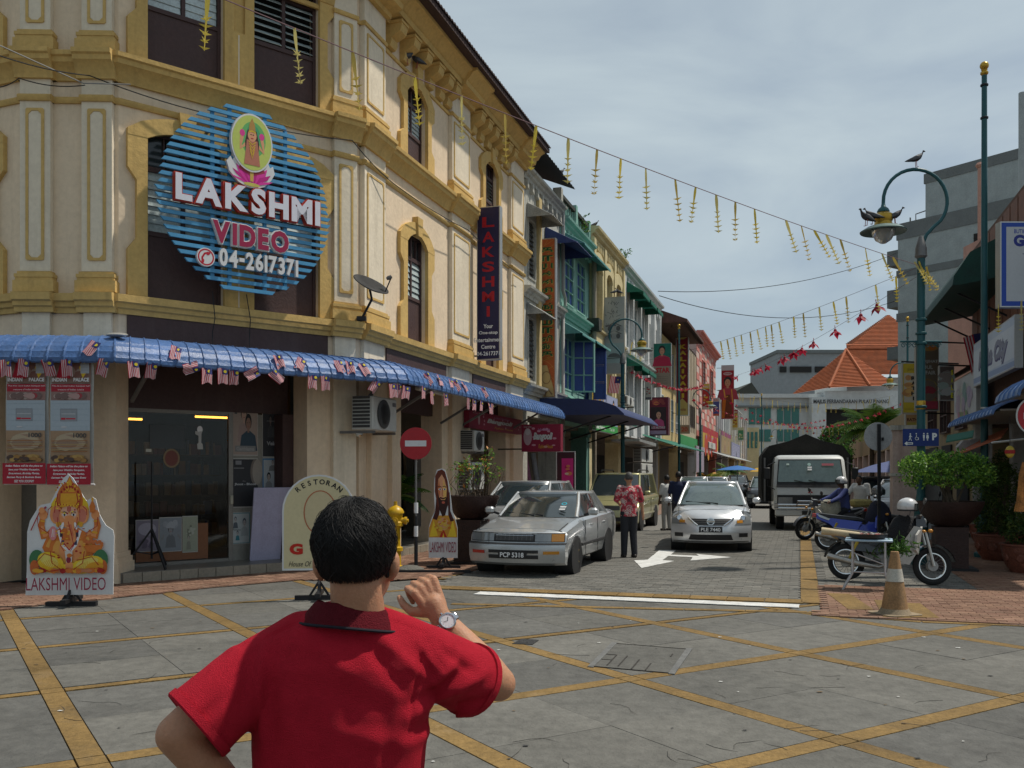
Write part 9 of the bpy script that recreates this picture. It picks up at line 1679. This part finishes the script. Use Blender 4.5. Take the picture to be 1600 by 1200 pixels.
# ---- people in the street
def person(label,px,pyf,H,face,skin,hair,top_m,leg_m,pose=None,long_sl=False,shirt_pat=None,z0=0,loc=None,hairname='hair',seat=None):
    g=loc or G(px,pyf); s=thing('person',label,'person',g,face); M=PM[s.name]; k=H/1.72; P=dict(shR=(.185,0,1.40),elR=(.235,.02,1.13),wrR=(.25,.07,.90),shL=(-.185,0,1.40),elL=(-.235,.02,1.13),wrL=(-.25,.07,.90),hip=(0,0,.92),knR=(.10,.02,.50),anR=(.11,0,.08),knL=(-.10,.02,.50),anL=(-.11,0,.08),neck=(0,0,1.44),head=(0,.02,1.60)); P.update(pose or {}); P={a:V(c)*k for a,c in P.items()}
    b=MB(M); b.ell(P['head']+V((0,0,.01)),(.074*k,.092*k,.112*k),14,10); b.ell(P['head']+V((0,.04,-.05))*k,(.055*k,.06*k,.06*k),10,8); capsule(b,P['neck']-ZZ*.06,P['head'],.052*k,.05*k,10); capsule(b,P['head']+V((0,.095,-.01))*k,P['head']+V((0,.108,-.035))*k,.011*k,.015*k,8)
    for sg in (-1,1): b.ell(P['head']+V((sg*.076,.005,-.02))*k,(.011,.02,.03),8,6)
    chain(b,[P['hip'],(P['hip']+P['neck'])/2,P['neck']-ZZ*.1],[.10*k,.10*k,.08*k])
    for c in 'RL':
        chain(b,[P['sh'+c],P['el'+c],P['wr'+c]],[.048*k,.038*k,.027*k]); d=(P['wr'+c]-P['el'+c]).normalized(); w0=P['wr'+c]; sd=d.orthogonal().normalized(); capsule(b,w0,w0+d*.07*k,.028*k,.03*k,8)
        for j in range(4): q=w0+d*.075*k+sd*(j-1.5)*.018*k; capsule(b,q,q+d*(.05+.008*(j in (1,2)))*k+V((0,.012,0)),.0095*k,.008*k,6)
        capsule(b,w0+d*.02*k+sd*.03*k,w0+d*.07*k+sd*.05*k,.011*k,.009*k,6)
        hp=P['hip']+V((.08 if c=='R' else -.08,0,0))*k; chain(b,[hp,P['kn'+c],P['an'+c]],[.08*k,.055*k,.042*k])
    fuse(b,'body',skin,s,.012,3)
    if hair:
        b=MB(M); h=P['head']; rows=[]
        for j in range(7):
            th=.05+j/6*2.0; rows.append([(h.x+.083*k*sin(th)*cos(t),h.y-.012*k+.10*k*sin(th)*sin(t)*(1 if sin(t)<0 else max(.3,1-.5*max(0,th-.9))),h.z+.022*k+.108*k*cos(th)*(1 if sin(t)<.3 else 1)+(.05*k*max(0,th-1.2)*max(0,sin(t)))) for t in [2*PI*i/18 for i in range(18)]])
        b.loft(rows); b.obj('hair',hair,s,ang=None)
    b=MB(M); hp=P['hip']; nk=P['neck']; ax=(nk-hp); R_=[]
    for t,rx,ry in ((-.16,.185,.125),(.0,.178,.122),(.3,.172,.115),(.6,.19,.12),(.82,.195,.11),(.93,.14,.085),(1.02,.062,.058)):
        c=hp+ax*t; R_.append([(c.x+rx*k*cos(a)*(1+.03*sin(3*a+t*9)),c.y+ry*k*sin(a)+.0,c.z) for a in [2*PI*i/20 for i in range(20)]])
    b.loft(R_)
    for c in 'RL': e=P['el'+c] if not long_sl else P['wr'+c]; chain(b,[P['sh'+c]-V((.05 if c=='R' else -.05,0,0)),P['sh'+c],P['sh'+c].lerp(P['el'+c],.9)]+([P['wr'+c]] if long_sl else []),[.065*k,.068*k,.066*k]+([.045*k] if long_sl else []))
    fuse(b,'shirt',top_m,s,.014,3)
    b=MB(M); b.ell(hp,(.158*k,.108*k,.12*k),14,10)
    for c in 'RL': h2=hp+V((.085 if c=='R' else -.085,0,-.02))*k; chain(b,[h2,P['kn'+c],P['an'+c]],[.10*k,.078*k,.062*k])
    fuse(b,'trousers',leg_m,s,.014,3)
    for c in 'RL': b=MB(M); q=P['an'+c]; capsule(b,(q.x,q.y-.04,q.z-.035*k),(q.x,q.y+.14*k,q.z-.042*k),.042*k,.036*k,10); b.obj('shoe',m_shoe,s,ang=None)
    return s
def patmat(name,cols,scale):
    m=bpy.data.materials.new(name); m.use_nodes=True; nt=m.node_tree; L=nt.links.new; bs=nt.nodes['Principled BSDF']; bs.inputs['Roughness'].default_value=.85; tc=N(nt,'ShaderNodeTexCoord'); v=N(nt,'ShaderNodeTexVoronoi'); v.inputs['Scale'].default_value=scale; n=N(nt,'ShaderNodeTexNoise'); n.inputs['Scale'].default_value=scale*.8; n.inputs['Detail'].default_value=4; r=N(nt,'ShaderNodeValToRGB'); r.color_ramp.interpolation='CONSTANT'
    while len(r.color_ramp.elements)<len(cols): r.color_ramp.elements.new(.5)
    for e,(p,c) in zip(r.color_ramp.elements,cols): e.position=p; e.color=(*c,1)
    L(tc.outputs['Object'],n.inputs['Vector']); L(n.outputs['Fac'],r.inputs['Fac']); L(r.outputs['Color'],bs.inputs['Base Color']); return m
m_flor=patmat('floral_shirt',[(0,(.10,.02,.025)),(.38,(.36,.03,.05)),(.49,(.42,.07,.08)),(.515,(.45,.38,.34)),(.57,(.30,.03,.05)),(.62,(.42,.34,.31))],13)
m_navs=mat('navy_shirt',(.012,.018,.05),.85,var=.2); m_whs=mat('white_shirt',(.48,.48,.46),.85,var=.15,sc_=5); m_blus2=mat('blue_work_shirt',(.055,.07,.20),.85,var=.2,sc_=6); m_greyh=mat('grey_hair',(.06,.058,.055),.6,var=.4,sc_=40)
person('man in a red floral shirt and dark trousers standing by the boxy saloon',983,872,1.70,R(8),m_skin,m_greyh,m_flor,m_trou,dict(elR=(.26,.02,1.13),wrR=(.30,.06,.88),elL=(-.24,.10,1.15),wrL=(-.14,.26,1.08),knR=(.09,.02,.5),knL=(-.09,.02,.5),anL=(-.10,.02,.08)))
person('man in a navy shirt seen from behind, left of the oncoming saloon',1060,0,1.72,R(-10),m_skd,m_hair,m_navs,m_trou,loc=V((W(1060,HZ,25.5).x,25.5,0)))
person('person in a white top with a raised arm beside the man in navy',1041,0,1.62,R(30),m_skd,m_hair,m_whs,mat('pale_trousers',(.3,.29,.27),.85),dict(elR=(.28,.05,1.36),wrR=(.16,.12,1.58)),loc=V((W(1042,HZ,27.0).x,27.0,0)))
RM=V((8.05,23.3,0)); rp=person('moped rider in a blue shirt and white helmet, facing left',1306,0,1.68,R(96),m_skd,None,m_blus2,m_trou,dict(hip=(0,-.10,.80),knR=(.16,.28,.66),anR=(.17,.20,.26),knL=(-.16,.28,.66),anL=(-.17,.20,.26),neck=(0,-.02,1.32),head=(0,.02,1.48),shR=(.185,-.02,1.27),shL=(-.185,-.02,1.27),elR=(.26,.20,1.08),wrR=(.30,.42,1.0),elL=(-.26,.20,1.08),wrL=(-.30,.42,1.0)),long_sl=True,loc=V((8.28,23.3,0)))
helmet('white helmet worn by the moped rider in blue',V((8.28-.01,23.3,1.475)),R(186),MC['helmet_white'])
b=MB(T(7.95,23.15,.0)); b.loft([[(.26*cos(a)*k,.16*sin(a)*k,z) for a in [2*PI*i/14 for i in range(14)]] for z,k in ((.62,.7),(.75,1),(.95,.95),(1.02,.6))]); tag(b.obj('cloth_bundle',mat('cream_cloth',(.42,.40,.32),.9,var=.25,sc_=7,bump=.5)),'cream cloth bundle across the lap of the moped rider','bundle')
person('man in a white shirt bending between the motorcycles and the truck',1345,0,1.66,R(140),m_skd,m_hair,m_whs,m_trou,dict(elR=(.30,.16,1.16),wrR=(.36,.32,1.0),neck=(0,.08,1.40),head=(0,.14,1.55)),loc=V((W(1345,HZ,25.0).x,25.0,0)))
b=MB(T(W(1345,HZ,24.2).x,24.2,0)); b.bbox(-.26,.26,-.16,.16,.80,1.0,.05); tag(b.obj('goods_bundle',mat('straw_bundle',(.36,.30,.11),.9,var=.35,sc_=9,bump=.5)),'straw yellow bundle carried before the man in white','bundle')
person('far figure in dark clothes under the stall canopy on the right',1404,0,1.66,R(170),m_skd,m_hair,mat('maroon_top',(.06,.02,.025),.85),m_trou,loc=V((W(1404,HZ,31).x,31,0)))
# ---------------------------------------------------------------- strings, leaves, flowers, pigeons
m_lf=[mat('gold_leaf_%d'%i,c,.55,var=.15,sc_=9,translu=.5) for i,c in enumerate([(.62,.48,.07),(.58,.49,.17),(.52,.38,.08)])]; m_petal=mat('crimson_petal',(.36,.015,.04),.6,var=.2,sc_=9,translu=.4); m_str=mat('string_twine',(.16,.09,.10),.8,var=0)
def leafmesh(seed,L_=.52,m=0):
    r=random.Random(seed); mb=MB(); tw=r.uniform(-.5,.5); n=9; rows=[]
    wd=[.014,.021,.020,.015,.010,.008,.007,.006,.004]
    for j in range(n):
        a=tw*j*.25; w_=wd[j]; z=-L_*j/(n-1); rows.append([(w_*cos(a),w_*sin(a),z),(-w_*cos(a),-w_*sin(a),z)])
    mb.loft(rows,closed=False)
    for j in range(4,n):
        a=tw*j*.25+j*.5; z=-L_*(j-.3)/(n-1)
        for sg in (-1,1):
            c,s_=cos(a)*sg,sin(a)*sg; mb.add([(c*.006,s_*.006,z+.016),(c*.062,s_*.062,z+.018),(c*.006,s_*.006,z-.010)],[(0,1,2)]); mb.add([(-s_*.006,c*.006,z+.012),(-s_*.048,c*.048,z+.016),(-s_*.006,c*.006,z-.010)],[(0,1,2)])
    o=mb.obj('tmp',m_lf[m],None,ang=None); me=o.data; bpy.data.objects.remove(o); return me
LM=[leafmesh(i,.50+.03*(i%3),i%3) for i in range(6)]
def curve_pt(A,B,t,sag): return A.lerp(B,t)-ZZ*(4*sag*t*(1-t))
def string(A,B,sag,label,r=.004): b=MB(); b.tube([curve_pt(A,B,k/24,sag) for k in range(25)],r,4); return tag(b.obj('bunting_string',m_str),label,'string')
def hangleaf(p,sc_,i,label,group,tilt=0,rz=None):
    o=bpy.data.objects.new('paper_leaf',LM[i%6]); COL.objects.link(o); o.matrix_local=T(*p)@RZ(rz if rz is not None else rnd.uniform(0,3))@RY(tilt)@Matrix.Scale(sc_,4); tag(o,label,'paper leaf',group)
# nearest string: from beyond the top left corner to the nearest right lamp post
A=W(300,-22,7.6); B=W(1439,416,16.9)
def on_line(A,B,px):
    k=(px-800)/F; d=B-A; return (k*A.y-A.x)/(d.x-k*d.y)
string(A,B,.10,'nearest pink string of yellow paper leaves, from the top left to the nearest lamp post',.005)
places=['before the upper left window','before the upper right window','before the corner pilasters','before the bracketed eaves','at the far end of the cream eaves']
for i,px in enumerate((325,460,551,648,721,789,838,888,933,970,1009,1055,1087,1119,1149,1179,1228,1252,1272,1291,1313,1352,1378,1395)):
    t=on_line(A,B,px); p=curve_pt(A,B,t,.10); lb='large yellow paper leaf on the nearest string, '+(places[min(4,i if i<3 else 3 if i<6 else 4)] if i<7 else ('against the sky left of the middle' if i<12 else 'against the sky in the middle' if i<17 else 'near the right lamp post'))
    hangleaf(p,.98,i,'%s yellow paper leaf from the left on the nearest string'%nth(i),'yellow paper leaves on the nearest string',R(rnd.uniform(-9,9)) if i<16 else R(-24+rnd.uniform(-8,8)),rnd.uniform(-.9,.9))
for i,(px,py) in enumerate(((1560,505),(1596,500))): hangleaf(W(px,py-30,15.4),.95,i,'%s yellow paper leaf hanging before the boutique sign'%('left' if i==0 else 'right'),'leaves at the boutique sign',0)
for i in range(6): p=V((LP.x,LP.y-.1,5.5)); hangleaf(p+V((rnd.uniform(-.25,.05),-.03,rnd.uniform(-.15,.05))),.9,i,'yellow paper leaf in the tangle tied to the nearest lamp post','leaves tied to the lamp post',R(rnd.uniform(-50,-10)),rnd.uniform(-.5,.5))
# second string
A2=W(1438,416,17.05); B2=V((W(973,HZ,33.6).x,33.6,5.6)); string(A2,B2,.25,'second string of paper leaves, from the nearest lamp post across to the left lamp')
for i,px in enumerate((1400,1368,1322,1302,1280,1255,1240,1217,1205,1196,1183,1172,1158,1147,1136,1126)): t=on_line(A2,B2,px); lb='small yellow paper leaf on the second string, %s'%('its right part' if i<5 else 'its middle' if i<11 else 'its left part'); hangleaf(curve_pt(A2,B2,t,.25),1.0,i,'%s small yellow paper leaf from the right on the second string'%nth(i),'yellow paper leaves on the second string',R(rnd.uniform(-14,-2)),rnd.uniform(-.6,.6))
# flowers
def flowermesh(seed):
    r=random.Random(seed); mb=MB()
    for k in range(6):
        a=k*1.05+r.uniform(-.2,.2); c,s_=cos(a),sin(a); mb.add([(0,0,0),(c*.08-s_*.05,s_*.08+c*.05,-.07),(c*.14,s_*.14,-.12+r.uniform(-.05,.03)),(c*.08+s_*.05,s_*.08-c*.05,-.07)],[(0,1,2,3)])
    mb.ell((0,0,-.02),(.035,.035,.05),6,5); mb.tube([(0,0,.0),(0,0,.10)],.006,4); o=mb.obj('tmp',m_petal,None,ang=None); me=o.data; bpy.data.objects.remove(o); return me
FM_=[flowermesh(i) for i in range(4)]
def flower(p,sc_,i,label,group): o=bpy.data.objects.new('paper_flower',FM_[i%4]); COL.objects.link(o); o.matrix_local=T(*p)@RZ(rnd.uniform(0,6))@RX(R(rnd.uniform(-40,40)))@Matrix.Scale(sc_,4); tag(o,label,'paper flower',group)
A3=W(1436,430,17.1); B3=W(1130,592,46); string(A3,B3,.3,'string of red paper flowers running from the nearest lamp post to the far left houses')
for i,px in enumerate((1370,1345,1305,1271,1253,1240,1226,1221,1197,1189,1180,1176,1152)): p=curve_pt(A3,B3,on_line(A3,B3,px),.3); lb='red paper flower on the long diagonal string, %s'%('near the lamp post' if i<4 else 'before the grey block' if i<8 else 'toward the far left houses'); flower(p-ZZ*.06,1.25,i,'%s red paper flower from the right on the long diagonal string'%nth(i),'red paper flowers on the long diagonal string')
def garland(A,B,sag,n,label,sc_,kind='f'):
    string(A,B,sag,'string of '+label,.006)
    for i in range(n):
        t=(i+.5)/n+rnd.uniform(-.008,.008); p=curve_pt(A,B,t,sag)
        if kind=='f': flower(p,sc_,i,'%s flower from the left, %s'%(nth(i),label),label)
        else: hangleaf(p,sc_,i,'%s leaf from the left, %s'%(nth(i),label),label,R(rnd.uniform(-14,14)))
garland(W(985,578,33.5),W(1100,600,56),.45,26,'red garland hung over the left pavement',.85); garland(W(1080,622,60),W(1290,655,75),.9,26,'red garland across the far street',1.0); garland(W(1230,665,56),W(1412,628,47),.5,20,'red garland at the far right lamp',.9); garland(W(1110,612,58),W(1395,690,60),.8,24,'lower red garland across the far street',.8)
garland(W(1100,655,62),W(1195,690,75),.4,16,'yellow leaf garland before the chequered house',1.0,'l'); garland(W(1150,612,70),W(1395,618,62),.7,26,'yellow leaf garland before the civic building',1.25,'l'); garland(W(1190,655,66),W(1400,660,60),.4,26,'lower yellow leaf garland before the civic building',1.1,'l'); garland(W(1022,548,50),W(1052,575,56),.2,7,'yellow leaf garland before the green and grey blade sign',1.2,'l'); garland(W(985,530,37),W(1008,545,46),.15,5,'short yellow leaf garland on the white house',1.1,'l')
for (a,c,sg,lb) in ((W(1028,455,52),W(1400,396,62),.8,'upper power cable across the street'),(W(1030,462,52),W(1400,470,62),1.2,'lower power cable across the street')): b=MB(); b.tube([curve_pt(a,c,k/20,sg) for k in range(21)],.022,4); tag(b.obj('power_line',m_wire),lb,'cable')
# pigeons
m_pig=mat('pigeon_grey',(.035,.036,.042),.6,var=.3,sc_=14); m_pigl=mat('pigeon_wing',(.07,.072,.08),.6,var=.3,sc_=14)
pg=thing('pigeon','pigeon standing on top of the arch of the nearest lamp','bird',W(1431,261,17.0),0,'pigeons'); M=PM[pg.name]
b=MB(M); cs=[(-.20,.10,.012,.006),(-.12,.12,.03,.02),(-.04,.145,.055,.05),(.04,.17,.06,.062),(.09,.20,.045,.05),(.115,.235,.026,.03),(.125,.26,.022,.026),(.13,.285,.024,.024),(.15,.29,.018,.016),(.175,.283,.004,.004)]
b.loft([[(x,ry*cos(a),z+rz*sin(a)) for a in [2*PI*k/10 for k in range(10)]] for x,z,ry,rz in cs]); b.obj('body',m_pig,pg,ang=None)
for sg in (-1,1):
    b=MB(M); b.loft([[(x,sg*(y+.006*cos(a)),z+h*sin(a)) for a in [2*PI*k/8 for k in range(8)]] for x,y,z,h in ((.06,.052,.18,.03),(-.02,.058,.155,.04),(-.12,.035,.125,.022),(-.19,.018,.105,.006))]); b.obj('wing',m_pigl,pg,ang=None); b=MB(M); b.tube([(.0,sg*.025,.12),(.01,sg*.025,.0),(.04,sg*.025,.002)],.006,5); b.obj('leg',mat('pigeon_leg',(.3,.06,.05),.6),pg)
for px,py,d,rz,lb in ((1364,350,16.9,160,'pigeon on the left rim of the nearest lamp shade'),(1354,353,16.8,200,'small pigeon crouched at the far left rim of the nearest lamp shade'),(1398,350,16.9,-10,'dark pigeon on the right rim of the nearest lamp shade'),(636,100,18.6,20,'pigeon on the head of the upper window by the eaves, left'),(652,106,19.0,200,'pigeon on the head of the upper window by the eaves, right'),(737,108,21.7,0,'pigeon on the ridge of the cream building, left of a pair'),(742,112,22.0,0,'pigeon on the ridge of the cream building, right of a pair'),(876,276,30.2,30,'pigeon on the edge of the black roof sheet'),(929,357,35.2,0,'pigeon on the cornice of the primrose house'),(985,448,44.5,0,'leftmost pigeon on the green canvas awnings'),(992,452,45.5,20,'second pigeon on the green canvas awnings'),(1000,464,46.5,170,'third pigeon on the green canvas awnings'),(1016,488,49,0,'rightmost pigeon below the eaves of the white house'),(960,462,36.4,20,'left pigeon on top of the picture banner'),(967,462,36.5,190,'right pigeon on top of the picture banner'),(934,528,36.5,0,'pigeon on the ledge left of the picture banner')):
    p=W(px,py,d); dup(pg,T(*p)@RZ(R(rz)),lb)
MB().box(-.02,.02,-.02,.02,0,.01)
p=W(706,75,20.7); tag(MB(T(*p)).tube([(0,0,-.5),(0,0,.35)],.05,8).obj('vent_pipe',m_rust),'short dark vent pipe standing on the roof of the cream building','pipe')
